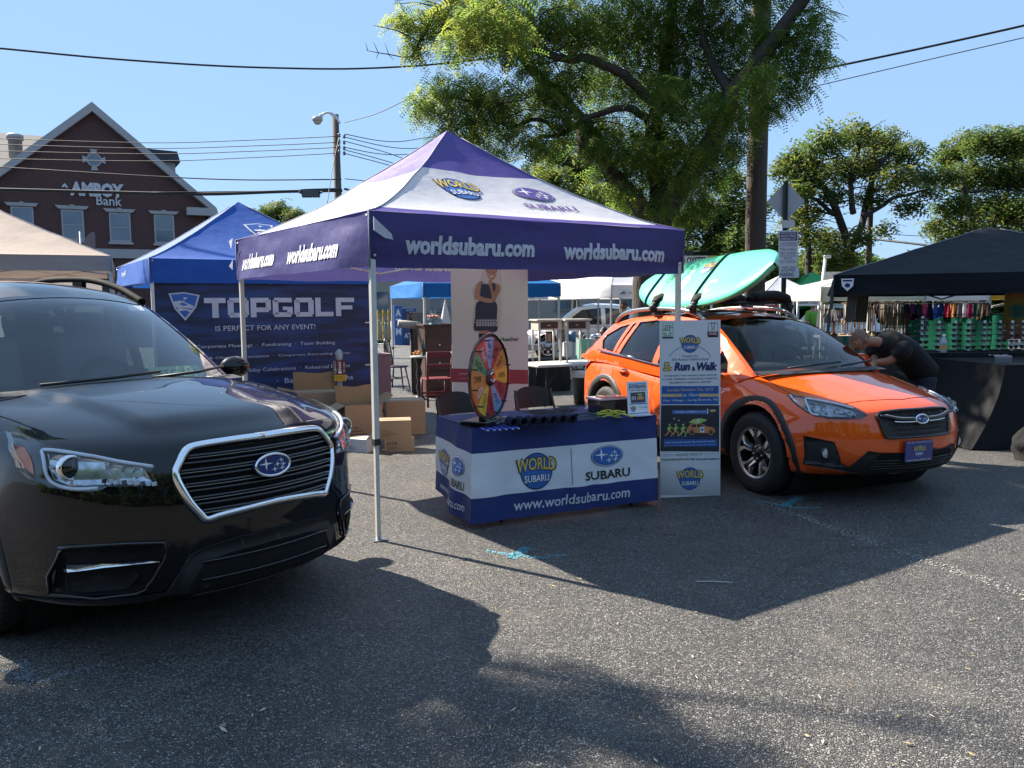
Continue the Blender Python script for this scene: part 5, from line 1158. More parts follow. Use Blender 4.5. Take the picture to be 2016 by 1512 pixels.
# ============================================================ golf tent with its backdrop
def golf_tent():
    yaw = .56; O = atY(295, 557, 10.5); zb = O.z; zt = atY(295, 508, 10.5).z; zp = 3.19
    blue = thin('tent_blue', (.03, .115, .44), .25, .7, bump=.3, bs=8)
    t, rf = canopy_tent('canopy_tent', 'royal blue pop-up tent with a white shield logo behind the cardboard boxes', (O.x, O.y), 3.0, zb, zt, zp, [(1.0, blue)], blue, LEGW, sag=1.15, wr=.02, seed=4, rz=yaw)
    b = B(.05); wl = mat('logo_white', (.62, .63, .68), .6)
    def f(u, v, h=0): return Vector((u, v, rf(u, v)+.012+h))
    S = [(1.30, 1.02), (1.50, 1.06), (1.72, 1.02), (1.66, .86), (1.51, .62), (1.36, .86)]
    fr = lambda dx: (lambda u, v, h=0: Vector((u+dx, v-.05, rf(u+dx, v-.05)+.012+h)))
    b.poly(S, wl, fr(.12)); b.poly([(1.51+(x-1.51)*.84, .90+(y-.90)*.84) for x, y in S], blue, fr(.12), .008)
    b.poly([(1.44, .83), (1.58, .80), (1.55, .73), (1.50, .68)], wl, fr(.12), .014); b.poly(ell(1.5, .87, .09, .022, 16), wl, fr(.12), .014); b.poly([(1.5, .87), (1.51, .87), (1.51, .99), (1.56, .96), (1.51, .95)], wl, fr(.12), .014)
    b.obj('shield_print', t)
    b = B(); b.text('topgolf', (.2+1.9, zb+.12, 1.35+.35, zb+.22), wl, lambda u, v, h=0: Vector((-.04-h, u, v)), .003, .04); b.obj('lettering', t)
    # printed backdrop hung across the front
    U = Vector((cos(yaw), sin(yaw), 0)); N = Vector((sin(yaw), -cos(yaw), 0)); P0 = Vector((O.x, O.y, 0))
    w = thing('backdrop_banner', 'dark navy backdrop with TOPGOLF lettering hung across the front of the blue tent', 'banner', (O.x, O.y, 0), yaw)
    navy = mat('backdrop_navy', (.010, .020, .075), .6, var=.0); nt = navy.node_tree; n = nt.nodes
    tc = n.new('ShaderNodeTexCoord'); mp = n.new('ShaderNodeMapping'); mp.inputs['Scale'].default_value = (.9, 1, 5); nzn = n.new('ShaderNodeTexNoise'); nzn.inputs['Scale'].default_value = 1.6; nzn.inputs['Detail'].default_value = 6
    rp = n.new('ShaderNodeValToRGB'); e = rp.color_ramp.elements; e[0].position = .42; e[0].color = (.008, .016, .052, 1); e[1].position = .78; e[1].color = (.022, .07, .26, 1)
    nt.links.new(tc.outputs['Object'], mp.inputs[0]); nt.links.new(mp.outputs[0], nzn.inputs[0]); nt.links.new(nzn.outputs[0], rp.inputs[0]); nt.links.new(rp.outputs[0], n['Principled BSDF'].inputs['Base Color'])
    f = lambda u, v, h=0: Vector((u, .045-h, v)); z0 = .30
    b = B(); b.grid(lambda u, v: Vector((.03+2.94*u, .045+.006*nz(u*8, v*4, 2), z0+(zb+.10-z0)*v)), 30, 16, navy); b.obj('cloth', w)
    def uv(px, py): p = onplane(px, py, P0-N*.045, N)-P0; return p.dot(U), p.z
    def T(s_, x0, y0, x1, y1, m, bold=0, h=.014): a = uv(x0, y1); c = uv(x1, y0); b.text(s_, (a[0], a[1], c[0], c[1]), m, f, h, bold)
    LW = mat('backdrop_lettering', (.52, .52, .60), .6); LT = mat('backdrop_small_lettering', (.56, .58, .68), .6); b = B()
    # squared-off capitals of the big word, drawn as strokes
    a = uv(401, 626); c = uv(698, 586); W7 = (c[0]-a[0])/7.0; Hh = c[1]-a[1]; st = .30
    def cap(k, strokes):
        for (x0, y0, x1, y1) in strokes:
            X0 = a[0]+W7*(k+.03+x0*.92); X1 = a[0]+W7*(k+.03+x1*.92); sk = .0
            b.poly([(X0, a[1]+Hh*y0), (X1, a[1]+Hh*y0), (X1, a[1]+Hh*y1), (X0, a[1]+Hh*y1)], LW, f, .014)
    s3 = .28
    cap(0, [(0, .74, 1, 1), (.36, 0, .66, .74)]); O_ = [(0, .12, .28, .88), (.72, .12, 1, .88), (.08, .76, .92, 1), (.08, 0, .92, .24)]
    cap(1, O_); cap(2, [(0, 0, .28, 1), (.28, .76, .9, 1), (.28, .26, .9, .50), (.74, .36, 1, .9)])
    cap(3, [(0, .12, .28, .88), (.08, .76, .96, 1), (.08, 0, .92, .24), (.72, .12, 1, .52), (.5, .36, .72, .54)]); cap(4, O_); cap(5, [(0, 0, .28, 1), (.28, 0, .95, .24)]); cap(6, [(0, 0, .28, 1), (.28, .76, 1, 1), (.28, .36, .9, .58)])
    T('IS PERFECT FOR ANY EVENT!', 424, 638, 620, 652, LT); T('Corporate Meetings  ·  Fundraising  ·  Team Building', 386, 671, 659, 688, LT); T('Employee & Client Appreciation  ·  Corporate Recruiting Events', 352, 692, 688, 711, LT)
    T('Holiday Celebrations  ·  Rehearsal Dinners', 473, 716, 688, 735, LT); T('·  Bar & Bat Mitzvahs', 545, 737, 694, 755, LT)
    pp = lambda P: [uv(220+x/3.733, 380+y/3.733) for x, y in P]
    S = pp([(415, 738), (530, 729), (645, 750), (620, 840), (540, 938), (458, 850)][::-1]); b.poly(S, LW, f, .012); cx = sum(p[0] for p in S)/6; cy = sum(p[1] for p in S)/6+.02
    b.poly([(cx+(x-cx)*.86, cy+(y-cy)*.86) for x, y in S], mat('shield_blue', (.03, .12, .42), .6), f, .014)
    b.poly(pp([(440, 800), (500, 790), (560, 812), (600, 830), (596, 850), (540, 845), (470, 840)][::-1]), LW, f, .016); b.poly(pp([(480, 840), (600, 862), (590, 880), (540, 862), (490, 870)][::-1]), LW, f, .016)
    b.poly(pp([(526, 765), (532, 765), (532, 822), (526, 822)][::-1]), LW, f, .017); b.poly(pp([(530, 765), (560, 772), (530, 784)][::-1]), LW, f, .017)
    b.poly(pp([(490, 815), (520, 806), (560, 820), (530, 830)][::-1]), MATS['shield_blue'], f, .018); b.obj('lettering', w)
    b = B()
    for y in (635, 718): p = uv(722, y); b.box((p[0]+.01, .03, p[1]), (.08, .012, .018), LEGW)
    b.obj('clip', w)
golf_tent()

def tan_tent():
    yaw = .43; K = atY(221, 534, 13.2); S = 3.6; O = Vector((K.x-S*cos(yaw), K.y-S*sin(yaw), 0))
    tan = thin('tent_tan', (.50, .40, .34), .3, .8, var=.1, bump=.3, bs=7); tv = thin('tent_tan_valance', (.36, .30, .27), .15, .8)
    t, _ = canopy_tent('canopy_tent', 'tan pop-up tent with a pale valance behind the black SUV', (O.x, O.y), S, K.z, K.z+.24, K.z+1.12, [(1.0, tan)], tv, LEGW, sag=1.08, wr=.035, seed=9, rz=yaw)
    b = B(); sw = thin('sidewall_white', (.55, .55, .57), .2); b.grid(lambda u, v: Vector((.02+(S-.25)*u, S-.05+.02*nz(u*6, v*3), .3+(K.z-.3)*v)), 20, 8, sw); b.obj('sidewall', t)
    p = atY(262, 585, 15); b = B(); ww = thin('tent_white', (.74, .73, .74), .3)
tan_tent()

def feather_flag():
    p = atY(163, 560, 17); t = thing('feather_flag', 'dark grey feather flag with white lettering beside the tan tent peak', 'flag', (p.x, p.y, 0), .1)
    z0, z1 = atY(163, 560, 17).z, atY(163, 456, 17).z; b = B(); b.cyl((0, 0, 0), (0, 0, z1), .015, LEGW); b.obj('pole', t)
    b = B(); dg = mat('flag_grey', (.06, .06, .085), .7); P = [(.01, z0-.8), (.27, z0-.8), (.29, z1), (.20, z1-.02), (.10, z1-.12), (.03, z1-.32)]; f = planemap((0, -.01, 0), (1, 0, 0), (0, 0, 1)); b.prism(P, dg, f, -.004, 0); b.obj('cloth', t)
    b = B(); g = lambda u, v, h=0: f(.25-v, z0-.35+u, h); b.text('WELLNESS', (-.6, .02, .75, .17), WHITEP, g, .003, .03); b.obj('lettering', t)
feather_flag()

# ============================================================ cardboard boxes
CARD = mat('cardboard', (.31, .215, .135), .85, var=.08, vs=5, bump=.06, bs=30, stretch=(1, 1, 6)); CARDD = mat('cardboard_inside', (.30, .18, .09), .9, var=.1)
CINK = mat('carton_ink', (.10, .06, .035), .8); TAPE = mat('packing_tape', (.50, .36, .20), .35)
def carton(label, p, rz, L_, D, H, flaps=(0, 0, 0, 0), closed=True, m=CARD, text=None, z=0, lines=True):
    """flaps: opening angle in degrees of the front, back, left and right flap"""
    t = thing('cardboard_box', label, 'box', (p.x, p.y, z), rz); b = B(); th = .006
    b.box((0, -D/2+th/2, H/2), (L_, th, H), m); b.box((0, D/2-th/2, H/2), (L_, th, H), m); b.box((-L_/2+th/2, 0, H/2), (th, D-2*th, H-.002), m); b.box((L_/2-th/2, 0, H/2), (th, D-2*th, H-.002), m); b.box((0, 0, .005), (L_-.02, D-.02, .008), CARDD)
    if closed: b.box((0, 0, H-.003), (L_-2*th, D-2*th, .006), m); b.box((0, 0, H+.0015), (L_-.004, .055, .002), TAPE); b.box((0, -D/2-.001, H-.04), (.055, .002, .08), TAPE) if False else None
    else: b.box((0, 0, H*.4), (L_-.03, D-.03, .01), CARDD)
    b.obj('body', t); fb = B(); any_ = False
    for k, (a, (ox, oy), (dx, dy), ln) in enumerate(zip(flaps, ((0, -D/2), (0, D/2), (-L_/2, 0), (L_/2, 0)), ((0, -1), (0, 1), (-1, 0), (1, 0)), (L_, L_, D, D))):
        if not a: continue
        any_ = True; q = radians(a); d = Vector((dx*sin(q), dy*sin(q), cos(q))); w = Vector((abs(dy), abs(dx), 0)); o = Vector((ox, oy, H)); h_ = min(D, L_)*.48
        fb.grid(lambda u, v: o+w*(u-.5)*ln+d*v*h_+Vector((0, 0, .012*sin(u*7+k)*v)), 8, 3, m)
        fb.grid(lambda u, v: o+w*(u-.5)*ln*.995+d*v*h_+Vector((0, 0, .012*sin(u*7+k)*v))-Vector((dx, dy, 0))*.006, 8, 3, CARDD)
    if any_: fb.obj('flap', t)
    if text or lines:
        b = B(); f = planemap((-L_/2, -D/2-.002, 0), (1, 0, 0), (0, 0, 1))
        if text: b.text(text, (.03, H*.55, L_*.42, H*.82), CINK, f, .001, .03)
        for k in range(4): b.poly([(.03, H*(.40-.09*k)), (L_*(.35+.22*((k*7) % 3)/2), H*(.40-.09*k)), (L_*(.35+.22*((k*7) % 3)/2), H*(.42-.09*k)), (.03, H*(.42-.09*k))], CINK, f, .001)
        fs = planemap((-L_/2-.002, D/2, 0), (0, -1, 0), (0, 0, 1)); b.tube([fs(*q, .001) for q in rrect(D*.62, H*.3, D*.86, H*.7, .01)], .003, CINK, 4); b.obj('print', t)
    return t
yb = TH-.1
carton('big open cardboard box with raised flaps beside the SUV bonnet', atY(630, 850, 10.7), yb-.15, .58, .46, .57, (0, 6, 78, 0), True)
carton('torn open cardboard box with ragged flaps behind the white tent leg', atY(708, 848, 10.25), yb-.05, .46, .42, .46, (0, 20, 118, 60), False)
carton('large closed cardboard box at the right end of the pile with printed lines', atY(797, 838, 10.9), yb-.3, .50, .46, .43, (0, 0, 0, 0), True)
carton('low cardboard box marked 6114 lying on the asphalt under another box', atY(786, 881, 9.55), yb-.35, .34, .26, .14, text='6114')
carton('small taped cardboard box stacked on the box marked 6114', atY(778, 881, 9.6), yb-.35, .37, .28, .205, (0, 0, 0, 0), True, z=.142)
WB = mat('carton_white', (.55, .55, .57), .7, var=.05)
carton('small white cardboard box with an open lid lying beside the tent leg', atY(714, 884, 9.5), yb-.9, .27, .25, .15, (0, 0, 0, 40), True, m=WB)

def parking_post():
    p = atY(672, 850, 10.95); t = thing('parking_sign', 'maroon parking space 2261 sign on a grey post behind the cardboard boxes', 'parking sign', (p.x, p.y, 0), TH-.35)
    z = lambda py: atY(672, py, 10.95).z; mr = mat('sign_maroon_metal', (.11, .018, .022), .45); b = B(); gm = mat('galvanised', (.34, .35, .36), .45, metal=.6)
    b.box((0, .03, z(705)/2), (.06, .05, z(705)), gm, bev=.01); b.lathe([(.045, 0), (.05, .05), (.04, .10), (.02, .125), (0, .13)], gm, 16, Matrix.Translation((0, .03, z(707)))); b.box((-.055, .035, z(725)), (.05, .04, .2), gm, bev=.015); b.obj('post', t)
    f = planemap((-.07, -.002, z(750)), (1, 0, 0), (0, 0, 1)); w, h = .15, z(709)-z(750); b = B(); b.prism(rrect(0, h*.3, w, h, .012), mr, f, -.006, 0); yl = mat('sign_yellow', (.70, .38, .03), .5); b.prism(rrect(0, 0, w, h*.29, .008), yl, f, -.006, 0); b.obj('plate', t)
    b = B()
    for i, c in enumerate('PARKING'): b.text(c, (w*.06, h*(.93-.085*i-.065), w*.17, h*(.93-.085*i)), WHITEP, f, .001)
    for i, c in enumerate('2261'): b.text(c, (w*.36, h*(.92-.145*i-.125), w*.62, h*(.92-.145*i)), WHITEP, f, .001, .02)
    for i, c in enumerate('SPACE'): b.text(c, (w*.80, h*(.88-.10*i-.075), w*.92, h*(.88-.10*i)), WHITEP, f, .001)
    for k in range(3): b.text(('NO OVERNIGHT', 'PARKING', '2AM - 6AM')[k], (w*.12, h*(.20-.075*k), w*.88, h*(.25-.075*k)), BLACKP, f, .001)
    b.obj('lettering', t)
parking_post()
# ============================================================ trees
BARK = mat('bark', (.05, .042, .037), .95, var=.35, vs=9, bump=1.0, bs=26, stretch=(1, 1, .25))
BARKD = mat('bark_dark', (.035, .03, .027), .95, var=.3, vs=12, bump=.8, bs=40)
LEAFM = [thin('leaf_'+n, c, .74, .5, var=.25, vs=1.5, bump=0, spec=.3) for n, c in (('green', (.135, .225, .045)), ('deep_green', (.10, .18, .042)), ('yellow_green', (.27, .31, .05)), ('olive', (.21, .235, .055)))]
LEAFF = [thin('far_leaf_'+n, c, .55, .55, var=.25, vs=1.5, bump=0, spec=.3) for n, c in (('green', (.10, .155, .032)), ('deep_green', (.07, .12, .028)), ('yellow_green', (.20, .22, .04)), ('olive', (.15, .17, .04)))]
def leaves(b, blobs, seed, frond=.22, pairs=5, dens=1.0, lw=.020, ll=.055, mats=LEAFM, droop=.55):
    """sprays of pinnate leaves: every blob is (centre, radius xyz, share of pale leaves)"""
    rg = np.random.default_rng(seed)
    for (c, r, pale) in blobs:
        n = int(dens*330*(r[0]*r[2])/.26)
        if n < 3: continue
        d = rg.normal(size=(n, 3)); d /= np.linalg.norm(d, axis=1)[:, None]; rad = rg.random(n)**.45
        cl = rg.normal(size=(max(4, n//22), 3)); cl /= np.linalg.norm(cl, axis=1)[:, None]; cl *= (rg.random(len(cl))**.4)[:, None]
        k = rg.integers(0, len(cl), n); base = .80*d*rad[:, None]+.40*cl[k]
        p = np.array(c)+base*np.array(r)
        a = rg.random(n)*2*pi; u = np.stack([np.cos(a), np.sin(a), -droop+rg.normal(size=n)*.35], 1); u /= np.linalg.norm(u, axis=1)[:, None]
        w = np.cross(u, np.stack([rg.normal(size=n)*.5, rg.normal(size=n)*.5, np.ones(n)], 1)); w /= np.linalg.norm(w, axis=1)[:, None]
        L_ = frond*(.7+.6*rg.random(n)); V = []; 
        mk = rg.random(n)
        for j in range(pairs):
            t = (j+.6)/pairs; q = p+u*(L_*t)[:, None]; q[:, 2] -= .25*L_*t*t
            for sg in (-1, 1):
                e = (w*sg*.9+u*.45); e /= np.linalg.norm(e, axis=1)[:, None]; f = np.cross(e, np.cross(u, w)); f /= np.linalg.norm(f, axis=1)[:, None]
                s_ = (ll*(1-.4*abs(t-.45))*(frond/.22))*(.8+.4*rg.random(n)); h = s_[:, None]
                V.append(np.stack([q, q+e*h*.5+f*lw*frond/.22*.5, q+e*h, q+e*h*.5-f*lw*frond/.22*.5], 1))
        V = np.concatenate(V, 0); mk = np.tile(mk, pairs*2); o = len(b.v); m = len(V)
        b.v += V.reshape(-1, 3).tolist(); b.f += [(o+4*i, o+4*i+1, o+4*i+2, o+4*i+3) for i in range(m)]
        ids = [b.mi(x) for x in mats]; b.m += [ids[2] if x < pale*.6 else ids[3] if x < pale else ids[0] if x < pale+(1-pale)*.6 else ids[1] for x in mk]; b.s += [False]*m
def limb(b, pts, r0, r1, m=BARK, n=10, wob=.0, seed=0):
    P = catmull(pts, 5); k = len(P)
    P = [p+Vector((nz(i*.4, seed, 1), nz(i*.4, seed, 5), nz(i*.4, seed, 9)))*wob for i, p in enumerate(P)]
    b.tube(P, [r0+(r1-r0)*(i/(k-1)) for i in range(k)], m, n); return P
def twigs(b, P, n, ln, r, rg, m=BARKD, up=.2):
    for i in range(n):
        p = P[rg.randrange(len(P)//3, len(P))]; a = rg.random()*6.28; d = Vector((cos(a), sin(a)*.8, up+rg.uniform(-.4, .5))).normalized()
        q = p+d*ln*.5+Vector((rg.uniform(-.1, .1), 0, rg.uniform(-.1, .15)))*ln; e = q+Vector((d.x, d.y, d.z-.3))*ln*.5; b.tube([p, q, e], [r, r*.7, r*.3], m, 5)
def big_tree():
    Y = 14.3; base = gp(1273, 601+1.638*FPX/Y); t = thing('locust_tree', 'large locust tree with a forked trunk towering behind the purple tent', 'tree', base)
    A = lambda px, py, dy=0: atY(px, py, Y+dy)-base; rg = random.Random(5)
    b = B(); k = Y/FPX
    limb(b, [A(1273, 800), A(1272, 700), A(1274, 600), A(1276, 520), A(1288, 460), A(1302, 425)], 31*k, 27*k, n=16, wob=.03)
    b.lathe([(.55, -.1), (.42, .08), (.33, .35), (.28, .7)], BARK, 18, Matrix.Translation(A(1273, 790)))
    R_ = limb(b, [A(1300, 430), A(1335, 375), A(1385, 305, -.3), A(1422, 245, -.5), A(1442, 185, -.7), A(1480, 132, -.9), A(1535, 65, -1.1), A(1600, -30, -1.3)], 23*k, 11*k, n=14, wob=.04, seed=2)
    L_ = limb(b, [A(1292, 445), A(1255, 400), A(1212, 350), A(1190, 318), A(1178, 280, .3), A(1150, 240, .4), A(1120, 205, .4)], 20*k, 8*k, n=12, wob=.04, seed=3)
    C_ = limb(b, [A(1300, 430, .2), A(1292, 350, .5), A(1285, 262, .6), A(1300, 190, .6), A(1312, 110, .6), A(1322, 20, .5), A(1330, -90, .4)], 20*k, 8*k, n=12, wob=.04, seed=4)
    Hh = limb(b, [A(1290, 250, .4), A(1262, 226, .1), A(1236, 212, -.1), A(1196, 219, -.3), A(1150, 236, -.4), A(1110, 262, -.5), A(1060, 270, -.6)], 9*k, 3*k, wob=.03, seed=5)
    U_ = limb(b, [A(1298, 212, .4), A(1268, 186), A(1236, 154, -.2), A(1196, 131, -.4), A(1156, 115, -.5), A(1122, 117, -.6), A(1078, 104, -.7), A(1038, 64, -.8), A(998, 35, -.9), A(950, -15, -1)], 10*k, 5.5*k, wob=.03, seed=6)
    V_ = limb(b, [A(1120, 205, .4), A(1090, 178, .3), A(1057, 149, .2), A(1017, 104), A(978, 74, -.1), A(940, 40, -.2), A(905, -20, -.2)], 12*k, 5*k, wob=.03, seed=7)
    W_ = limb(b, [A(978, 74, -.1), A(930, 15, -.2), A(880, 5, -.3), A(858, 28, -.4), A(830, 75, -.5), A(810, 112, -.5)], 5*k, 2.5*k, wob=.02, seed=8)
    X_ = limb(b, [A(1110, 262, -.5), A(1060, 235, -.5), A(1000, 250, -.6), A(960, 215, -.7), A(930, 200, -.7), A(880, 190, -.8)], 4*k, 1.8*k, m=BARKD, wob=.03, seed=9)
    limb(b, [A(1150, 240, .2), A(1147, 270), A(1150, 300, -.1)], 15*k, 11*k, wob=.02, seed=10)
    Z_ = limb(b, [A(1442, 185, -.7), A(1400, 120, -.4), A(1380, 50, -.3), A(1385, -40, -.2)], 10*k, 4*k, wob=.03, seed=11)
    for P, n in ((R_, 12), (L_, 8), (C_, 10), (Hh, 12), (U_, 16), (V_, 12), (W_, 8), (X_, 14), (Z_, 10)): twigs(b, P, n, .8, .014, rg)
    D = [A(812, 113, -.5), A(790, 112, -.5), A(765, 107, -.5), A(745, 104, -.5), A(724, 100, -.5)]; b.tube(D, [.012, .01, .009, .008, .005], BARKD, 5)
    for q, e in ((1, (782, 92)), (2, (758, 85)), (2, (775, 118)), (3, (735, 82)), (3, (741, 116)), (4, (720, 84)), (1, (800, 90))): b.tube([D[q], A(*e, -.5)], [.007, .003], BARKD, 5)
    b.obj('trunk', t)
    bl = []
    for x, y, r, dy, pale in ((790, 40, 32, -.4, .75), (835, 55, 36, -.5, .7), (815, 95, 26, -.5, .75), (868, 25, 42, -.3, .65), (915, 30, 52, -.2, .6), (965, 35, 52, -.3, .55), (1000, 85, 40, -.5, .5), (930, 85, 26, -.3, .6),
        (838, 195, 40, -.8, .55), (885, 185, 44, -.8, .5), (935, 165, 45, -.7, .5), (905, 232, 42, -.7, .5), (960, 225, 50, -.6, .45), (1005, 190, 46, -.6, .45), (1010, 250, 44, -.6, .45), (935, 262, 30, -.6, .5), (985, 290, 26, -.6, .5), (1055, 285, 40, -.6, .4), (870, 262, 20, -.7, .5),
        (1050, 120, 45, -.5, .45), (1090, 50, 60, -.5, .4), (1040, 30, 50, -.6, .45), (1150, 55, 64, -.4, .35), (1135, 155, 55, -.3, .35), (1080, 195, 55, -.4, .4), (1105, 245, 45, -.5, .35), (1070, 170, 40, -.2, .45),
        (1215, 50, 78, .2, .25), (1290, 55, 82, .3, .2), (1370, 50, 82, .2, .2), (1450, 70, 78, -.2, .2), (1530, 95, 66, -.7, .2), (1590, 55, 52, -1.0, .25), (1607, 120, 34, -1.0, .3), (1560, 165, 38, -.9, .25), (1520, 205, 30, -.8, .2),
        (1205, 155, 68, .4, .25), (1290, 160, 80, .6, .15), (1375, 165, 82, .5, .15), (1465, 165, 55, .3, .15), (1185, 250, 55, .2, .25), (1255, 275, 62, .5, .15), (1330, 265, 74, .8, .12), (1400, 265, 55, .7, .12), (1455, 285, 40, .5, .15),
        (1235, 335, 50, .4, .2), (1300, 345, 55, .7, .15), (1185, 330, 34, .1, .3), (1360, 350, 48, .9, .12), (1240, 390, 34, .5, .2), (1480, 235, 34, -.4, .2), (1410, 345, 40, .9, .15),
        (1000, -60, 70, -.4, .4), (1120, -70, 80, 0, .3), (1250, -80, 90, .3, .2), (1380, -80, 90, .2, .2), (1500, -60, 85, -.4, .2), (1310, -200, 130, 0, .2), (1150, -190, 110, 0, .3), (1450, -190, 110, -.3, .2), (1590, -50, 60, -1, .2), (1225, 375, 30, -.7, .3), (1350, 350, 32, -.9, .25), (1395, 290, 34, -1.2, .25), (1440, 215, 34, -1.5, .25), (1490, 150, 36, -1.8, .25), (1180, 290, 32, -.5, .3), (1300, 400, 30, -.6, .2), (1250, 420, 34, .3, .2), (1335, 410, 40, .5, .15), (1390, 395, 40, .6, .15), (1270, 300, 40, -.6, .2), (1345, 300, 40, -.7, .2), (1215, 290, 36, -.6, .2), (1400, 210, 44, -1.1, .2), (1310, 190, 44, -.9, .2), (925, 55, 40, -3, .5), (965, 25, 44, -3.1, .5), (890, 85, 26, -2.9, .6), (1010, 60, 34, -3, .5)):
        c = A(x, y, dy); r_ = r*k; bl.append((c, (r_*1.1, r_*(1.5 if y > 0 else 1.8), r_), pale))
    f = B(); leaves(f, bl, 11, .25, 7, .92, .020, .056, droop=.62); f.obj('crown', t)
    return t
BIG = big_tree()

def far_tree(name, label, px, Y, crown, trunk, seed, dens=1.0, frond=.5, pale=.35, group='trees beyond the stalls'):
    """crown: blobs (px, py, radius px); trunk: list of limbs [(px, py)...] with a base radius in px"""
    base = gp(px, 601+1.638*FPX/Y); t = thing(name, label, 'tree', base, 0, group); k = Y/FPX; b = B(); rg = random.Random(seed); A = lambda x, y, dy=0: atY(x, y, Y+dy)-base
    for i, (pts, r0) in enumerate(trunk):
        P = limb(b, [A(x, y, (q % 3-1)*.5) for q, (x, y) in enumerate(pts)], r0*k, r0*k*.35, BARKD, 8, .06, seed+i); twigs(b, P, 9, 1.6, r0*k*.22, rg)
    b.obj('trunk', t); bl = []
    for (x, y, r) in crown: c = A(x, y, rg.uniform(-1.5, 1.5)); bl.append((c, (r*k*1.1, r*k*1.3, r*k*.85), pale*rg.uniform(.5, 1.5)))
    f = B(); leaves(f, bl, seed, frond, 3, dens*.28*(.5/frond)**2, .042, .075, LEAFF); f.obj('crown', t); return t
far_tree('locust_tree', 'spreading pale green tree with dark curving limbs right of the diamond sign', 1690, 36,
    [(1545, 330, 34), (1580, 300, 40), (1630, 275, 42), (1685, 255, 36), (1735, 275, 42), (1780, 300, 40), (1812, 340, 34), (1560, 375, 34), (1600, 345, 40), (1655, 325, 40), (1710, 320, 40), (1765, 345, 36), (1830, 370, 22), (1590, 415, 32), (1640, 380, 28), (1720, 380, 28), (1790, 395, 26), (1625, 470, 42), (1590, 455, 30), (1660, 500, 36), (1700, 460, 22), (1740, 440, 18), (1560, 430, 26), (1640, 520, 30), (1600, 505, 26)],
    [([(1690, 640), (1680, 540), (1665, 470), (1640, 400), (1610, 350), (1590, 320)], 11), ([(1672, 500), (1700, 430), (1712, 370), (1735, 320), (1760, 300)], 8), ([(1680, 420), (1675, 360), (1690, 300), (1690, 270)], 6), ([(1700, 430), (1750, 395), (1800, 380), (1830, 372)], 5), ([(1640, 420), (1600, 390), (1570, 385)], 5), ([(1592, 560), (1590, 470), (1588, 400), (1580, 340)], 7)], 21, 1.05, .5, .45)
far_tree('locust_tree', 'broad dark green tree at the right edge behind the black tent', 1930, 38,
    [(1870, 300, 34), (1905, 280, 38), (1950, 275, 42), (2000, 275, 44), (2050, 290, 50), (1865, 345, 34), (1915, 340, 44), (1970, 340, 48), (2030, 350, 50), (1880, 400, 36), (1930, 405, 46), (1990, 410, 48), (2050, 420, 50), (1870, 450, 30), (1915, 455, 36), (1970, 470, 40), (1990, 530, 40), (1840, 440, 18), (1850, 480, 20), (1930, 510, 30)],
    [([(1930, 640), (1928, 540), (1920, 460), (1900, 380), (1890, 320)], 10), ([(1925, 500), (1960, 430), (1990, 360), (2000, 300)], 7), ([(1915, 450), (1870, 430), (1835, 445)], 5)], 33, 1.15, .5, .3)
far_tree('locust_tree', 'dense dark tree filling the gap right behind the big forked trunk', 1400, 30,
    [(1330, 440, 46), (1380, 420, 50), (1440, 410, 50), (1350, 500, 46), (1410, 480, 50), (1460, 470, 46), (1390, 540, 46), (1450, 540, 44), (1520, 470, 30), (1530, 540, 36), (1330, 545, 40), (1490, 400, 30), (1440, 350, 34), (1575, 560, 30), (1300, 480, 30)],
    [([(1400, 640), (1400, 540), (1410, 460), (1400, 400)], 9), ([(1400, 520), (1450, 460), (1470, 400)], 6)], 44, 1.3, .45, .15)
far_tree('locust_tree', 'yellow green tree showing between the tent roof and the forked trunk', 1130, 28,
    [(1100, 300, 34), (1140, 330, 40), (1080, 345, 36), (1120, 380, 40), (1170, 385, 44), (1060, 375, 26), (1200, 430, 44), (1150, 440, 44), (1230, 470, 44), (1110, 285, 24), (1165, 300, 30), (1050, 330, 18), (1220, 395, 36), (1090, 410, 40), (1260, 520, 36)],
    [([(1130, 640), (1135, 540), (1130, 440), (1120, 370), (1110, 320)], 8), ([(1132, 470), (1180, 410), (1200, 360)], 5), ([(1128, 450), (1085, 400), (1060, 370)], 4)], 55, 1.2, .42, .5)
far_tree('round_tree', 'small round green tree peeking between the blue and the purple tents', 545, 48,
    [(520, 420, 24), (550, 412, 26), (580, 425, 22), (500, 432, 16), (540, 445, 28), (570, 450, 24), (605, 445, 14), (520, 460, 26), (560, 480, 26), (470, 425, 12), (500, 470, 20)],
    [([(545, 640), (545, 520), (545, 440)], 6)], 66, 1.5, .42, .25, None)
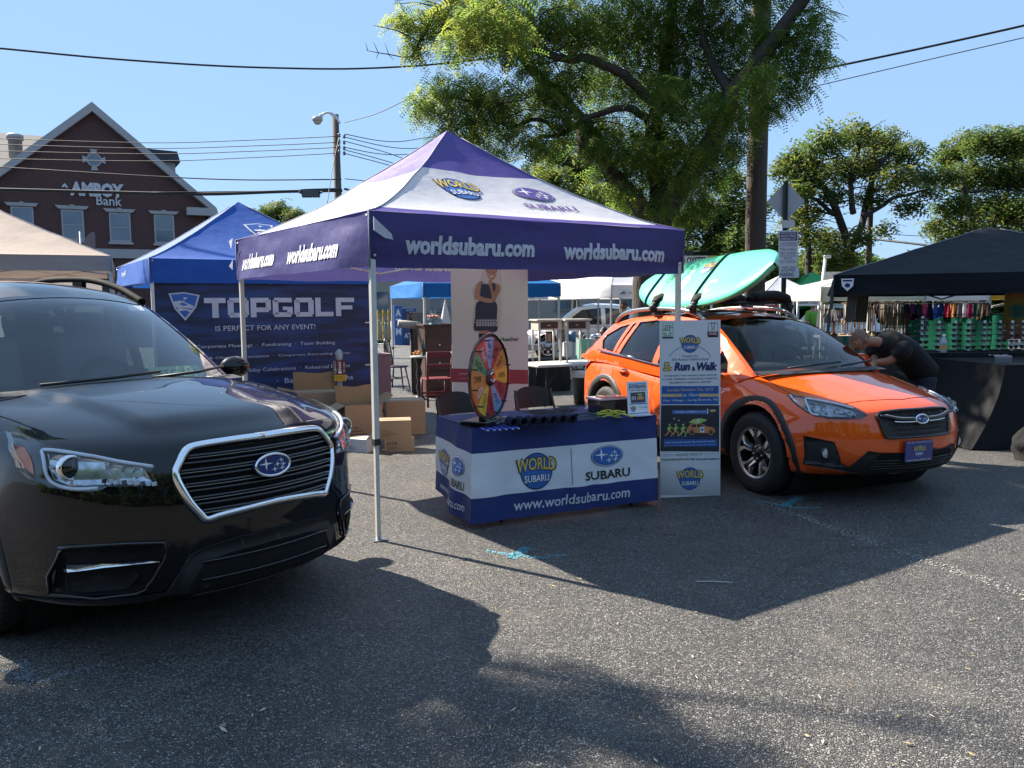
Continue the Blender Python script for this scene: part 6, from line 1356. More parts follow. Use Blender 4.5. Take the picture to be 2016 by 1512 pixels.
def shade_tree():
    """tree standing just outside the left edge; its crown throws the dappled shade on the near asphalt"""
    base = Vector((-8.6, 9.4, 0)); t = thing('shade_tree', 'tall tree beyond the left edge of the picture that shades the near asphalt', 'tree', base); b = B(); rg = random.Random(8)
    limb(b, [Vector((0, 0, -.1)), Vector((.1, 0, 2.5)), Vector((.2, -.1, 5)), Vector((.6, -.3, 7.5)), Vector((1.2, -.8, 9))], .26, .08, n=12)
    bl = []
    hit = lambda x, y, z: Vector((x, y, 0))+Vector((TOSUN.x, TOSUN.y, TOSUN.z))*(z/TOSUN.z)-base
    for px, py, z, r in ((120, 1390, 8.2, .62), (330, 1450, 8.8, .62), (560, 1440, 9.2, .50), (760, 1475, 8.6, .36), (930, 1345, 9.5, .34), (1120, 1380, 9.3, .30), (1230, 1420, 9, .26), (700, 1290, 9.8, .26), (1010, 1440, 8.4, .24), (60, 1480, 8.6, .7), (480, 1500, 9, .5), (1400, 1475, 9.4, .18), (820, 1300, 9.6, .2), (1850, 1430, 9.8, .13), (1000, 1500, 8.8, .3), (1180, 1490, 9.1, .28), (1330, 1400, 9.5, .2), (640, 1360, 9.4, .28), (1500, 1500, 9.5, .2), (300, 1560, 8.5, .8), (600, 1580, 8.6, .6), (870, 1540, 8.8, .35)):
        g = gp(px, py); c = hit(g.x, g.y, z); bl.append((c, (r, r, r*.75), .3)); limb(b, [Vector((.6, -.3, 7.3)), c*.5+Vector((.3, -.2, 3.8)), c], .05, .012, BARKD, 6)
    b.obj('trunk', t); f = B(); leaves(f, bl, 77, .24, 4, .50, .03, .07); f.obj('crown', t)
shade_tree()
def wood_behind():
    """row of trees behind the photographer, seen only as the dark band mirrored in paint and glass"""
    f = B(); rg = random.Random(12); bl = []
    for i in range(30):
        x = -34+i*2.4+rg.uniform(-.8, .8)
        for z in (1.6, 4, 6.2): bl.append(((x, -17+rg.uniform(-2, 2), z+rg.uniform(-.6, .6)), (2.1, 1.8, 1.7), .2))
    for i in range(16):
        y = -16+i*2.2
        for z in (1.6, 4, 6): bl.append(((30+rg.uniform(-2, 2), y, z), (1.8, 2.1, 1.7), .2))
    leaves(f, bl, 5, 1.3, 2, .035, .06, .12); o = f.obj('distant_trees'); tag(o, 'belt of trees closing the car park behind the photographer', 'trees', kind='stuff')
    f = B(); bl = []
    for i in range(46):
        px = -300+i*60
        if 0 < px < 430: continue
        c = atY(px, 580, 62+rg.uniform(-5, 5)); bl.append(((c.x, c.y, 2.2+rg.uniform(0, 1.4)), (3.2, 2, 2.3), .25)); bl.append(((c.x+1, c.y+3, 1.0), (3, 2, 1.5), .2))
    leaves(f, bl, 6, 1.2, 3, .06, .06, .10); o = f.obj('far_trees'); tag(o, 'low line of far green trees along the horizon', 'trees', kind='stuff')
wood_behind()

# ============================================================ bank building
def brickmat(name, c1, c2, mort, sc):
    m = mat(name, c1, .85); nt = m.node_tree; N = nt.nodes; br = N.new('ShaderNodeTexBrick'); tc = N.new('ShaderNodeTexCoord'); mp = N.new('ShaderNodeMapping'); mp.inputs['Rotation'].default_value = (pi/2, 0, 0)
    br.inputs['Color1'].default_value = (*c1, 1); br.inputs['Color2'].default_value = (*c2, 1); br.inputs['Mortar'].default_value = (*mort, 1); br.inputs['Scale'].default_value = sc; br.inputs['Mortar Size'].default_value = .012
    nt.links.new(tc.outputs['Object'], mp.inputs[0]); nt.links.new(mp.outputs[0], br.inputs[0]); nt.links.new(br.outputs[0], N['Principled BSDF'].inputs['Base Color']); return m
def bank():
    BR = brickmat('red_brick', (.088, .038, .036), (.07, .031, .031), (.085, .062, .058), 4.2); TR = mat('bank_trim', (.34, .33, .34), .7, var=.06); RF = mat('roof_shingle', (.20, .18, .165), .9, var=.15, bump=.3, bs=8); RFD = mat('roof_dark', (.045, .05, .06), .8)
    a = .50; U = Vector((cos(a), sin(a), 0)); N = Vector((sin(a), -cos(a), 0)); P0 = atY(180, 601, 43); P0.z = 0
    t = thing('bank_building', 'dark red brick bank building with a steep gable and a white wall sign', 'building', P0, a)
    def uv(px, py): p = onplane(px, py, P0, N)-P0; return p.dot(U), p.z
    pk = uv(180, 203); ev = uv(424, 410); rt = uv(416, 430)[0]; hw = ev[0]-pk[0]; ez = ev[1]; f = lambda u, v, h=0: Vector((u, -h, v)); D = 16
    wl = pk[0]*2-rt; b = B(); wall = [(wl, 0), (rt, 0), (rt, ez-.1), (pk[0], pk[1]-.35), (wl, ez-.1)]
    b.prism(wall, BR, f, -.3, 0); b.box((rt-.15, D/2, ez/2), (.3, D, ez), BR); b.box((wl+.15, D/2, ez/2), (.3, D, ez), BR); b.obj('wall', t)
    b = B()
    for sg in (-1, 1):
        e = pk[0]+sg*hw; b.add([(pk[0], -.35, pk[1]), (e, -.35, ez), (e, D, ez), (pk[0], D, pk[1])], [(0, 1, 2, 3)], RFD)
        b.add([(pk[0], -.36, pk[1]-.0), (e, -.36, ez), (e, -.36, ez-.38), (pk[0], -.36, pk[1]-.45)], [(0, 1, 2, 3)], TR); b.add([(pk[0], -.36, pk[1]-.45), (e, -.36, ez-.38), (e, 0, ez-.38), (pk[0], 0, pk[1]-.45)], [(0, 1, 2, 3)], TR)
    b.obj('roof', t)
    b = B(); b.cyl((rt-.12, -.08, 0), (rt-.12, -.08, ez-.4), .06, TR, n=8); b.obj('downspout', t)
    b = B(); 
    for sg in (-1, 1):
        e = pk[0]+sg*hw; c0 = e-sg*1.5; b.prism([(min(e+sg*.1, c0), ez-.45), (max(e+sg*.1, c0), ez-.45), (max(e, c0), ez-.05), (min(e, c0), ez-.05)], TR, f, .0, .45)
    q0 = uv(150, 503); q1 = uv(330, 487); b.prism([(wl, q0[1]-.1), (rt, q0[1]-.1), (rt, q1[1]-.15), (wl, q1[1]-.15)], TR, f, .0, .12); b.obj('cornice', t)
    GL = mat('bank_window_glass', (.10, .14, .19), .08, var=.3, vs=.7, spec=.8)
    for k, (x0, y0, x1, y1) in enumerate(((24, 408, 65, 468), (123, 414, 164, 472), (217, 420, 256, 476), (305, 424, 342, 479))):
        p = uv(x0, y1); q = uv(x1, y0); b = B(); cx = (p[0]+q[0])/2; w = q[0]-p[0]
        b.prism([(p[0], p[1]), (q[0], p[1]), (q[0], q[1]), (p[0], q[1])], TR, f, .0, .05); o = b.obj('window', t); g = B()
        m_ = (p[1]+q[1])/2; fr = .07*w
        for z0, z1 in ((p[1]+fr*1.3, m_-fr*.3), (m_+fr*.3, q[1]-fr)): g.poly([(p[0]+fr, z0), (q[0]-fr, z0), (q[0]-fr, z1), (p[0]+fr, z1)], GL, f, .055)
        g.obj('pane', o); l = B(); l.prism([(p[0]-.12*w, q[1]+.03), (q[0]+.12*w, q[1]+.03), (q[0]+.26*w, q[1]+.20*w), (p[0]-.26*w, q[1]+.20*w)], TR, f, 0, .10); l.prism([(cx-.06*w, q[1]+.03), (cx+.06*w, q[1]+.03), (cx+.1*w, q[1]+.25*w), (cx-.1*w, q[1]+.25*w)], TR, f, .1, .13); l.obj('lintel', o)
        s_ = B(); s_.prism([(p[0]-.08*w, p[1]-.12), (q[0]+.08*w, p[1]-.12), (q[0]+.08*w, p[1]-.01), (p[0]-.08*w, p[1]-.01)], TR, f, 0, .12); s_.obj('sill', o)
    c = uv(185, 315); r = abs(uv(200, 315)[0]-c[0]); b = B(); b.prism(ell(c[0], c[1], r, r), TR, f, 0, .06); b.prism(ell(c[0], c[1], r*.82, r*.82), GL, f, .06, .065)
    for k in range(4):
        an = k*pi/2; g = lambda u, v, h=0: f(c[0]+u*cos(an)-v*sin(an), c[1]+u*sin(an)+v*cos(an), h); b.prism([(r*.95, -.10), (r*1.5, -.18), (r*1.5, .18), (r*.95, .10)], TR, g, 0, .08)
    b.obj('round_window', t)
    b = B(); SG = mat('sign_pale_letters', (.47, .48, .52), .5, var=.02); x = uv(149, 386); y = uv(243, 363); b.text('AMBOY', (x[0]-.25, x[1], y[0], y[1]), SG, f, .10, .06, .05); x = uv(190, 404); y = uv(239, 388); b.text('Bank', (x[0], x[1], y[0], y[1]), SG, f, .10, .01)
    x = uv(120, 376); y = uv(135, 361); cx = (x[0]+y[0])/2; b.prism([(x[0], x[1]), (y[0], x[1]), (cx+.12, y[1]-.15), (cx, y[1]), (cx-.12, y[1]-.15)], SG, f, .02, .10); b.prism([(x[0], x[1]+.14), (cx, x[1]+.22), (y[0], x[1]+.10), (y[0], x[1]+.04), (x[0], x[1]+.06)], BR, f, .10, .11); b.obj('lettering', t)
    # main hall roof behind on the left, with a roof vent, and a dormer on the right slope
    b = B(); q = onplane(60, 266, P0-N*9, N)-P0; rz_ = q.z; b.add([(-40, 9, rz_), (pk[0]+.5, 9, rz_), (pk[0]+.5, 1, ez), (-40, 1, ez)], [(0, 1, 2, 3)], RF); b.add([(-40, 9, rz_), (pk[0]+.5, 9, rz_), (pk[0]+.5, 17, ez), (-40, 17, ez)], [(3, 2, 1, 0)], RF); b.box(((wl-40)/2, 9, ez/2), (40+wl, 15.5, ez), BR); b.obj('hall_roof', t)
    v = onplane(30, 283, P0-N*6, N)-P0; vx = v.dot(U); b = B(); b.lathe([(.34, -1.3), (.34, .2), (.42, .2), (.42, .45), (.3, .52), (0, .54)], mat('vent_metal', (.35, .34, .34), .5, metal=.5), 16, Matrix.Translation((vx, 6, v.z))); b.obj('roof_vent', t)
    d = onplane(326, 318, P0-N*5, N)-P0; dx = d.dot(U); b = B(); b.box((dx-.6, 6, d.z-.6), (2.2, 2.2, 1.5), TR); b.prism([(dx-2, d.z+.05), (dx+.75, d.z-.05), (dx+.6, d.z+.55), (dx-1.6, d.z+.6)], RFD, f, -7.4, -4.6); b.obj('dormer', t)
bank()

# ============================================================ poles, lamp, wires, signs
WOOD = mat('pole_wood', (.085, .07, .06), .95, var=.3, vs=5, bump=.6, bs=30, stretch=(1, 1, .12)); WIRE = mat('cable_black', (.015, .015, .017), .6)
def wire(label, pts, r, group='overhead wires', name='overhead_wire'):
    P = catmull([atY(*p) for p in pts], 7); b = B(); b.tube(P, r, WIRE, 5); o = b.obj(name); return tag(o, label, 'wire', group)
def poles():
    Y = 27.; bs = gp(676, 601+1.638*FPX/Y); z = lambda py: atY(674, py, Y).z
    t = thing('utility_pole', 'slim brown utility pole carrying a street lamp left of the purple tent peak', 'utility pole', bs); b = B(); b.tube([(0, 0, 0), (-.05, 0, z(212))], [.15, .105], WOOD, 12); b.obj('post', t)
    L = lambda px, py: atY(px, py, Y)-bs; wm = mat('lamp_arm_white', (.62, .62, .62), .4); b = B(); b.tube(catmull([L(669, 243), L(662, 230), L(652, 223), L(642, 222), L(632, 227)], 5), .035, wm, 8); b.tube([L(669, 240), L(650, 225)], .018, wm, 6); b.obj('lamp_arm', t)
    b = B(); c = L(625, 235); b.ball((c.x, c.y, c.z), (.17, .16, .11), mat('lamp_shade_grey', (.36, .32, .30), .4), 14, 8); b.lathe([(.13, 0), (.11, -.09), (.05, -.13), (0, -.14)], mat('lamp_glass_beige', (.45, .38, .34), .2), 14, Matrix.Translation(c-Vector((0, 0, .03)))); b.ball(L(632, 228), .07, wm, 8, 6); b.obj('lamp_head', t)
    b = B()
    for y in (268, 280, 291, 301): b.lathe([(.02, -.06), (.05, -.04), (.03, 0), (.05, .04), (.02, .06)], mat('insulator', (.12, .10, .10), .3), 10, Matrix.Translation(L(669, y)+Vector((0, -.1, 0)))); b.lathe([(.02, -.06), (.05, -.04), (.03, 0), (.05, .04), (.02, .06)], MATS['insulator'], 10, Matrix.Translation(L(679, y+2)+Vector((0, -.1, 0))))
    b.obj('insulator', t)
    # wires to the left
    for (yl, ym, yp) in ((273, 281, 268), (284, 292, 280), (297, 303, 290), (312, 317, 301)):
        wire('thin wire running left from the lamp pole past the brick gable', [(-200, yl-8, Y+6), (0, yl, Y+5), (295, ym, Y+3), (500, (ym+yp)/2+1, Y+1.5), (670, yp, Y)], .014, 'thin wires left of the lamp pole')
    wire('wire below the four thin wires left of the lamp pole', [(-200, 320, Y+2), (0, 329, Y+2), (300, 347, Y+1), (480, 354, Y+.5), (672, 353, Y)], .02)
    wire('thick black cable running left from the lamp pole in front of the bank sign', [(-200, 368, Y-4), (0, 373, Y-3), (200, 378, Y-2), (400, 382, Y-1.5), (560, 377, Y-.5), (674, 375, Y)], .05)
    wire('thin messenger wire just above the thick cable near the lamp pole', [(300, 379, Y-2), (560, 376, Y-.5), (600, 373, Y-.3), (672, 371, Y)], .02)
    t2 = thing('cable_splice_box', 'black splice box hanging on the thick cable beside the lamp pole', 'splice box', atY(612, 382, Y-.4)); b = B(); b.box((0, 0, 0), (.56, .14, .2), GLOSSBLACK, bev=.03)
    for k in range(7): b.box((-.24+.08*k, 0, 0), (.03, .16, .22), GLOSSBLACK, bev=.008)
    b.obj('case', t2); b = B(); b.tube([(-.28, 0, .02), (-.38, 0, .08)], .03, WIRE, 6); b.tube([(.28, 0, .02), (.38, 0, .08)], .03, WIRE, 6); b.obj('hanger', t2)
    for k, (a, m_, e) in enumerate((((679, 264), (775, 279), (880, 266)), ((679, 270), (790, 292), (900, 285)), ((679, 278), (760, 300), (850, 330)), ((679, 290), (760, 304), (860, 302)), ((679, 295), (770, 320), (860, 352)), ((679, 302), (780, 329), (850, 350)), ((679, 352), (740, 357), (800, 356)), ((679, 372), (705, 377), (760, 386)))):
        wire('wire fanning out to the right of the lamp pole above the purple tent', [(a[0], a[1], Y), (m_[0], m_[1], Y+3), (e[0], e[1], Y+6), (e[0]+(e[0]-m_[0])*2.4, e[1]+(e[1]-m_[1])*1.9, Y+13)], .014 if k < 7 else .04, 'wires fanning right of the lamp pole')
    wire('steep guy wire slanting down left of the lamp pole', [(668, 268, Y), (655, 330, Y-1), (644, 402, Y-2)], .012); wire('wire rising from the lamp pole to the big tree', [(679, 241, Y), (740, 224, Y-3), (800, 196, Y-6)], .012)
    wire('twisted black cable spanning the sky from the left edge to the locust tree', [(-150, 82, 13), (0, 95, 13), (200, 114, 13.4), (400, 128, 13.8), (560, 134, 14), (700, 135, 14.2), (850, 127, 14.5), (1000, 110, 14.8), (1250, 80, 15.2), (1484, 60, 15.5)], .016, None)
    wire('thick black cable rising to the right edge from the tall pole', [(1484, 165, 15.4), (1590, 142, 15), (1800, 98, 14.4), (2016, 50, 13.8), (2200, 5, 13.4)], .020, None)
    wire('thin wire below the thick cable right of the tall pole', [(1484, 198, 15.4), (1570, 178, 15.2), (1800, 124, 14.6), (2016, 74, 14), (2200, 32, 13.6)], .008, None)
    wire('wire sloping behind the peak of the purple tent to the forked trunk', [(900, 345, 30), (1000, 318, 28), (1130, 285, 26)], .02, None)
    # tall pole by the tree
    Y = 15.6; bs = gp(1482, 601+1.638*FPX/Y); t = thing('utility_pole', 'thick weathered wooden utility pole right of the locust tree', 'utility pole', bs); zt = 13; b = B(); b.tube([(0, 0, -.05), (.0, 0, 4), (.05, 0, zt)], [.185, .18, .165], WOOD, 18); b.obj('post', t)
    p = atY(1494, 205, Y-.2)-bs; b = B(); b.box(p, (.09, .08, .12), LEGW, bev=.02); b.cyl(p+Vector((0, 0, -.3)), p, .02, LEGW); b.tube([p+Vector((.05, 0, 0)), p+Vector((.14, 0, -.2)), p+Vector((.06, 0, -.35))], .008, LEGW, 5); b.obj('bracket', t)
    # far pole on the right
    Y = 40.; bs = gp(1704, 601+1.638*FPX/Y); t = thing('utility_pole', 'distant utility pole with a transformer box in front of the spreading tree', 'utility pole', bs); b = B(); b.tube([(0, 0, 0), (.05, 0, atY(1704, 300, Y).z)], [.15, .12], WOOD, 10); b.obj('post', t); b = B(); p = atY(1709, 508, Y)-bs; b.box(p, (.22, .2, .5), mat('box_grey', (.16, .18, .2), .6), bev=.03); b.obj('meter_box', t)
    wire('black cable with a splice running right from the distant pole', [(1704, 468, Y), (1740, 473, Y-1), (1830, 484, Y-3), (1950, 505, Y-5)], .05, None); wire('thin far wire across the gap between the trees', [(1704, 458, Y), (1800, 464, Y), (1900, 468, Y)], .015, None); wire('thin wire crossing the spreading tree on the right', [(1560, 455, 34), (1640, 430, 34), (1704, 405, Y)], .012, None)
    # sign post
    Y = 13.2; bs = gp(1539, 601+1.638*FPX/Y); t = thing('sign_post', 'steel sign post with a diamond plate seen from behind and White Street parking signs', 'sign post', bs); q = lambda px, py: atY(px, py, Y)-bs; k = Y/FPX
    gs = mat('post_green_steel', (.035, .05, .045), .5, metal=.4); b = B(); z1 = q(1539, 362).z; b.box((-.03, .02, z1/2), (.02, .025, z1), gs); b.box((.02, .02, z1/2), (.02, .025, z1), gs); b.box((-.005, .033, z1/2), (.06, .008, z1), gs); b.obj('post', t)
    c = q(1538, 400); al = mat('plate_aluminium', (.36, .36, .38), .45, metal=.4); f = planemap((0, .06, 0), (1, 0, 0), (0, 0, 1)); h = 36*k; b = B(); P = [(c.x+x, c.z+y) for x, y in ((0, -h*1.05), (h, 0), (0, h*1.05), (-h, 0))]; b.prism(P, al, f, -.004, 0); b.obj('diamond_plate', t)
    b = B(); a0 = q(1527, 452); a1 = q(1552, 437); f = planemap((0, -.012, 0), (1, 0, 0), (0, 0, 1)); b.prism(rrect(a0.x, a0.z, a1.x, a1.z, .01), mat('plate_pale', (.50, .50, .52), .5), f, -.004, 0); b.obj('small_plate', t)
    b = B(); a0 = q(1520, 527); a1 = q(1559, 457); sw = mat('sign_white_metal', (.56, .57, .60), .5, var=.03); b.prism(rrect(a0.x, a0.z, a1.x, a1.z, .02), sw, f, -.004, 0); s_ = b.obj('parking_sign', t); b = B(); w = a1.x-a0.x; hh = a1.z-a0.z; mx = mat('sign_purple', (.07, .04, .12), .5); ink = MATS['sign_ink']; X = lambda u: a0.x+w*u; Z = lambda v: a0.z+hh*v
    b.poly([(X(.05), Z(.72)), (X(.95), Z(.72)), (X(.95), Z(.96)), (X(.05), Z(.96))], mx, f, .001)
    for s2, u0, v0, u1, v1, m in (('BOROUGH OF RED BANK', .12, .91, .88, .945, WHITEP), ('WHITE STREET', .1, .82, .9, .88, WHITEP), ('PARKING LOT', .12, .745, .88, .80, WHITEP), ('4 HOUR PARKING', .08, .60, .92, .68, mx), ('9:00am-6:00pm', .08, .43, .92, .52, ink), ('MON - SATURDAY', .1, .33, .9, .41, ink), ('PAY AT', .3, .20, .7, .26, ink), ('PAY STATION', .12, .10, .88, .17, ink)): b.text(s2, (X(u0), Z(v0), X(u1), Z(v1)), m, f, .002)
    for v in (.57, .29): b.poly([(X(.05), Z(v)), (X(.95), Z(v)), (X(.95), Z(v+.012)), (X(.05), Z(v+.012))], ink, f, .0015)
    b.obj('lettering', s_)
    b = B(); a0 = q(1522, 548); a1 = q(1561, 528); b.prism([(a0.x, a0.z), (a1.x, a0.z), (a1.x, a1.z), (a0.x, a1.z)], sw, f, -.01, -.006); w = a1.x-a0.x; hh = a1.z-a0.z; s_ = b.obj('shopper_sign', t); b = B(); b.text('SHOPPER', (a0.x+w*.1, a0.z+hh*.58, a0.x+w*.8, a0.z+hh*.9), ink, f, -.004); b.text('PARKING', (a0.x+w*.06, a0.z+hh*.12, a0.x+w*.72, a0.z+hh*.5), ink, f, -.004, .02); b.obj('lettering', s_)
poles()
# ============================================================ people
SKIN = mat('skin', (.36, .19, .125), .5, var=.06, bump=.05, bs=60)
def skin_mesh(pts, edges, name, m, parent, sub=2, root=0):
    """continuous body surface grown round a jointed skeleton: pts = [(x, y, z, rx, ry)]"""
    me = bpy.data.meshes.new(name); me.from_pydata([p[:3] for p in pts], edges, []); o = bpy.data.objects.new(name, me); COL.objects.link(o)
    md = o.modifiers.new('skin', 'SKIN'); md.use_smooth_shade = True; sb = o.modifiers.new('sub', 'SUBSURF'); sb.levels = sub; sb.render_levels = sub
    if not me.skin_vertices: me.attributes
    for v, p in zip(me.skin_vertices[0].data, pts): v.radius = (p[3], p[4] if len(p) > 4 else p[3])
    me.skin_vertices[0].data[root].use_root = True
    dg = bpy.context.evaluated_depsgraph_get(); nm = bpy.data.meshes.new_from_object(o.evaluated_get(dg)); o.modifiers.clear(); o.data = nm; bpy.data.meshes.remove(me)
    nm.materials.clear(); nm.materials.append(m)
    for p in nm.polygons: p.use_smooth = True
    if parent: o.parent = parent
    return o
def head(t, c, R, skin, hair=None, sc=1.0, hk=1.10):
    """head with face; R orients x = face direction, z = up"""
    b = B(); M = Matrix.Translation(c) @ R.to_4x4() @ Matrix.Scale(sc, 4)
    def hd(u, v):
        a = 2*pi*u; p = pi*v; x = cos(a)*sin(p); y = sin(a)*sin(p); z = -cos(p)
        X = .098*x; Y = .075*y; Z = .118*z
        if z < 0: X *= 1-.10*(-z); Y *= 1-.30*(-z)**1.5; X += .012*(-z)*(1 if x > 0 else .0)
        if x > .3: X += .012*exp(-((z+.05)/.5)**2)*x; 
        if x > .7 and abs(y) < .5: X += .022*exp(-(y/.16)**2)*exp(-((z+.12)/.16)**2) + .008*exp(-(y/.3)**2)*exp(-((z+.48)/.09)**2) - .012*exp(-((abs(y)-.38)/.16)**2)*exp(-((z-.08)/.12)**2)+.006*exp(-((z-.22)/.08)**2)
        return (X, Y, Z)
    b.grid(hd, 40, 30, skin, True, M)
    for s_ in (-1, 1):
        b.ball((-.008, s_*.077, -.01), (.022, .010, .034), skin, 10, 8, M)
        b.ball((.086, s_*.029, .012), (.010, .013, .008), WHITEP, 8, 6, M); b.ball((.094, s_*.029, .012), (.005, .006, .006), BLACKP, 8, 6, M)
    b.ball((.098, 0, -.058), (.006, .022, .006), mat('lip', (.28, .10, .085), .5), 10, 6, M)
    if hair:
        def hr(u, v):
            q = Vector(hd(u, .38+.62*v)); k = hk+(hk-1)*.5*nz(q.x*40, q.y*40, q.z*40); 
            if q.x > .05: k = 1.02 if q.z > .05 else .97
            return q*k
        b.grid(hr, 28, 14, hair, True, M)
    return b.obj('head', t)
def finger_hand(t, wrist, d, palm_n, skin, curl=.6, side=1, sc=1.0):
    """palm and five separate fingers; d = pointing direction, palm_n = palm normal"""
    d = Vector(d).normalized(); n = Vector(palm_n); n = (n-d*n.dot(d)).normalized(); w = d.cross(n)*side; w0 = Vector(wrist)
    b = B(); P = lambda a, c, e: w0+d*a*sc+w*c*sc+n*e*sc
    b.tube([P(-.02, 0, 0), P(.03, 0, 0), P(.07, 0, 0), P(.095, 0, .004)], [.026*sc, .034*sc, .040*sc, .034*sc], skin, 12, flat=(1.05, .42))
    for k, (off, ln) in enumerate(((-.032, .066), (-.011, .078), (.011, .074), (.031, .058))):
        p0 = P(.088, off, 0); a = 0; pts = [p0]; dd = d+w*(off*2.2)
        for s_ in (.45, .32, .23): a += curl*.55; q = dd*cos(a)+n*sin(a); pts.append(pts[-1]+q.normalized()*ln*s_*sc)
        b.tube(pts, [.0092*sc, .0088*sc, .0082*sc, .006*sc], skin, 8)
    p0 = P(.02, -.03, .006); pts = [p0, p0+(d*.5-w*.75+n*.3).normalized()*.036*sc, p0+(d*.5-w*.75+n*.3).normalized()*.036*sc+(d*.85-w*.35+n*.35).normalized()*.03*sc, p0+(d*.5-w*.75+n*.3).normalized()*.036*sc+(d*.9-w*.3+n*.4).normalized()*.052*sc]
    b.tube(pts, [.0125*sc, .011*sc, .0095*sc, .007*sc], skin, 8); return b.obj('hand', t)
def bending_man():
    # stands on the far side of the orange bonnet, bent forward with both hands at the wiper cowl
    Yd = 8.55; hip = atY(1812, 724, Yd+.1); sh = atY(1742, 674, Yd-.05); hd = atY(1694, 668, Yd-.1); t = thing('person', 'bald man in a black t-shirt and jeans bending over the orange car bonnet', 'person', (hip.x, hip.y, 0))
    o = Vector((hip.x, hip.y, 0)); H = hip-o; S = sh-o; HD = hd-o; f = Vector((S.x-H.x, S.y-H.y, 0)).normalized(); lat = Vector((-f.y, f.x, 0))
    shirt = mat('tshirt_black', (.005, .005, .0065), .9, bump=.5, bs=25); jean = mat('jeans_dark', (.018, .022, .035), .9, bump=.2, bs=60)
    up = lambda p, r, r2=None: (*p, r, r2 or r)
    # one continuous body: legs, trunk, neck, arms
    knee = lambda s_: lat*s_*.12+Vector((0, 0, .50))+f*.05; ank = lambda s_: lat*s_*.14+Vector((0, 0, .09))-f*.03
    mid = H.lerp(S, .5)+Vector((0, 0, .035)); ch = H.lerp(S, .82)+Vector((0, 0, .01)); nk = S.lerp(HD, .30)
    pts = [up(H, .14, .14), up(H+lat*.085-Vector((0, 0, .14)), .10), up(knee(1), .068), up(ank(1), .048), up(H-lat*.085-Vector((0, 0, .14)), .10), up(knee(-1), .068), up(ank(-1), .048)]
    legs = skin_mesh(pts, [(0, 1), (1, 2), (2, 3), (0, 4), (4, 5), (5, 6)], 'trousers', jean, t)
    sl, sr = ch+lat*.19+f*.03-Vector((0, 0, .03)), ch-lat*.19+f*.03-Vector((0, 0, .03))
    tgt = [atY(1704, 716, Yd-.02)-o, atY(1716, 722, Yd-.30)-o]
    el = [sl.lerp(tgt[0], .5)+lat*.06-f*.02-Vector((0, 0, .04)), sr.lerp(tgt[1], .52)-lat*.04-Vector((0, 0, .05))+f*(-.05)]
    # the skin below the clothes as one surface
    B_ = [up(H.lerp(S, .1), .10), up(mid, .11), up(ch, .105), up(nk, .056), up(HD-f*.03-Vector((0, 0, .02)), .05), up(sl, .05), up(el[0], .044), up(tgt[0], .030), up(sr, .05), up(el[1], .044), up(tgt[1], .030)]
    body = skin_mesh(B_, [(0, 1), (1, 2), (2, 3), (3, 4), (2, 5), (5, 6), (6, 7), (2, 8), (8, 9), (9, 10)], 'body', SKIN, t)
    b = B(); P = catmull([H-f*.04-Vector((0, 0, .05)), H.lerp(S, .15)+UP*.01, mid+UP*.01, ch+UP*.0, ch.lerp(nk, .55), ch.lerp(nk, .95)], 5); n_ = len(P)
    rr = cr((0, .25, .5, .72, .86, 1), (.165, .165, .168, .185, .125, .072)); b.tube(P, [rr(i/(n_-1)) for i in range(n_)], shirt, 20, flat=(1.08, .86))
    for a, e in ((sl, el[0]), (sr, el[1])): q = catmull([ch.lerp(a, .35), a+(a-ch)*.05, a.lerp(e, .35), a.lerp(e, .66)], 4); b.tube(q, [.10-.032*i/(len(q)-1) for i in range(len(q))], shirt, 14)
    b.obj('tshirt', t)
    fd = (f*.80+Vector((0, 0, -.60))).normalized(); zz = (Vector((0, 0, 1))-fd*fd.z).normalized(); yy = zz.cross(fd)
    head(t, HD, Matrix((fd, yy, zz)).transposed(), SKIN, mat('stubble', (.20, .115, .085), .7, var=.2, vs=60), .94, 1.012)
    for k in range(2): finger_hand(t, tgt[k], (tgt[k]-el[k]).normalized()+f*.4, (0, 0, -1), SKIN, .5, 1 if k else -1)
    for s_ in (-1, 1):
        b = B(); a = ank(s_); b.tube([a-f*.07-Vector((0, 0, .04)), a+f*.02-Vector((0, 0, .035)), a+f*.17-Vector((0, 0, .06)), a+f*.21-Vector((0, 0, .065))], [.045, .052, .04, .02], BLACKPLASTIC, 10); b.obj('shoe', t)
bending_man()
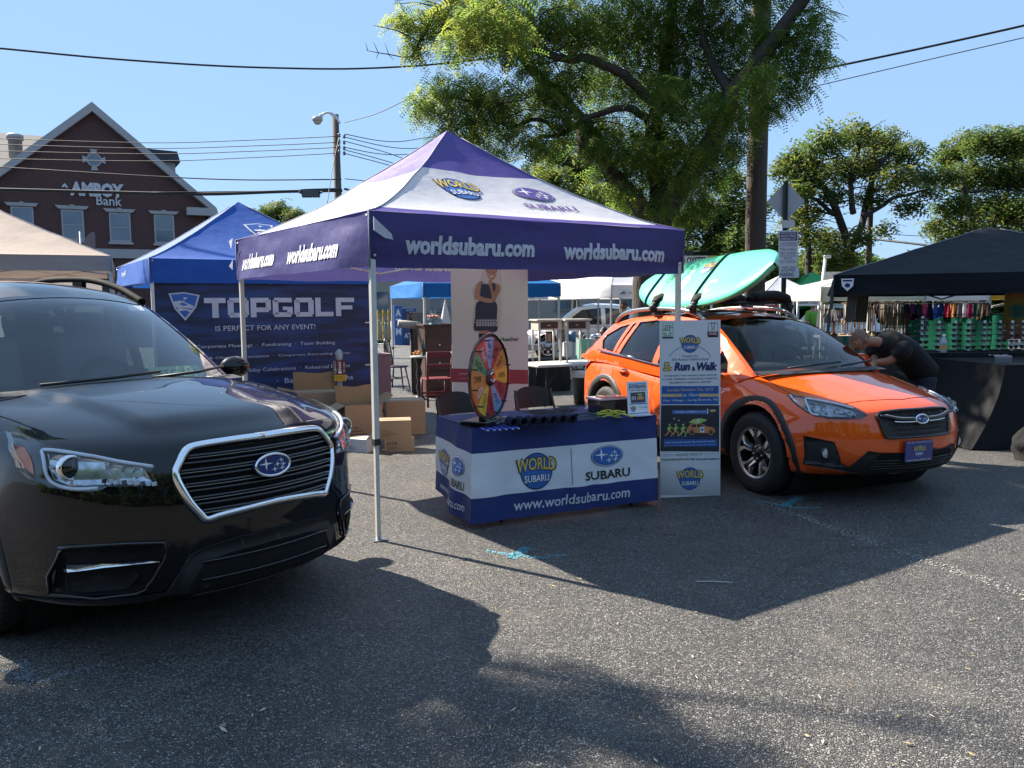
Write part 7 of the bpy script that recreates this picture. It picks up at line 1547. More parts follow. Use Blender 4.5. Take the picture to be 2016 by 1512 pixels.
def bystander(px, Y, label, top, bottom, hair, h=1.72, face=(0, -1), arm=.0, seat=False):
    g = gp(px, 601+1.638*FPX/Y); t = thing('person', label, 'person', g); f = Vector((face[0], face[1], 0)).normalized(); l = Vector((-f.y, f.x, 0)); s_ = h/1.75; U = lambda p, r, r2=None: (*p, r*s_, (r2 or r)*s_); Z = lambda z: Vector((0, 0, z*s_))
    kn = .48 if not seat else .47; hipz = .92 if not seat else .50; dz = 0 if not seat else -.42
    kf = f*(.02 if not seat else .42)
    skin_mesh([U(Z(hipz), .14, .12), U(Z(hipz-.06)+l*.1, .095), U(Z(kn)+l*.11+kf, .062), U(Z(.08)+l*.12+kf, .045), U(Z(hipz-.06)-l*.1, .095), U(Z(kn)-l*.11+kf, .062), U(Z(.08)-l*.12+kf, .045)], [(0, 1), (1, 2), (2, 3), (0, 4), (4, 5), (5, 6)], 'trousers', bottom, t, 1)
    e1, e2 = Z(1.12+dz)+l*.25+f*.05, Z(1.12+dz)-l*.25+f*.05; w1, w2 = Z(.95+dz+arm)+l*.18+f*.25, Z(.95+dz+arm)-l*.18+f*.25
    skin_mesh([U(Z(1.0+dz), .10), U(Z(1.36+dz), .11), U(Z(1.48+dz), .055), U(Z(1.56+dz), .05), U(Z(1.40+dz)+l*.18, .055), U(e1, .042), U(w1, .03), U(Z(1.40+dz)-l*.18, .055), U(e2, .042), U(w2, .03)], [(0, 1), (1, 2), (2, 3), (1, 4), (4, 5), (5, 6), (1, 7), (7, 8), (8, 9)], 'body', SKIN, t, 1)
    skin_mesh([U(Z(.92+dz), .15, .125), U(Z(1.18+dz), .14, .125), U(Z(1.37+dz), .135, .12), U(Z(1.40+dz)+l*.18, .075), U(e1, .06), U(Z(1.40+dz)-l*.18, .075), U(e2, .06)], [(0, 1), (1, 2), (2, 3), (3, 4), (2, 5), (5, 6)], 'shirt', top, t, 1)
    head(t, Z(1.63+dz), Matrix((f, l, Vector((0, 0, 1)))).transposed(), SKIN, hair, s_)
    for w_, e_, k in ((w1, e1, 1), (w2, e2, -1)): finger_hand(t, w_, w_-e_, -l*k, SKIN, .5, k, s_)
    for k in (-1, 1): b = B(); a = Z(.04)+l*.12*k+kf; b.tube([a-f*.08, a+f*.04, a+f*.18], [.045, .05, .03], BLACKPLASTIC, 8); b.obj('shoe', t)
    return t
HAIRD = mat('hair_dark', (.02, .014, .01), .6, bump=.4, bs=80)
bystander(1228, 23, 'person in dark clothes standing under the white canopy behind the orange car', mat('shirt_dark', (.015, .016, .02), .9), mat('trousers_dark', (.012, .012, .015), .9), HAIRD, face=(-1, -.3), arm=.12)
bystander(1189, 17.5, 'person in a red shirt beside the stall table behind the orange car', mat('shirt_red', (.30, .03, .04), .9), MATS['trousers_dark'], HAIRD, 1.55, face=(-.8, -.6), seat=True)
bystander(1598, 26, 'person in bright green standing in front of the white parked car', mat('shirt_green', (.12, .36, .05), .9), MATS['trousers_dark'], mat('cap_green', (.10, .34, .06), .8), 1.7, face=(.3, -1))

# ============================================================ parked vehicles in the background
def small_car(name, label, px, py, Y, yaw, paint, pickup=False):
    c = Car(name, label, 0, 0, 0, paint); ht = 1.02 if pickup else .95; Ln = -4.3 if pickup else -3.6
    c.shell(dict(n=(56, 16, 16), snap=.05, xr=Ln, xf=.9, xc=-.5, xd=Ln+.6, zt=((Ln, Ln+.4, -2.4, -1.2, -.5, .2, .9), (ht+.02, ht+.05, ht+.05, ht, ht+.02, ht-.03, ht-.18)), zb=((Ln, 0, .9), (.34, .28, .3)), w=((Ln, -2, 0, .9), (.87, .92, .92, .88)),
        xfz=((.2, .5, .8, 1.0), (.84, .93, .9, .82)), xrz=((.3, .6, 1.1), (Ln+.03, Ln, Ln+.06)), side=((-1, -.2, .3, 1), (.94, 1, 1, .92)), r=(.06, .14, .2), crown=.06, bow=(.25, .4), bowr=(.1, .3), wells=((0, .37, .42), (Ln+.95, .37, .42))))
    tg = glass('tinted_window', (.10, .11, .12), 1.2); x1 = -2.6 if pickup else -3.3; zr = .72
    c.cabin(dict(rail=[(-.2, ht-.02, .78, .1, .02), (-.6, ht+.32, .7, .1, .04), (-1.0, ht+.56, .62, .06, .05), (-1.4, ht+.62, .6, 0, .05), (x1+.6, ht+.60, .6, 0, .04), (x1+.25, ht+.52, .6, -.02, .03), (x1+.05, ht+.3, .65, -.04, .02), (x1, ht-.02, .7, -.05, 0)], zb=((x1, -.2), (ht, ht-.04)), yb=((x1, -.2), (.84, .84)), seg=(2.1, 5.0),
        windows=[[(-.6, ht+.03), (-.75, ht+.28), (-1.0, ht+.46), (-1.55, ht+.52), (-1.6, ht+.04)], [(-1.72, ht+.04), (-1.68, ht+.52), (x1+.5, ht+.48), (x1+.25, ht+.06)]], glass=[tg, tg], wglass=tg))
    for x in (0, Ln+.95):
        for s_ in (-1, 1): c.wheel(x, s_*.80, .36, .22, .23, 0)
    for s_ in (-1, 1):
        b = B(); c.patch(b, 'F', [(s_*.45, ht-.32), (s_*.8, ht-.28), (s_*.8, ht-.12), (s_*.45, ht-.2)], LAMPGREY, .01, .02, g=.1); b.obj('headlight', c.root)
    b = B(); c.patch(b, 'F', [(-.4, ht-.38), (.4, ht-.38), (.42, ht-.2), (-.42, ht-.2)], BLACKPLASTIC, .008, .02, g=.1); b.obj('grille', c.root); b = B(); c.patch(b, 'F', [(-.8, .34), (.8, .34), (.8, .46), (-.8, .46)], BLACKPLASTIC, .008, .02, g=.1); b.obj('lower_bumper', c.root)
    p = gp(px, 601+1.638*FPX/Y); c.root.location = p; c.root.rotation_euler = (0, 0, yaw)
SILV = carpaint('silver_paint', (.50, .52, .54), .3); WHT = carpaint('white_paint', (.62, .63, .65), 0)
small_car('pickup_truck', 'silver pickup truck parked behind the white canopy poles', 1085, 0, 26, pi-.15, SILV, True)
small_car('parked_car', 'white car parked behind the diamond sign post beside the red stall banner', 1530, 0, 29, pi+.25, WHT)

# ============================================================ stalls between the purple tent and the trees
LEGG = mat('leg_grey_metal', (.34, .34, .35), .4, metal=.5)
def mid_stalls():
    p = atY(833, 585, 16.3); sky = thin('tent_skyblue', (.02, .17, .48), .3, bump=.25)
    canopy_tent('canopy_tent', 'bright blue pop-up tent behind the pale banner and the cash machine', (p.x, p.y), 2.9, p.z, p.z+.27, 2.75, [(1.0, sky)], sky, LEGW, sag=1.1, seed=21, rz=.36)
    p = atY(1203, 587, 20.5); yw = TH; wt = thin('tent_white', (.74, .73, .75), .3, bump=.25); S = 3.0
    t, _ = canopy_tent('canopy_tent', 'white pop-up tent left of the locust trunk with a small dark triangle logo', (p.x, p.y), S, p.z, p.z+.32, 3.0, [(1.0, wt)], wt, LEGG, sag=1.1, seed=22, rz=yw)
    b = B(); f = lambda u, v, h=0: Vector((u, -.05-h, v)); z = p.z; b.poly([(.25, z+.10), (.35, z+.10), (.40, z+.2)], NAVY, f); b.poly([(.37, z+.10), (.44, z+.10), (.41, z+.17)], NAVY, f); b.text('OZARK TRAIL', (.47, z+.115, .85, z+.15), NAVY, f); b.obj('logo', t)
    O = Vector((p.x, p.y, 0))-GV*0-Vector((cos(yw), sin(yw), 0))*0
    p2 = atY(1085, 587, 21.5); t2, _ = canopy_tent('canopy_tent', 'second white pop-up tent to the left of the triangle logo tent', (p2.x-1.6, p2.y+1.0), 3.0, p2.z-.02, p2.z+.30, 3.0, [(1.0, wt)], wt, LEGG, sag=1.1, seed=23, rz=.12)
    # cash machine
    g = gp(783, 679); k = g.y/FPX; t = thing('cash_machine', 'blue cash machine with white ATM letters beside the crowd barrier', 'cash machine', g, .35); ab = mat('atm_blue', (.03, .075, .23), .5); b = B(); b.box((.42, .3, .78), (.84, .6, 1.56), ab, bev=.02); b.obj('cabinet', t)
    b = B(); b.box((.02, -.10, .84), (.36, .10, 1.68), mat('atm_side_blue', (.05, .13, .36), .5), bev=.01); b.obj('side_panel', t); b = B(); b.box((.55, -.01, 1.12), (.42, .05, .5), GLOSSBLACK, bev=.01); b.box((.55, -.045, 1.18), (.3, .02, .24), mat('atm_screen', (.08, .10, .14), .1)); b.box((.55, -.05, .93), (.26, .05, .07), LAMPGREY); b.obj('screen_panel', t)
    b = B(); f = lambda u, v, h=0: Vector((u, -.152-h, v)); f2 = lambda u, v, h=0: Vector((u, -.012-h, v))
    for i, c in enumerate('ATM'): b.text(c, (-.10, 1.22-.40*i, .13, 1.52-.40*i), WHITEP, f, .004, .05)
    b.text('ATM', (.28, .28, .80, .50), WHITEP, f2, .006, .03); b.text('ATM', (.4, 1.44, .7, 1.5), WHITEP, f2, .006); b.obj('lettering', t)
    # crowd barriers
    bar = None
    for (x0, x1, Y, lb) in ((738, 770, 33, 'grey crowd barrier left of the cash machine'), (1040, 1062, 31, 'grey crowd barrier right of the pale banner')):
        a = gp(x0, 601+1.638*FPX/Y); c = gp(x1, 601+1.638*FPX/Y); w = (c-a).length; t = thing('crowd_barrier', lb, 'barrier', a, 0, 'crowd barriers'); b = B(); b.tube([(0, 0, .12), (0, 0, 1.08), (w, 0, 1.08), (w, 0, .12), (0, 0, .12)], .02, LEGG, 6); b.obj('frame', t); b = B(); n = max(3, int(w/.12))
        for i in range(1, n): b.tube([(w*i/n, 0, .12), (w*i/n, 0, 1.08)], .009, LEGG, 5)
        b.obj('bar', t); b = B()
        for x in (.1, w-.1): b.tube([(x, -.3, .02), (x, 0, .12), (x, .3, .02)], .015, LEGG, 5)
        b.obj('foot', t)
    g = gp(755, 601+1.638*FPX/36); t = thing('lift_platform', 'yellow lift frame standing behind the crowd barrier', 'lift', g, .3); yl = mat('lift_yellow', (.52, .32, .03), .5); b = B()
    for x in (-.22, .02, .25): b.box((x, 0, .75), (.07, .09, 1.5), yl)
    for z in (.2, .5, .9, 1.3): b.box((0, 0, z), (.5, .06, .06), yl)
    b.obj('mast', t); b = B(); b.box((-.1, -.3, .12), (.6, .9, .14), BLACKPLASTIC, bev=.03); b.cyl((-.3, -.6, .1), (-.3, -.5, .1), .1, RUBBER); b.cyl((.1, -.6, .1), (.1, -.5, .1), .1, RUBBER); b.obj('base', t)
    # low pale building
    a = atY(660, 601, 44); c = atY(1300, 601, 48); t = thing('low_building', 'low grey block building behind the mid stalls', 'building', (a.x, a.y, 0), atan2(c.y-a.y, c.x-a.x)); L_ = Vector((c.x-a.x, c.y-a.y)).length; gw = mat('block_wall', (.30, .285, .26), .9, var=.08, vs=1.5, bump=.3, bs=6); b = B(); b.box((L_/2, 4, 1.9), (L_, 8, 3.8), gw); b.obj('wall', t); b = B(); b.box((L_/2, 4, 3.88), (L_+.3, 8.3, .16), mat('coping_grey', (.22, .22, .22), .8)); b.obj('roof', t)
    for k in range(5):
        b = B(); x = L_*(.12+.19*k); b.box((x, -.02, 1.9), (1.1, .1, 1.0), mat('bank_window_glass', (.1, .14, .19), .1)); b.box((x, -.03, 1.36), (1.3, .14, .08), MATS['coping_grey']); b.obj('window', t)
mid_stalls()
def mid_goods():
    yw = TH-.2; dk = mat('wood_dark', (.055, .028, .02), .45, var=.25, vs=10, stretch=(1, 1, .2)); RED = mat('chair_red', (.13, .012, .017), .45); wind = mat('chair_black_wood', (.012, .010, .012), .35)
    g = gp(858, 601+1.638*FPX/15.2); Y = 15.2; k = Y/FPX; ztop = 1.638-(636-601)*k; w = 56*k
    t = thing('tall_cabinet', 'tall dark brown cabinet carrying a white cone tree and a cake stand', 'cabinet', g, yw); b = B(); b.box((0, 0, ztop/2), (w, .45, ztop-.04), dk, bev=.01); b.obj('body', t); b = B(); b.box((0, 0, ztop-.02), (w+.06, .5, .04), dk, bev=.008); b.obj('top', t)
    b = B()
    for z in (.3, .62, .94): b.box((0, -.232, z), (w-.08, .016, .27), mat('wood_drawer', (.07, .035, .025), .4), bev=.006); b.cyl((0, -.24, z), (0, -.27, z), .015, CHROME, n=8)
    b.obj('drawer', t)
    top = lambda px, dy=0: atY(px, 636, Y+dy) 
    p = top(877); p.z = ztop; b = B(); b.lathe([(.0, 0), (.085, .0)]+[(.085*(1-i/18)*(1 if i % 2 else 1.18)+.004, .02+i*.024) for i in range(18)]+[(0, .46)], mat('cone_white', (.66, .66, .65), .9, bump=.8, bs=60), 22); tag(b.obj('cone_tree', None, p), 'white cone shaped ornamental tree on the tall brown cabinet', 'ornament')
    p = top(853); p.z = ztop; t = thing('cake_stand', 'teal cake stand holding a glass candle jar ringed by coral roses', 'cake stand', p); b = B(); b.lathe([(.09, 0), (.07, .012), (.02, .04), (.02, .07), (.10, .08), (.11, .095), (0, .095)], mat('stand_teal', (.20, .36, .38), .3), 20); b.obj('stand', t); b = B(); b.lathe([(.05, .1), (.05, .24), (.046, .24), (.046, .11), (0, .11)], glass('jar_glass', (.9, .92, .9)), 18); b.lathe([(0, .11), (.03, .11), (.03, .19), (0, .19)], mat('candle_cream', (.65, .6, .45), .5), 14); b.obj('candle_jar', t); b = B()
    for i in range(9): a = i*.7; b.ball((.085*cos(a), .085*sin(a), .125+.012*(i % 2)), (.032, .032, .026), mat('rose_coral', (.55, .22, .17), .7), 9, 6)
    b.obj('rose', t)
    Y2 = 15.6; k = Y2/FPX; g = gp(822, 601+1.638*FPX/Y2); t = thing('display_board', 'grey display board with a slanted foot left of the brown cabinet', 'board', g, yw); b = B(); b.box((0, 0, .78), (24*k, .05, 1.5), mat('board_grey_paint', (.10, .11, .115), .6), bev=.006); b.box((-12*k, -.03, .76), (.03, .06, 1.52), GLOSSBLACK); b.box((0, 0, .02), (.3, .4, .03), GLOSSBLACK); b.obj('panel', t)
    a = atY(784, 637, Y2-.2); c = atY(828, 641, Y2-.1); b = B(); rug = mat('rug_stripe', (.34, .32, .29), .95, var=.45, vs=16, stretch=(6, 1, 1)); b.tube([a, a.lerp(c, .5), c], .07, rug, 16)
    d = (c-a).normalized(); R_ = Vector((0, 0, 1)).rotation_difference(d).to_matrix().to_4x4()
    b.add([c+d*.002+(R_ @ Vector((r*cos(q), r*sin(q), 0))) for i in range(60) for q in (i*.4,) for r in (.012+.0009*i, .018+.0009*i)], [(2*i, 2*i+1, 2*i+3, 2*i+2) for i in range(59)], BLACKP); tag(b.obj('rolled_rug'), 'rolled grey striped rug held out level beside the display board', 'rug')
    # windsor chair
    def windsor(px, Y, label, rz):
        t = thing('spindle_chair', label, 'chair', gp(px, 601+1.638*FPX/Y), rz); b = B(); b.lathe([(0, .43), (.20, .43), (.225, .45), (.21, .465), (0, .46)], mat('seat_plum', (.05, .016, .028), .35), 22); b.obj('seat', t); b = B()
        arc = [Vector((-.20*cos(q)*1.0, .17+.10*sin(q)*.6, .46+.55*sin(q)**.7 if sin(q) > 0 else .46)) for q in [pi*i/16 for i in range(17)]]; b.tube(arc, .013, wind, 8)
        for i in range(7): x = -.14+.28*i/6; b.tube([(x*.8, .16, .46), (x, .17+.06*(1-(x/.2)**2), .46+.55*(1-(x/.2)**2)**.35)], .007, wind, 6)
        b.obj('backrest', t)
        for sx in (-1, 1):
            for sy in (-1, 1): b = B(); b.tube([(sx*.12, sy*.12, .44), (sx*.19, sy*.19, 0)], [.016, .012], wind, 8); b.obj('leg', t)
        b = B(); b.tube([(-.155, 0, .22), (.155, 0, .22)], .009, wind, 6)
        for sx in (-1, 1): b.tube([(sx*.155, -.155, .22), (sx*.155, .155, .22)], .009, wind, 6)
        b.obj('stretcher', t)
    windsor(783, 16.5, 'black spindle back chair with a plum seat in front of the display board', 1.35); windsor(752, 17.2, 'second black spindle back chair half hidden behind the pink panel', 1.9)
    t = thing('pink_panel', 'dusty pink storage panel standing behind the white tent leg', 'panel', gp(751, 601+1.638*FPX/13.2), TH); b = B(); b.box((0, 0, .45), (.22, .3, .86), mat('panel_pink', (.30, .16, .17), .7), bev=.01); b.obj('body', t); b = B(); b.box((0, 0, .89), (.24, .32, .02), mat('panel_pink_edge', (.40, .24, .25), .6)); b.obj('top', t)
    # red chairs and little table
    def red_chair(px, Y, label, rz):
        t = thing('wooden_chair', label, 'chair', gp(px, 601+1.638*FPX/Y), rz); b = B(); b.box((0, 0, .45), (.44, .42, .035), RED, bev=.012); b.obj('seat', t); b = B(); b.box((0, .21, .86), (.44, .025, .09), RED, bev=.01); b.box((0, .21, .68), (.40, .02, .05), RED, bev=.008); b.obj('backrest', t)
        for sx in (-1, 1): b = B(); b.tube([(sx*.2, .2, 0), (sx*.2, .2, .45), (sx*.205, .23, .9)], .019, RED, 8); b.obj('leg', t); b = B(); b.tube([(sx*.2, -.19, 0), (sx*.2, -.19, .44)], .018, RED, 8); b.obj('leg', t)
        b = B(); b.box((0, -.19, .2), (.4, .02, .03), RED); b.box((0, .2, .2), (.4, .02, .03), RED); b.obj('stretcher', t)
    red_chair(860, 13.7, 'red wooden chair between the little white topped table and the pale banner', pi+.35)
    Y = 14.6; g = gp(826, 601+1.638*FPX/Y); t = thing('pedestal_table', 'small table with a white top on a dark turned pedestal', 'table', g); b = B(); b.lathe([(.0, .74), (.15, .74), (.16, .755), (.15, .77), (0, .77)], mat('marble_white', (.55, .55, .5), .3), 24); b.obj('tabletop', t); b = B(); b.lathe([(.14, 0), (.06, .06), (.035, .12), (.06, .22), (.03, .32), (.055, .46), (.03, .58), (.06, .70), (.08, .74)], wind, 16); b.obj('pedestal', t)
    p = Vector((g.x+.02, g.y, .77)); b = B(); b.lathe([(0, 0), (.036, 0), (.036, .17), (.013, .22), (.013, .29), (0, .29)], mat('bottle_green', (.012, .03, .018), .1, coat=1), 14); tag(b.obj('wine_bottle', None, p+Vector((.06, .03, 0))), 'dark green wine bottle on the small white topped table', 'bottle')
    b = B(); rr = random.Random(4)
    for i in range(14): b.ball((rr.uniform(-.06, .06), rr.uniform(-.05, .05), .03+rr.uniform(0, .05)), (.022, .022, .018), mat('bloom_orange', (.60, .25, .05), .7), 8, 6)
    tag(b.obj('flower_posy', None, p+Vector((-.06, 0, 0))), 'small bunch of orange blooms on the white topped table', 'flowers')
    # white topped folding table with painted side tables, bags and cups
    Y = 13.9; k = Y/FPX; C0 = atY(1130, 716, Y-.25); t0 = Vector((C0.x, C0.y, 0)); yw2 = TH-.12; H = C0.z
    t = thing('folding_table', 'white folding table loaded with cream side tables and paper bags', 'table', t0, yw2); b = B(); b.box((-.0, .38, H-.02), (1.35, .78, .045), mat('table_white_plastic', (.60, .585, .55), .5), bev=.015); b.obj('tabletop', t)
    for x in (-.45, .45):
        for y in (.1, .66): b = B(); b.tube([(x, y, H-.04), (x*1.15, y+(.05 if y > .3 else -.05), 0)], .013, BLACKPLASTIC, 7); b.obj('leg', t)
    b = B(); b.tube([(-.45, .1, .3), (-.1, .3, H-.05)], .01, BLACKPLASTIC, 6); b.tube([(.45, .1, .3), (.1, .3, H-.05)], .01, BLACKPLASTIC, 6); b.obj('brace', t)
    M = Matrix.Translation(t0) @ Matrix.Rotation(yw2, 4, 'Z'); cream = mat('cream_paint', (.44, .40, .34), .55, var=.06)
    def on(px, py, y): # on the table top under a photo column
        d = ray(px, py); q = CO+d*((H-CO.z)/d.z); return Vector((q.x, q.y, H+.003))
    for px, lb in ((1076, 'cream painted side table at the back left of the white table'), (1130, 'cream painted side table behind the paper bags')):
        base = atY(px, 690, Y+.35); base.z = H+.003; t = thing('side_table', lb, 'side table', base, yw2-.2); w, dp, h = .42, .4, .70
        b = B(); b.box((0, 0, h), (w+.06, dp+.06, .03), cream, bev=.006); b.obj('tabletop', t); b = B(); b.box((0, .0, h-.09), (w, dp, .15), cream); b.obj('apron', t); b = B(); b.box((-.02, -dp/2-.006, h-.085), (w*.72, .014, .11), mat('drawer_brown', (.07, .03, .02), .4), bev=.004); b.tube([(-.05, -dp/2-.015, h-.085), (.01, -dp/2-.015, h-.085)], .006, SILVER, 6); b.obj('drawer', t)
        for sx in (-1, 1):
            for sy in (-1, 1): b = B(); b.tube([(sx*(w/2-.02), sy*(dp/2-.02), h-.16), (sx*(w/2-.02), sy*(dp/2-.02), 0)], [.022, .014], cream, 6); b.obj('leg', t)
    def bag(px, py, w, h, m, lb, rz, handles=True, logo=None):
        p = on(px, py, 0); t = thing('paper_bag', lb, 'bag', p, rz); d = w*.45; b = B(); n = 10
        def side(u, v, q): 
            x = (u-.5)*w; z = v*h; pin = 1-.35*v*v
            return {0: (x, -d/2*pin+.006*nz(u*5, v*5, q), z), 1: (w/2+.004*nz(u*4, v*5), (u-.5)*d*pin, z), 2: (-x, d/2*pin, z), 3: (-w/2, -(u-.5)*d*pin, z)}[q]
        for q in range(4): b.grid(lambda u, v, q=q: side(u, v, q), 6, 8, m)
        b.box((0, 0, .004), (w*.98, d*.98, .006), m); b.obj('body', t)
        if handles:
            b = B(); b.tube(catmull([(-w*.2, -d*.3, h*.97), (-w*.15, -d*.3, h*1.18), (w*.15, -d*.3, h*1.18), (w*.2, -d*.3, h*.97)], 4), .004, WHITEP, 5); b.obj('handle', t)
        if logo: b = B(); f = planemap((0, -d/2-.01, h*.25), (1, 0, 0), (0, 0, 1)); b.poly(ell(0, 0, w*.22, w*.22, 18), logo, f); b.poly(ell(0, 0, w*.14, w*.14, 18), m, f, .002); b.obj('print', t)
    bag(1117, 701, .17, .26, mat('bag_white', (.62, .60, .60), .8, bump=.1), 'plain white paper bag at the front of the white table', yw2-.1, False)
    bag(1151, 706, .24, .35, mat('bag_green', (.14, .42, .33), .6, var=.25, vs=3, bump=.2), 'green gift bag with a round yellow print at the table corner', yw2-.25, True, mat('bag_yellow', (.55, .5, .2), .6)); bag(1140, 700, .12, .34, mat('bag_pale_pink', (.62, .50, .52), .7, bump=.2), 'pale pink bag squeezed beside the green gift bag', yw2+.2); bag(1173, 700, .22, .30, mat('bag_pink', (.60, .47, .50), .7, bump=.2), 'pink paper bag right of the green gift bag', yw2-.4)
    for px, py, lb, m in ((1078, 690, 'cardboard coffee cup on the left end of the white table', CARD), (1070, 684, 'white paper cup behind the coffee cup', WHITEP)):
        b = B(); b.lathe([(0, 0), (.032, 0), (.045, .11), (.047, .115), (0, .115)], m, 16); b.lathe([(.044, .075), (.049, .115), (.046, .125), (0, .125)], WHITEP, 16); tag(b.obj('paper_cup', None, on(px, py, 0)), lb, 'cup')
    p = on(1052, 690, 0); b = B(); b.box((0, 0, .06), (.26, .2, .12), mat('box_pale_grey', (.45, .45, .45), .7), bev=.006); b.box((0, 0, .125), (.27, .21, .015), LAMPGREY); tag(b.obj('storage_box', None, p), 'pale grey box at the far left of the white table', 'box')
    g = gp(1148, 795); t = thing('trash_can', 'dark bin with a white liner under the white table', 'bin', g, .2); b = B(); b.lathe([(0, .0), (.15, 0), (.19, .55), (.195, .56), (.17, .56), (.16, .1), (0, .1)], mat('bin_dark', (.03, .034, .032), .5), 20); b.obj('body', t); b = B(); b.lathe([(.193, .45), (.202, .5), (.205, .57), (.18, .575), (.17, .5)], mat('liner_white', (.55, .56, .56), .3, bump=.5, bs=30), 20); b.obj('liner', t)
    g = gp(1092, 775); b = B(); b.grid(lambda u, v: ((u-.5)*.75, .05*nz(u*6, v*2), .62*(1-v)), 18, 6, mat('drape_black', (.012, .013, .016), .95)); b.grid(lambda u, v: (-.375, .5*u, .62*(1-v)), 4, 4, MATS['drape_black']); b.grid(lambda u, v: ((u-.5)*.75, v*.5, .62), 4, 4, MATS['drape_black']); tag(b.obj('draped_crate', None, Vector((g.x, g.y+.4, 0))), 'black draped crate beneath the white folding table', 'crate').rotation_euler = (0, 0, yw2)
    # stall tables with equipment below the white tents
    for i, (px, Y, lb) in enumerate(((1140, 19.2, 'stall table with kettles and boxes under the white tents'), (1215, 21.5, 'stall table with pans behind the white corner pole'))):
        g = gp(px, 601+1.638*FPX/Y); t = thing('stall_table', lb, 'table', g, .4); b = B(); b.box((0, 0, .78), (1.7, .7, .04), mat('table_white_plastic', (.6, .58, .55), .5)); b.obj('tabletop', t); b = B(); b.grid(lambda u, v: (-.85+1.7*u, -.36+.02*nz(u*9, v), .76*(1-v)+.02), 20, 4, mat('skirt_white', (.50, .51, .53), .8)); b.obj('skirt', t)
        rr = random.Random(30+i)
        for q in range(7):
            x = -.72+.24*q; h = rr.uniform(.10, .32); b = B(); kind = rr.randrange(3); m = (GLOSSBLACK, SILVER, mat('tub_cream', (.5, .47, .38), .5), mat('tub_blue', (.12, .2, .3), .5))[rr.randrange(4)]
            if kind == 0: b.lathe([(0, 0), (.09, 0), (.10, h*.6), (.07, h), (.02, h*1.05), (0, h*1.05)], m, 14); nm, lb2 = 'urn', 'urn'
            elif kind == 1: b.box((0, 0, h/2), (.18, .16, h), m, bev=.012); b.box((0, 0, h+.01), (.19, .17, .02), BLACKPLASTIC); nm, lb2 = 'equipment_case', 'case'
            else: b.lathe([(0, 0), (.11, 0), (.12, h*.4), (.125, h*.4), (.1, .02), (0, .02)], m, 16); b.tube([(.12, 0, h*.35), (.26, 0, h*.42)], .012, BLACKPLASTIC, 6); nm, lb2 = 'pan', 'pan'
            tag(b.obj(nm, None, Matrix.Translation(g) @ Matrix.Rotation(.4, 4, 'Z') @ Vector((x, rr.uniform(-.15, .15), .803))), '%s among the cooking gear on the %s' % (nm.replace('_', ' '), ('table under the white tents', 'table behind the white corner pole')[i]), lb2, 'cooking gear on the stall tables')
mid_goods()
def oyster_sign():
    Y = 19.5; a = atY(1318, 532, Y); c = atY(1412, 503, Y); t = thing('menu_board', 'white and yellow fried oyster sliders board behind the paddleboard', 'sign', (a.x, a.y, 0)); w = c.x-a.x; z0 = a.z-.12; z1 = c.z; f = planemap((0, 0, 0), (1, 0, 0), (0, 0, 1)); b = B(); b.prism([(0, z0), (w, z0), (w, z1), (0, z1)], WHITEP, f, -.03, 0); b.box((w/2, .0, z1+.05), (w, .05, .09), GLOSSBLACK); b.obj('panel', t); b = B(); b.poly([(w*.80, z0), (w, z0), (w, z1), (w*.80, z1)], mat('sign_yellow2', (.62, .50, .05), .5), f, .004); b.text('FRIED OYSTER', (.03, z1-.19, w*.79, z1-.03), BLACKP, f, .005, .03); b.text('SLIDERS', (.12, z1-.42, w*.70, z1-.24), BLACKP, f, .005, .03); b.obj('lettering', t)
    b = B()
    for x in (.1, w-.1): b.cyl((x, .05, 0), (x, .05, z1), .025, LEGG)
    b.obj('post', t)
oyster_sign()
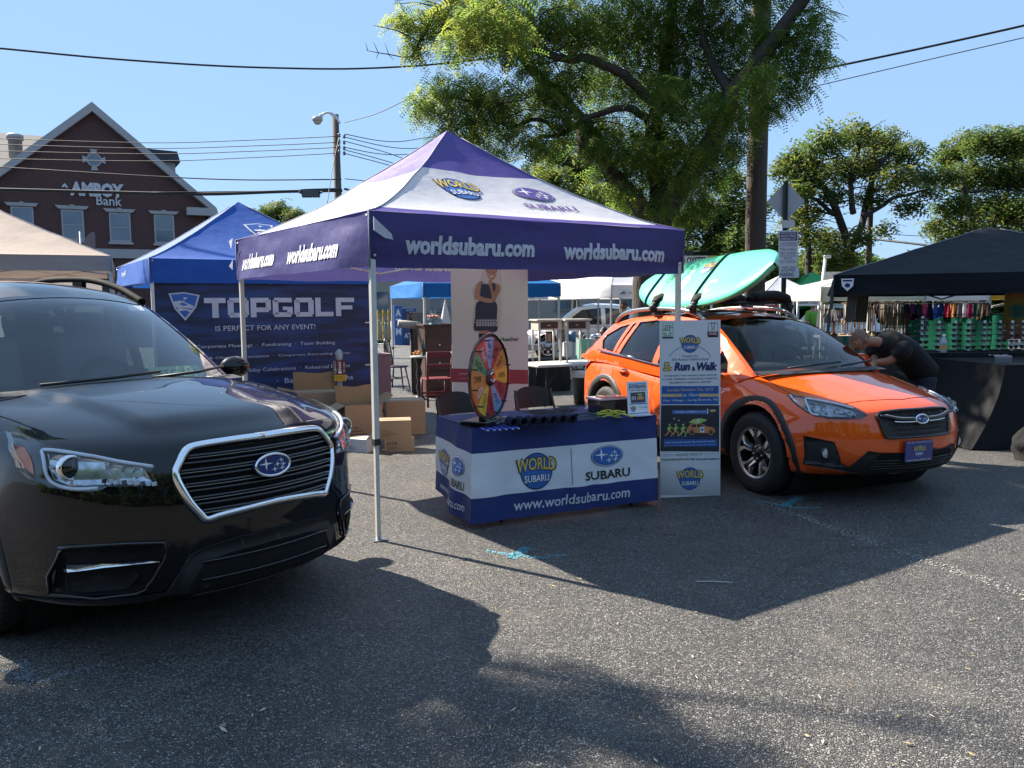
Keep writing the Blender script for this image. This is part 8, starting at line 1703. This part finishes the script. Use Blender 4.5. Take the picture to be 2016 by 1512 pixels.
# ============================================================ stalls on the right
def right_stalls():
    blk = thin('tent_black', (.006, .0075, .012), .05, .7, bump=.3, bs=7); p = atY(1640, 581, 11.6); S = 4.3; yw = -.37
    t, rf = canopy_tent('canopy_tent', 'black pop-up tent with a small white shield mark over the dark draped table', (p.x, p.y), S, p.z, p.z+.27, 2.76, [(1.0, blk)], blk, LEGG, sag=1.0, wr=.03, seed=31, rz=yw, legs=(), frame=False)
    for k, (x, y, x1, y1) in enumerate(((0, 0, -.16, -.05), (S, 0, S+.2, -.1), (S, S, S+.2, S+.1), (0, S, -.2, S+.1), )):
        b = B(); b.box((0, 0, 0), (.001, .001, .001), LEGG); b.tube([(x, y, p.z+.2), (x1, y1, 0)], .022, mat('leg_dark_metal', (.07, .075, .085), .4, metal=.5), 4, smooth=False); b.obj('leg', t)
    b = B(); z = p.z+.02
    for x0, x1 in ((.9, 1.35), (1.35, 1.8), (2.5, 2.95), (2.95, 3.4)): b.tube([(x0, .08, z+(.06 if x0 in (.9, 2.5) else -.09)), (x1, .08, z+(-.09 if x0 in (.9, 2.5) else .06))], .011, MATS['leg_dark_metal'], 5)
    b.obj('frame', t); b = B(); f = lambda u, v, h=0: Vector((u, -.05-h, v)); b.poly([(.10, z+.20), (.26, z+.20), (.25, z+.10), (.18, z+.03), (.11, z+.10)], WHITEP, f); b.poly([(.115, z+.185), (.245, z+.185), (.235, z+.16), (.125, z+.16)], NAVY, f, .003); b.poly(ell(.18, z+.11, .035, .03, 14), NAVY, f, .003); b.obj('logo', t)
    # draped tables: one across, one coming forward at the right
    drape = mat('drape_black2', (.0045, .005, .0065), .95, bump=.25, bs=9)
    def draped(label, A, ang, L_, D, H, seed, fl=0):
        tb = thing('draped_table', label, 'table', A, ang, 'black draped tables'); b = B(); b.box((L_/2, D/2, H-.02), (L_-.04, D-.04, .035), BLACKPLASTIC); b.obj('tabletop', tb); b = B(); w = lambda s, v: (.03+.02*nz(seed, s*2))*sin(s*8+nz(s*1.3, seed)*3)*v+.012*v
        b.grid(lambda u, v: (u*L_, v*D, H+.004+.004*nz(u*6, v*5, seed)), 20, 8, drape); b.grid(lambda u, v: (u*L_-fl*v**1.6*(1-u), -w(u*L_, v)-.01-fl*.2*v, (H+.004)*(1-v)+.012*v), 60, 14, drape); b.grid(lambda u, v: (-fl*v**1.6 if u == 0 else -w(u*D+5, v)*min(1, u*8)-.01-fl*v**1.6, u*D-(fl*.2*v+w(0, v)+.01)*(1-u), (H+.004)*(1-v)+.012*v), 24, 14, drape); b.grid(lambda u, v: (L_+.01, u*D, (H+.004)*(1-v)+.012*v), 8, 6, drape); b.obj('cloth', tb); return tb
    A1 = atY(1772, 697, 10.6); H1 = A1.z; draped('long black draped table under the racks of sunglasses', Vector((A1.x, A1.y, 0)), .05, 3.2, .8, H1, 1)
    A2 = gp(1900, 884); draped('black draped table at the right edge reaching towards the camera', A2+Vector((.42, .05, 0)), .12, 1.6, 1.3, .93, 2, .42)
    rag = mat('rag_grey', (.16, .16, .175), .9, bump=.3); q = atY(1972, 703, 9.62); b = B(); b.grid(lambda u, v: ((u-.5)*.2, -.02*(v > .5)+.1-(.12*min(v*2, 1)), -.004*0+(.02+.012*nz(u*6, v*4) if v <= .5 else .02-.28*(v-.5)*(1+.3*nz(u*5, 2)))), 12, 14, rag); tag(b.obj('cloth_rag', None, q), 'grey rag draped over the front edge of the black table', 'cloth')
    g = gp(2046, 905); t = thing('dark_bag', 'dark slumped bag on the asphalt at the far right edge', 'bag', g); b = B(); b.grid(lambda u, v: ((.26+.07*nz(2*cos(2*pi*u)+3, 2*sin(2*pi*u), v*3))*cos(2*pi*u)*max(.0, 1-v**3)**.5, (.20+.06*nz(2*cos(2*pi*u), 2*sin(2*pi*u), v*4))*sin(2*pi*u)*max(.0, 1-v**3)**.5, .36*v*(1+.25*nz(cos(2*pi*u)*1.5, sin(2*pi*u)*1.5, 7))), 24, 10, mat('bag_charcoal', (.004, .004, .005), .95, bump=.3)); b.obj('body', t)
    b = B(); b.tube([gp(1960, 866)+UP*.02, gp(1988, 876)+UP*.02], .018, mat('stick_pale', (.42, .4, .36), .6), 6); tag(b.obj('stick'), 'short pale stick on the ground before the black table', 'stick')
    # sunglasses racks and bottle
    rr = random.Random(9); sgm = mat('sunglass_lens', (.008, .008, .01), .08, coat=1)
    proto = B()
    for s_ in (-1, 1): proto.grid(lambda u, v, s_=s_: (s_*.034+.029*cos(2*pi*u)*v, -.012-.004*v, .022*sin(2*pi*u)*v), 14, 3, sgm); proto.tube([(s_*.066, -.008, .008), (s_*.068, .05, .008), (s_*.067, .10, -.004)], .0035, sgm, 4)
    proto.tube([(-.066, -.01, .012), (-.03, -.016, .018), (0, -.017, .012), (.03, -.016, .018), (.066, -.01, .012)], .005, sgm, 5); so_ = None
    rows = [(1742+0*i, 0) for i in range(0)]
    for i, px in enumerate((1815, 1848, 1880, 1908, 1938, 1968, 1992, 2014, 2040)):
        c = atY(px, 694, 10.85+.10*(i % 3)); hgt = .40 if i not in (0,) else .46; t = thing('sunglasses_rack', 'white upright sunglasses rack standing in the row on the long black table', 'rack', Vector((c.x, c.y, H1+.006)), rr.uniform(-.15, .15), 'sunglasses racks'); b = B(); b.box((0, 0, .008), (.10, .10, .016), GLOSSBLACK, bev=.004); b.obj('base', t); b = B(); b.box((0, .015, hgt/2), (.028, .02, hgt), WHITEP, bev=.003)
        b.obj('post', t)
        for k in range(5 if i else 6):
            z = H1+.006+.06+.072*k
            if so_ is None: o = so_ = proto.obj('sunglasses')
            else: o = so_.copy(); COL.objects.link(o)
            o.location = (c.x, c.y-.012, z); o.rotation_euler = (rr.uniform(-.1, .1), 0, rr.uniform(-.12, .12)); tag(o, 'dark sunglasses hanging on a white rack on the long black table', 'sunglasses', 'sunglasses on the racks')
    c = atY(1857, 694, 10.62); t = thing('water_bottle', 'clear plastic bottle with an orange label on the black table', 'bottle', Vector((c.x, c.y, H1+.006))); b = B(); b.lathe([(0, 0), (.042, 0), (.044, .02), (.044, .13), (.038, .16), (.016, .205), (.016, .22), (0, .22)], mat('bottle_plastic', (.35, .38, .42), .15, coat=1), 18); b.obj('body', t); b = B(); b.lathe([(.0455, .045), (.0455, .10)], mat('label_orange', (.60, .33, .10), .5), 18); b.obj('label', t); b = B(); b.lathe([(.019, .215), (.019, .24), (0, .24)], WHITEP, 14); b.obj('cap', t)
    # hanging grey box from the tent edge
    c = atY(1687, 604, 12.6); t = thing('display_case', 'grey panelled box hanging tilted under the left end of the black tent', 'box', c, .25); b = B(); Rr = Matrix.Rotation(.10, 3, 'Y'); b.box((0, 0, 0), (.2, .22, .44), mat('case_dark', (.02, .02, .022), .6), Rr); b.obj('body', t); b = B(); b.box((-.02, -.118, 0), (.17, .016, .42), mat('case_panel', (.16, .155, .15), .5, var=.2), Rr, .006); b.obj('panel', t); b = B(); b.tube([(.02, 0, .2), (.04, 0, .36)], .006, WIRE, 5); b.obj('hanger', t)
    # cream and white tents with goods behind
    cr_ = thin('tent_cream', (.60, .60, .50), .3, bump=.3, bs=8); wt = MATS['tent_white']
    p = atY(1616, 592, 16.5); canopy_tent('canopy_tent', 'cream pop-up tent sheltering driftwood goods left of the green backdrop', (p.x, p.y), 2.05, p.z, p.z+.27, 2.2, [(1.0, cr_)], cr_, LEGW, sag=1.1, seed=41, rz=.0, side2=2.6)
    p = atY(1818, 592, 16.7); canopy_tent('canopy_tent', 'low white pop-up tent over the row of hanging clothes', (p.x, p.y), 1.32, p.z, p.z+.14, 2.3, [(1.0, wt)], wt, LEGG, sag=1.1, seed=42, rz=.0, side2=2.6)
    yl = thin('tent_yellow', (.55, .36, .05), .3); p = atY(1948, 590, 17.5); canopy_tent('canopy_tent', 'yellow pop-up tent showing at the right edge beyond the black tent', (p.x, p.y), 2.5, p.z, p.z+.12, 2.3, [(1.0, yl)], yl, LEGG, sag=1.1, seed=43, side2=2.4, rz=0)
    p = atY(1500, 587, 24); canopy_tent('canopy_tent', 'white peaked tent behind the parking signs', (p.x, p.y), 1.75, p.z, p.z+.08, atY(1548, 543, 25).z, [(1.0, wt)], wt, LEGG, sag=1.0, seed=44, rz=.1)
    gr = thin('tent_green', (.05, .42, .14), .35); p = atY(1572, 580, 27); canopy_tent('canopy_tent', 'bright green tent behind the white peaked tent', (p.x, p.y), 2.2, p.z, p.z+.1, atY(1625, 535, 28).z, [(1.0, gr)], gr, LEGG, sag=1.0, seed=45, rz=.2)
    def banner(lb, x0, y0, x1, y1, Y, m, s_, m2, box):
        a = atY(x0, y1, Y); c = atY(x1, y0, Y); t = thing('stall_banner', lb, 'banner', (a.x, a.y, 0)); w = c.x-a.x; f = planemap((0, 0, 0), (1, 0, 0), (0, 0, 1)); b = B(); b.prism([(0, a.z), (w, a.z), (w, c.z), (0, c.z)], m, f, -.01, 0); b.obj('cloth', t); h = c.z-a.z; b = B(); b.text(s_, (w*box[0], a.z+h*box[1], w*box[2], a.z+h*box[3]), m2, f, .004, .02); b.obj('lettering', t); b = B()
        for x in (0, w): b.cyl((x, .02, 0), (x, .02, c.z), .015, LEGG, n=6)
        b.obj('post', t)
    banner('white INDIAN FOOD banner below the white peaked tent', 1570, 588, 1612, 602, 23.5, WHITEP, 'INDIAN FOOD', BLACKP, (.05, .2, .95, .8)); banner('red stall banner with pale River lettering left of the sign post', 1490, 586, 1531, 612, 22, mat('banner_red', (.25, .02, .03), .6), 'Navy River', WHITEP, (.08, .35, .92, .7))
    a = gp(1598, 601+1.638*FPX/19); t = thing('lamp_pole', 'thin pale lamp pole leaning beside the cream tent', 'lamp pole', a); top = atY(1625, 508, 19)-a; b = B(); b.tube([(0, 0, 0), tuple(top)], .035, mat('pole_pale', (.45, .46, .48), .5), 8); b.obj('post', t); b = B(); b.box(top+Vector((.04, 0, .03)), (.16, .1, .07), LEGG, bev=.02); b.obj('lamp_head', t)
    c0 = atY(1618, 550, 20); b = B(); b.box((c0.x+.25, 20, c0.z-.1), (.5, .05, .55), mat('board_cream', (.42, .41, .38), .7)); tag(b.obj('blank_board'), 'blank cream board rising behind the cream tent corner', 'board')
    # goods: driftwood frames, hanging strings, striped skirt table
    A = atY(1630, 662, 14.4); t = thing('striped_table', 'table with a teal and white striped skirt piled with wooden goods', 'table', (A.x, A.y, 0)); H = A.z; L_ = 1.55; b = B(); b.box((L_/2, .35, H-.02), (L_, .7, .04), mat('table_tan', (.42, .33, .24), .6)); b.obj('tabletop', t); cols = [mat('skirt_'+n, c, .8) for n, c in (('teal', (.04, .22, .22)), ('mint', (.22, .42, .36)), ('cream', (.45, .46, .38)), ('sea', (.05, .30, .28)))]; b = B(); b.grid(lambda u, v: (L_*u, -.015-.015*abs(sin(u*50))*v, (H-.02)*(1-v)+.02), 62, 3, cols[0], True, None, lambda u, v: cols[int(u*31*7 % 4)]); b.obj('skirt', t)
    rr = random.Random(17); wd = [mat('goods_'+n, c, .8) for n, c in (('wood', (.22, .12, .06)), ('driftwood', (.30, .23, .16)), ('bone', (.5, .46, .38)), ('rust', (.25, .08, .04)), ('slate', (.05, .06, .08)))]
    for i in range(12):
        x = .06+i*.125; o = Vector((A.x+x, A.y+rr.uniform(.1, .6), H)); h = rr.uniform(.22, .62); b = B(); m = wd[rr.randrange(4)]; k = i % 3
        t = thing('jewelry_stand', ('forked driftwood stand hung with strings on the striped table', 'turned wooden stand with a cross bar on the striped table', 'wooden peg frame with dangling strings on the striped table')[k], 'display stand', o, rr.uniform(-.5, .5), 'wooden stands on the striped table'); b.box((0, 0, .012), (.12, .1, .024), m, bev=.004); b.tube([(0, 0, .02), (.01*rr.uniform(-1, 1), 0, h)], [.013, .009], m, 7)
        if k == 0: b.tube(catmull([(0, 0, h*.5), (.06, 0, h*.75), (.09, 0, h)], 4), .008, m, 6); b.tube(catmull([(0, 0, h*.6), (-.05, 0, h*.8), (-.1, 0, h*.95)], 4), .008, m, 6)
        else: b.tube([(-.10, 0, h), (.10, 0, h)], .009, m, 7)
        b.obj('stand', t); b = B()
        for q in range(8): x2 = -.09+.025*q; b.tube([(x2, -.012, h-.01), (x2+rr.uniform(-.01, .01), -.014, h-rr.uniform(.10, min(h*.9, .32)))], .0045, wd[rr.randrange(5)], 4)
        b.obj('string', t)
    for i in range(16):
        o = Vector((A.x+rr.uniform(.02, 1.5), A.y+rr.uniform(.02, .2), H)); b = B(); r = rr.uniform(.025, .055); m = wd[rr.randrange(4)]; b.lathe([(0, 0), (r*.7, 0), (r, r*.7), (r*.8, r*1.5), (r*.4, r*1.7), (0, r*1.7)], m, 12); tag(b.obj('wooden_pot', None, o), 'small carved pot on the front of the striped table', 'pot', 'carved pots on the striped table')
    b = B(); a = atY(1664, 598, 15.6); w = 1.05
    for i in range(46): x = w*i/45; b.tube([(x, rr.uniform(0, .05), 0), (x+rr.uniform(-.02, .02), rr.uniform(0, .05), -rr.uniform(.25, .58))], rr.uniform(.005, .012), wd[rr.randrange(5)], 4)
    b.tube([(-.05, .02, .005), (w+.05, .02, .005)], .012, wd[0], 6); tag(b.obj('hanging_strings', None, a), 'curtain of strings and sticks hanging below the cream tent', 'strings', kind='stuff')
    # green backdrop and clothes above it
    gc = thin('cloth_green', (.02, .135, .085), .35, .85, var=.12, bump=.4, bs=6); P = lambda px, py: atY(px, py, 14.9); a, c = P(1785, 700), P(1985, 618); g0 = thing('green_backdrop', 'dark green cloth strung up behind the racks of sunglasses', 'cloth', (a.x, a.y, 0)); b = B(); w = c.x-a.x; b.grid(lambda u, v: (w*u, .05*nz(u*7, v*2)+.03*sin(u*30+3*nz(u*4, 1)), a.z-.5+(c.z-a.z+.5-.10*sin(pi*u)*.5)*v), 60, 16, gc); b.obj('cloth', g0); b = B()
    for x in (0, w): b.cyl((x, 0, 0), (x, 0, c.z+.1), .02, LEGG)
    b.tube([(0, 0, c.z), (w, 0, c.z)], .008, WIRE, 5); b.obj('pole', g0)
    a = P(1780, 596); c = P(1948, 596); b = B(); b.tube([a, c], .012, LEGG, 6); b.cyl(a, Vector((a.x, a.y, 0)), .015, LEGG); b.cyl(c, Vector((c.x, c.y, 0)), .015, LEGG); tag(b.obj('clothes_rail'), 'grey rail carrying the hanging clothes above the green cloth', 'rail')
    for i, (cl, nm) in enumerate((((.03, .03, .05), 'black'), ((.10, .03, .16), 'purple'), ((.03, .05, .04), 'dark green'), ((.50, .08, .22), 'pink'), ((.02, .02, .03), 'charcoal'), ((.04, .12, .42), 'blue'), ((.02, .04, .14), 'navy'), ((.28, .03, .05), 'crimson'), ((.35, .18, .07), 'tan'), ((.08, .08, .09), 'slate'), ((.38, .38, .40), 'pale grey'), ((.22, .02, .07), 'wine'), ((.02, .05, .05), 'dark teal'), ((.14, .11, .08), 'brown'), ((.05, .04, .035), 'dark brown'))):
        x = a.x+.05+(c.x-a.x-.1)*i/14; hh = .24+.06*((i*5) % 3)/2; m = thin('garment_'+nm.replace(' ', '_'), tuple(min(1, q*1.5) for q in cl), .45, .85, bump=.3); b = B(); b.grid(lambda u, v: ((u-.5)*(.07+.075*v**.6)*(1+.08*nz(u*5, v*3, i)), .02*sin(u*9+i)+.05*(.5-abs(u-.5))*v, -.02-hh*v*(1-.12*abs(nz(u*4, i)))), 10, 8, m); tag(b.obj('hanging_shirt', None, Vector((x, a.y-.02, a.z))), '%s garment hanging on the rail above the green cloth' % nm, 'garment', 'garments on the rail')
    # tie-dye cloth
    td = bpy.data.materials.new('tie_dye'); td.use_nodes = True; N = td.node_tree.nodes; Lk = td.node_tree.links; tc = N.new('ShaderNodeTexCoord'); mp = N.new('ShaderNodeMapping'); mp.inputs['Location'].default_value = (-.22, 0, -.45); nz_ = N.new('ShaderNodeTexNoise'); nz_.inputs['Scale'].default_value = 9; ln = N.new('ShaderNodeVectorMath'); ln.operation = 'LENGTH'; ad = N.new('ShaderNodeMath'); ad.operation = 'MULTIPLY_ADD'; ad.inputs[1].default_value = .28; rp = N.new('ShaderNodeValToRGB')
    for k, (q, cl) in enumerate(((0, (.03, .12, .45)), (.22, (.05, .40, .45)), (.32, (.60, .50, .08)), (.45, (.62, .22, .10)), (.62, (.55, .04, .10)), (.8, (.60, .12, .25)), (.95, (.05, .25, .50)))):
        e = rp.color_ramp.elements[k] if k < 2 else rp.color_ramp.elements.new(q); e.position = q; e.color = (*cl, 1)
    Lk.new(tc.outputs['Object'], mp.inputs[0]); Lk.new(mp.outputs[0], ln.inputs[0]); Lk.new(tc.outputs['Object'], nz_.inputs[0]); Lk.new(nz_.outputs[0], ad.inputs[0]); Lk.new(ln.outputs['Value'], ad.inputs[2]); Lk.new(ad.outputs[0], rp.inputs[0]); Lk.new(rp.outputs[0], N['Principled BSDF'].inputs['Base Color'])
    a = atY(1974, 668, 13.6); b = B(); b.grid(lambda u, v: (.62*u, .015*nz(u*8, v*4), .78*v), 20, 12, td); tag(b.obj('tie_dye_cloth', None, a), 'rainbow tie-dye cloth hanging at the right edge under the yellow tent', 'cloth')
right_stalls()
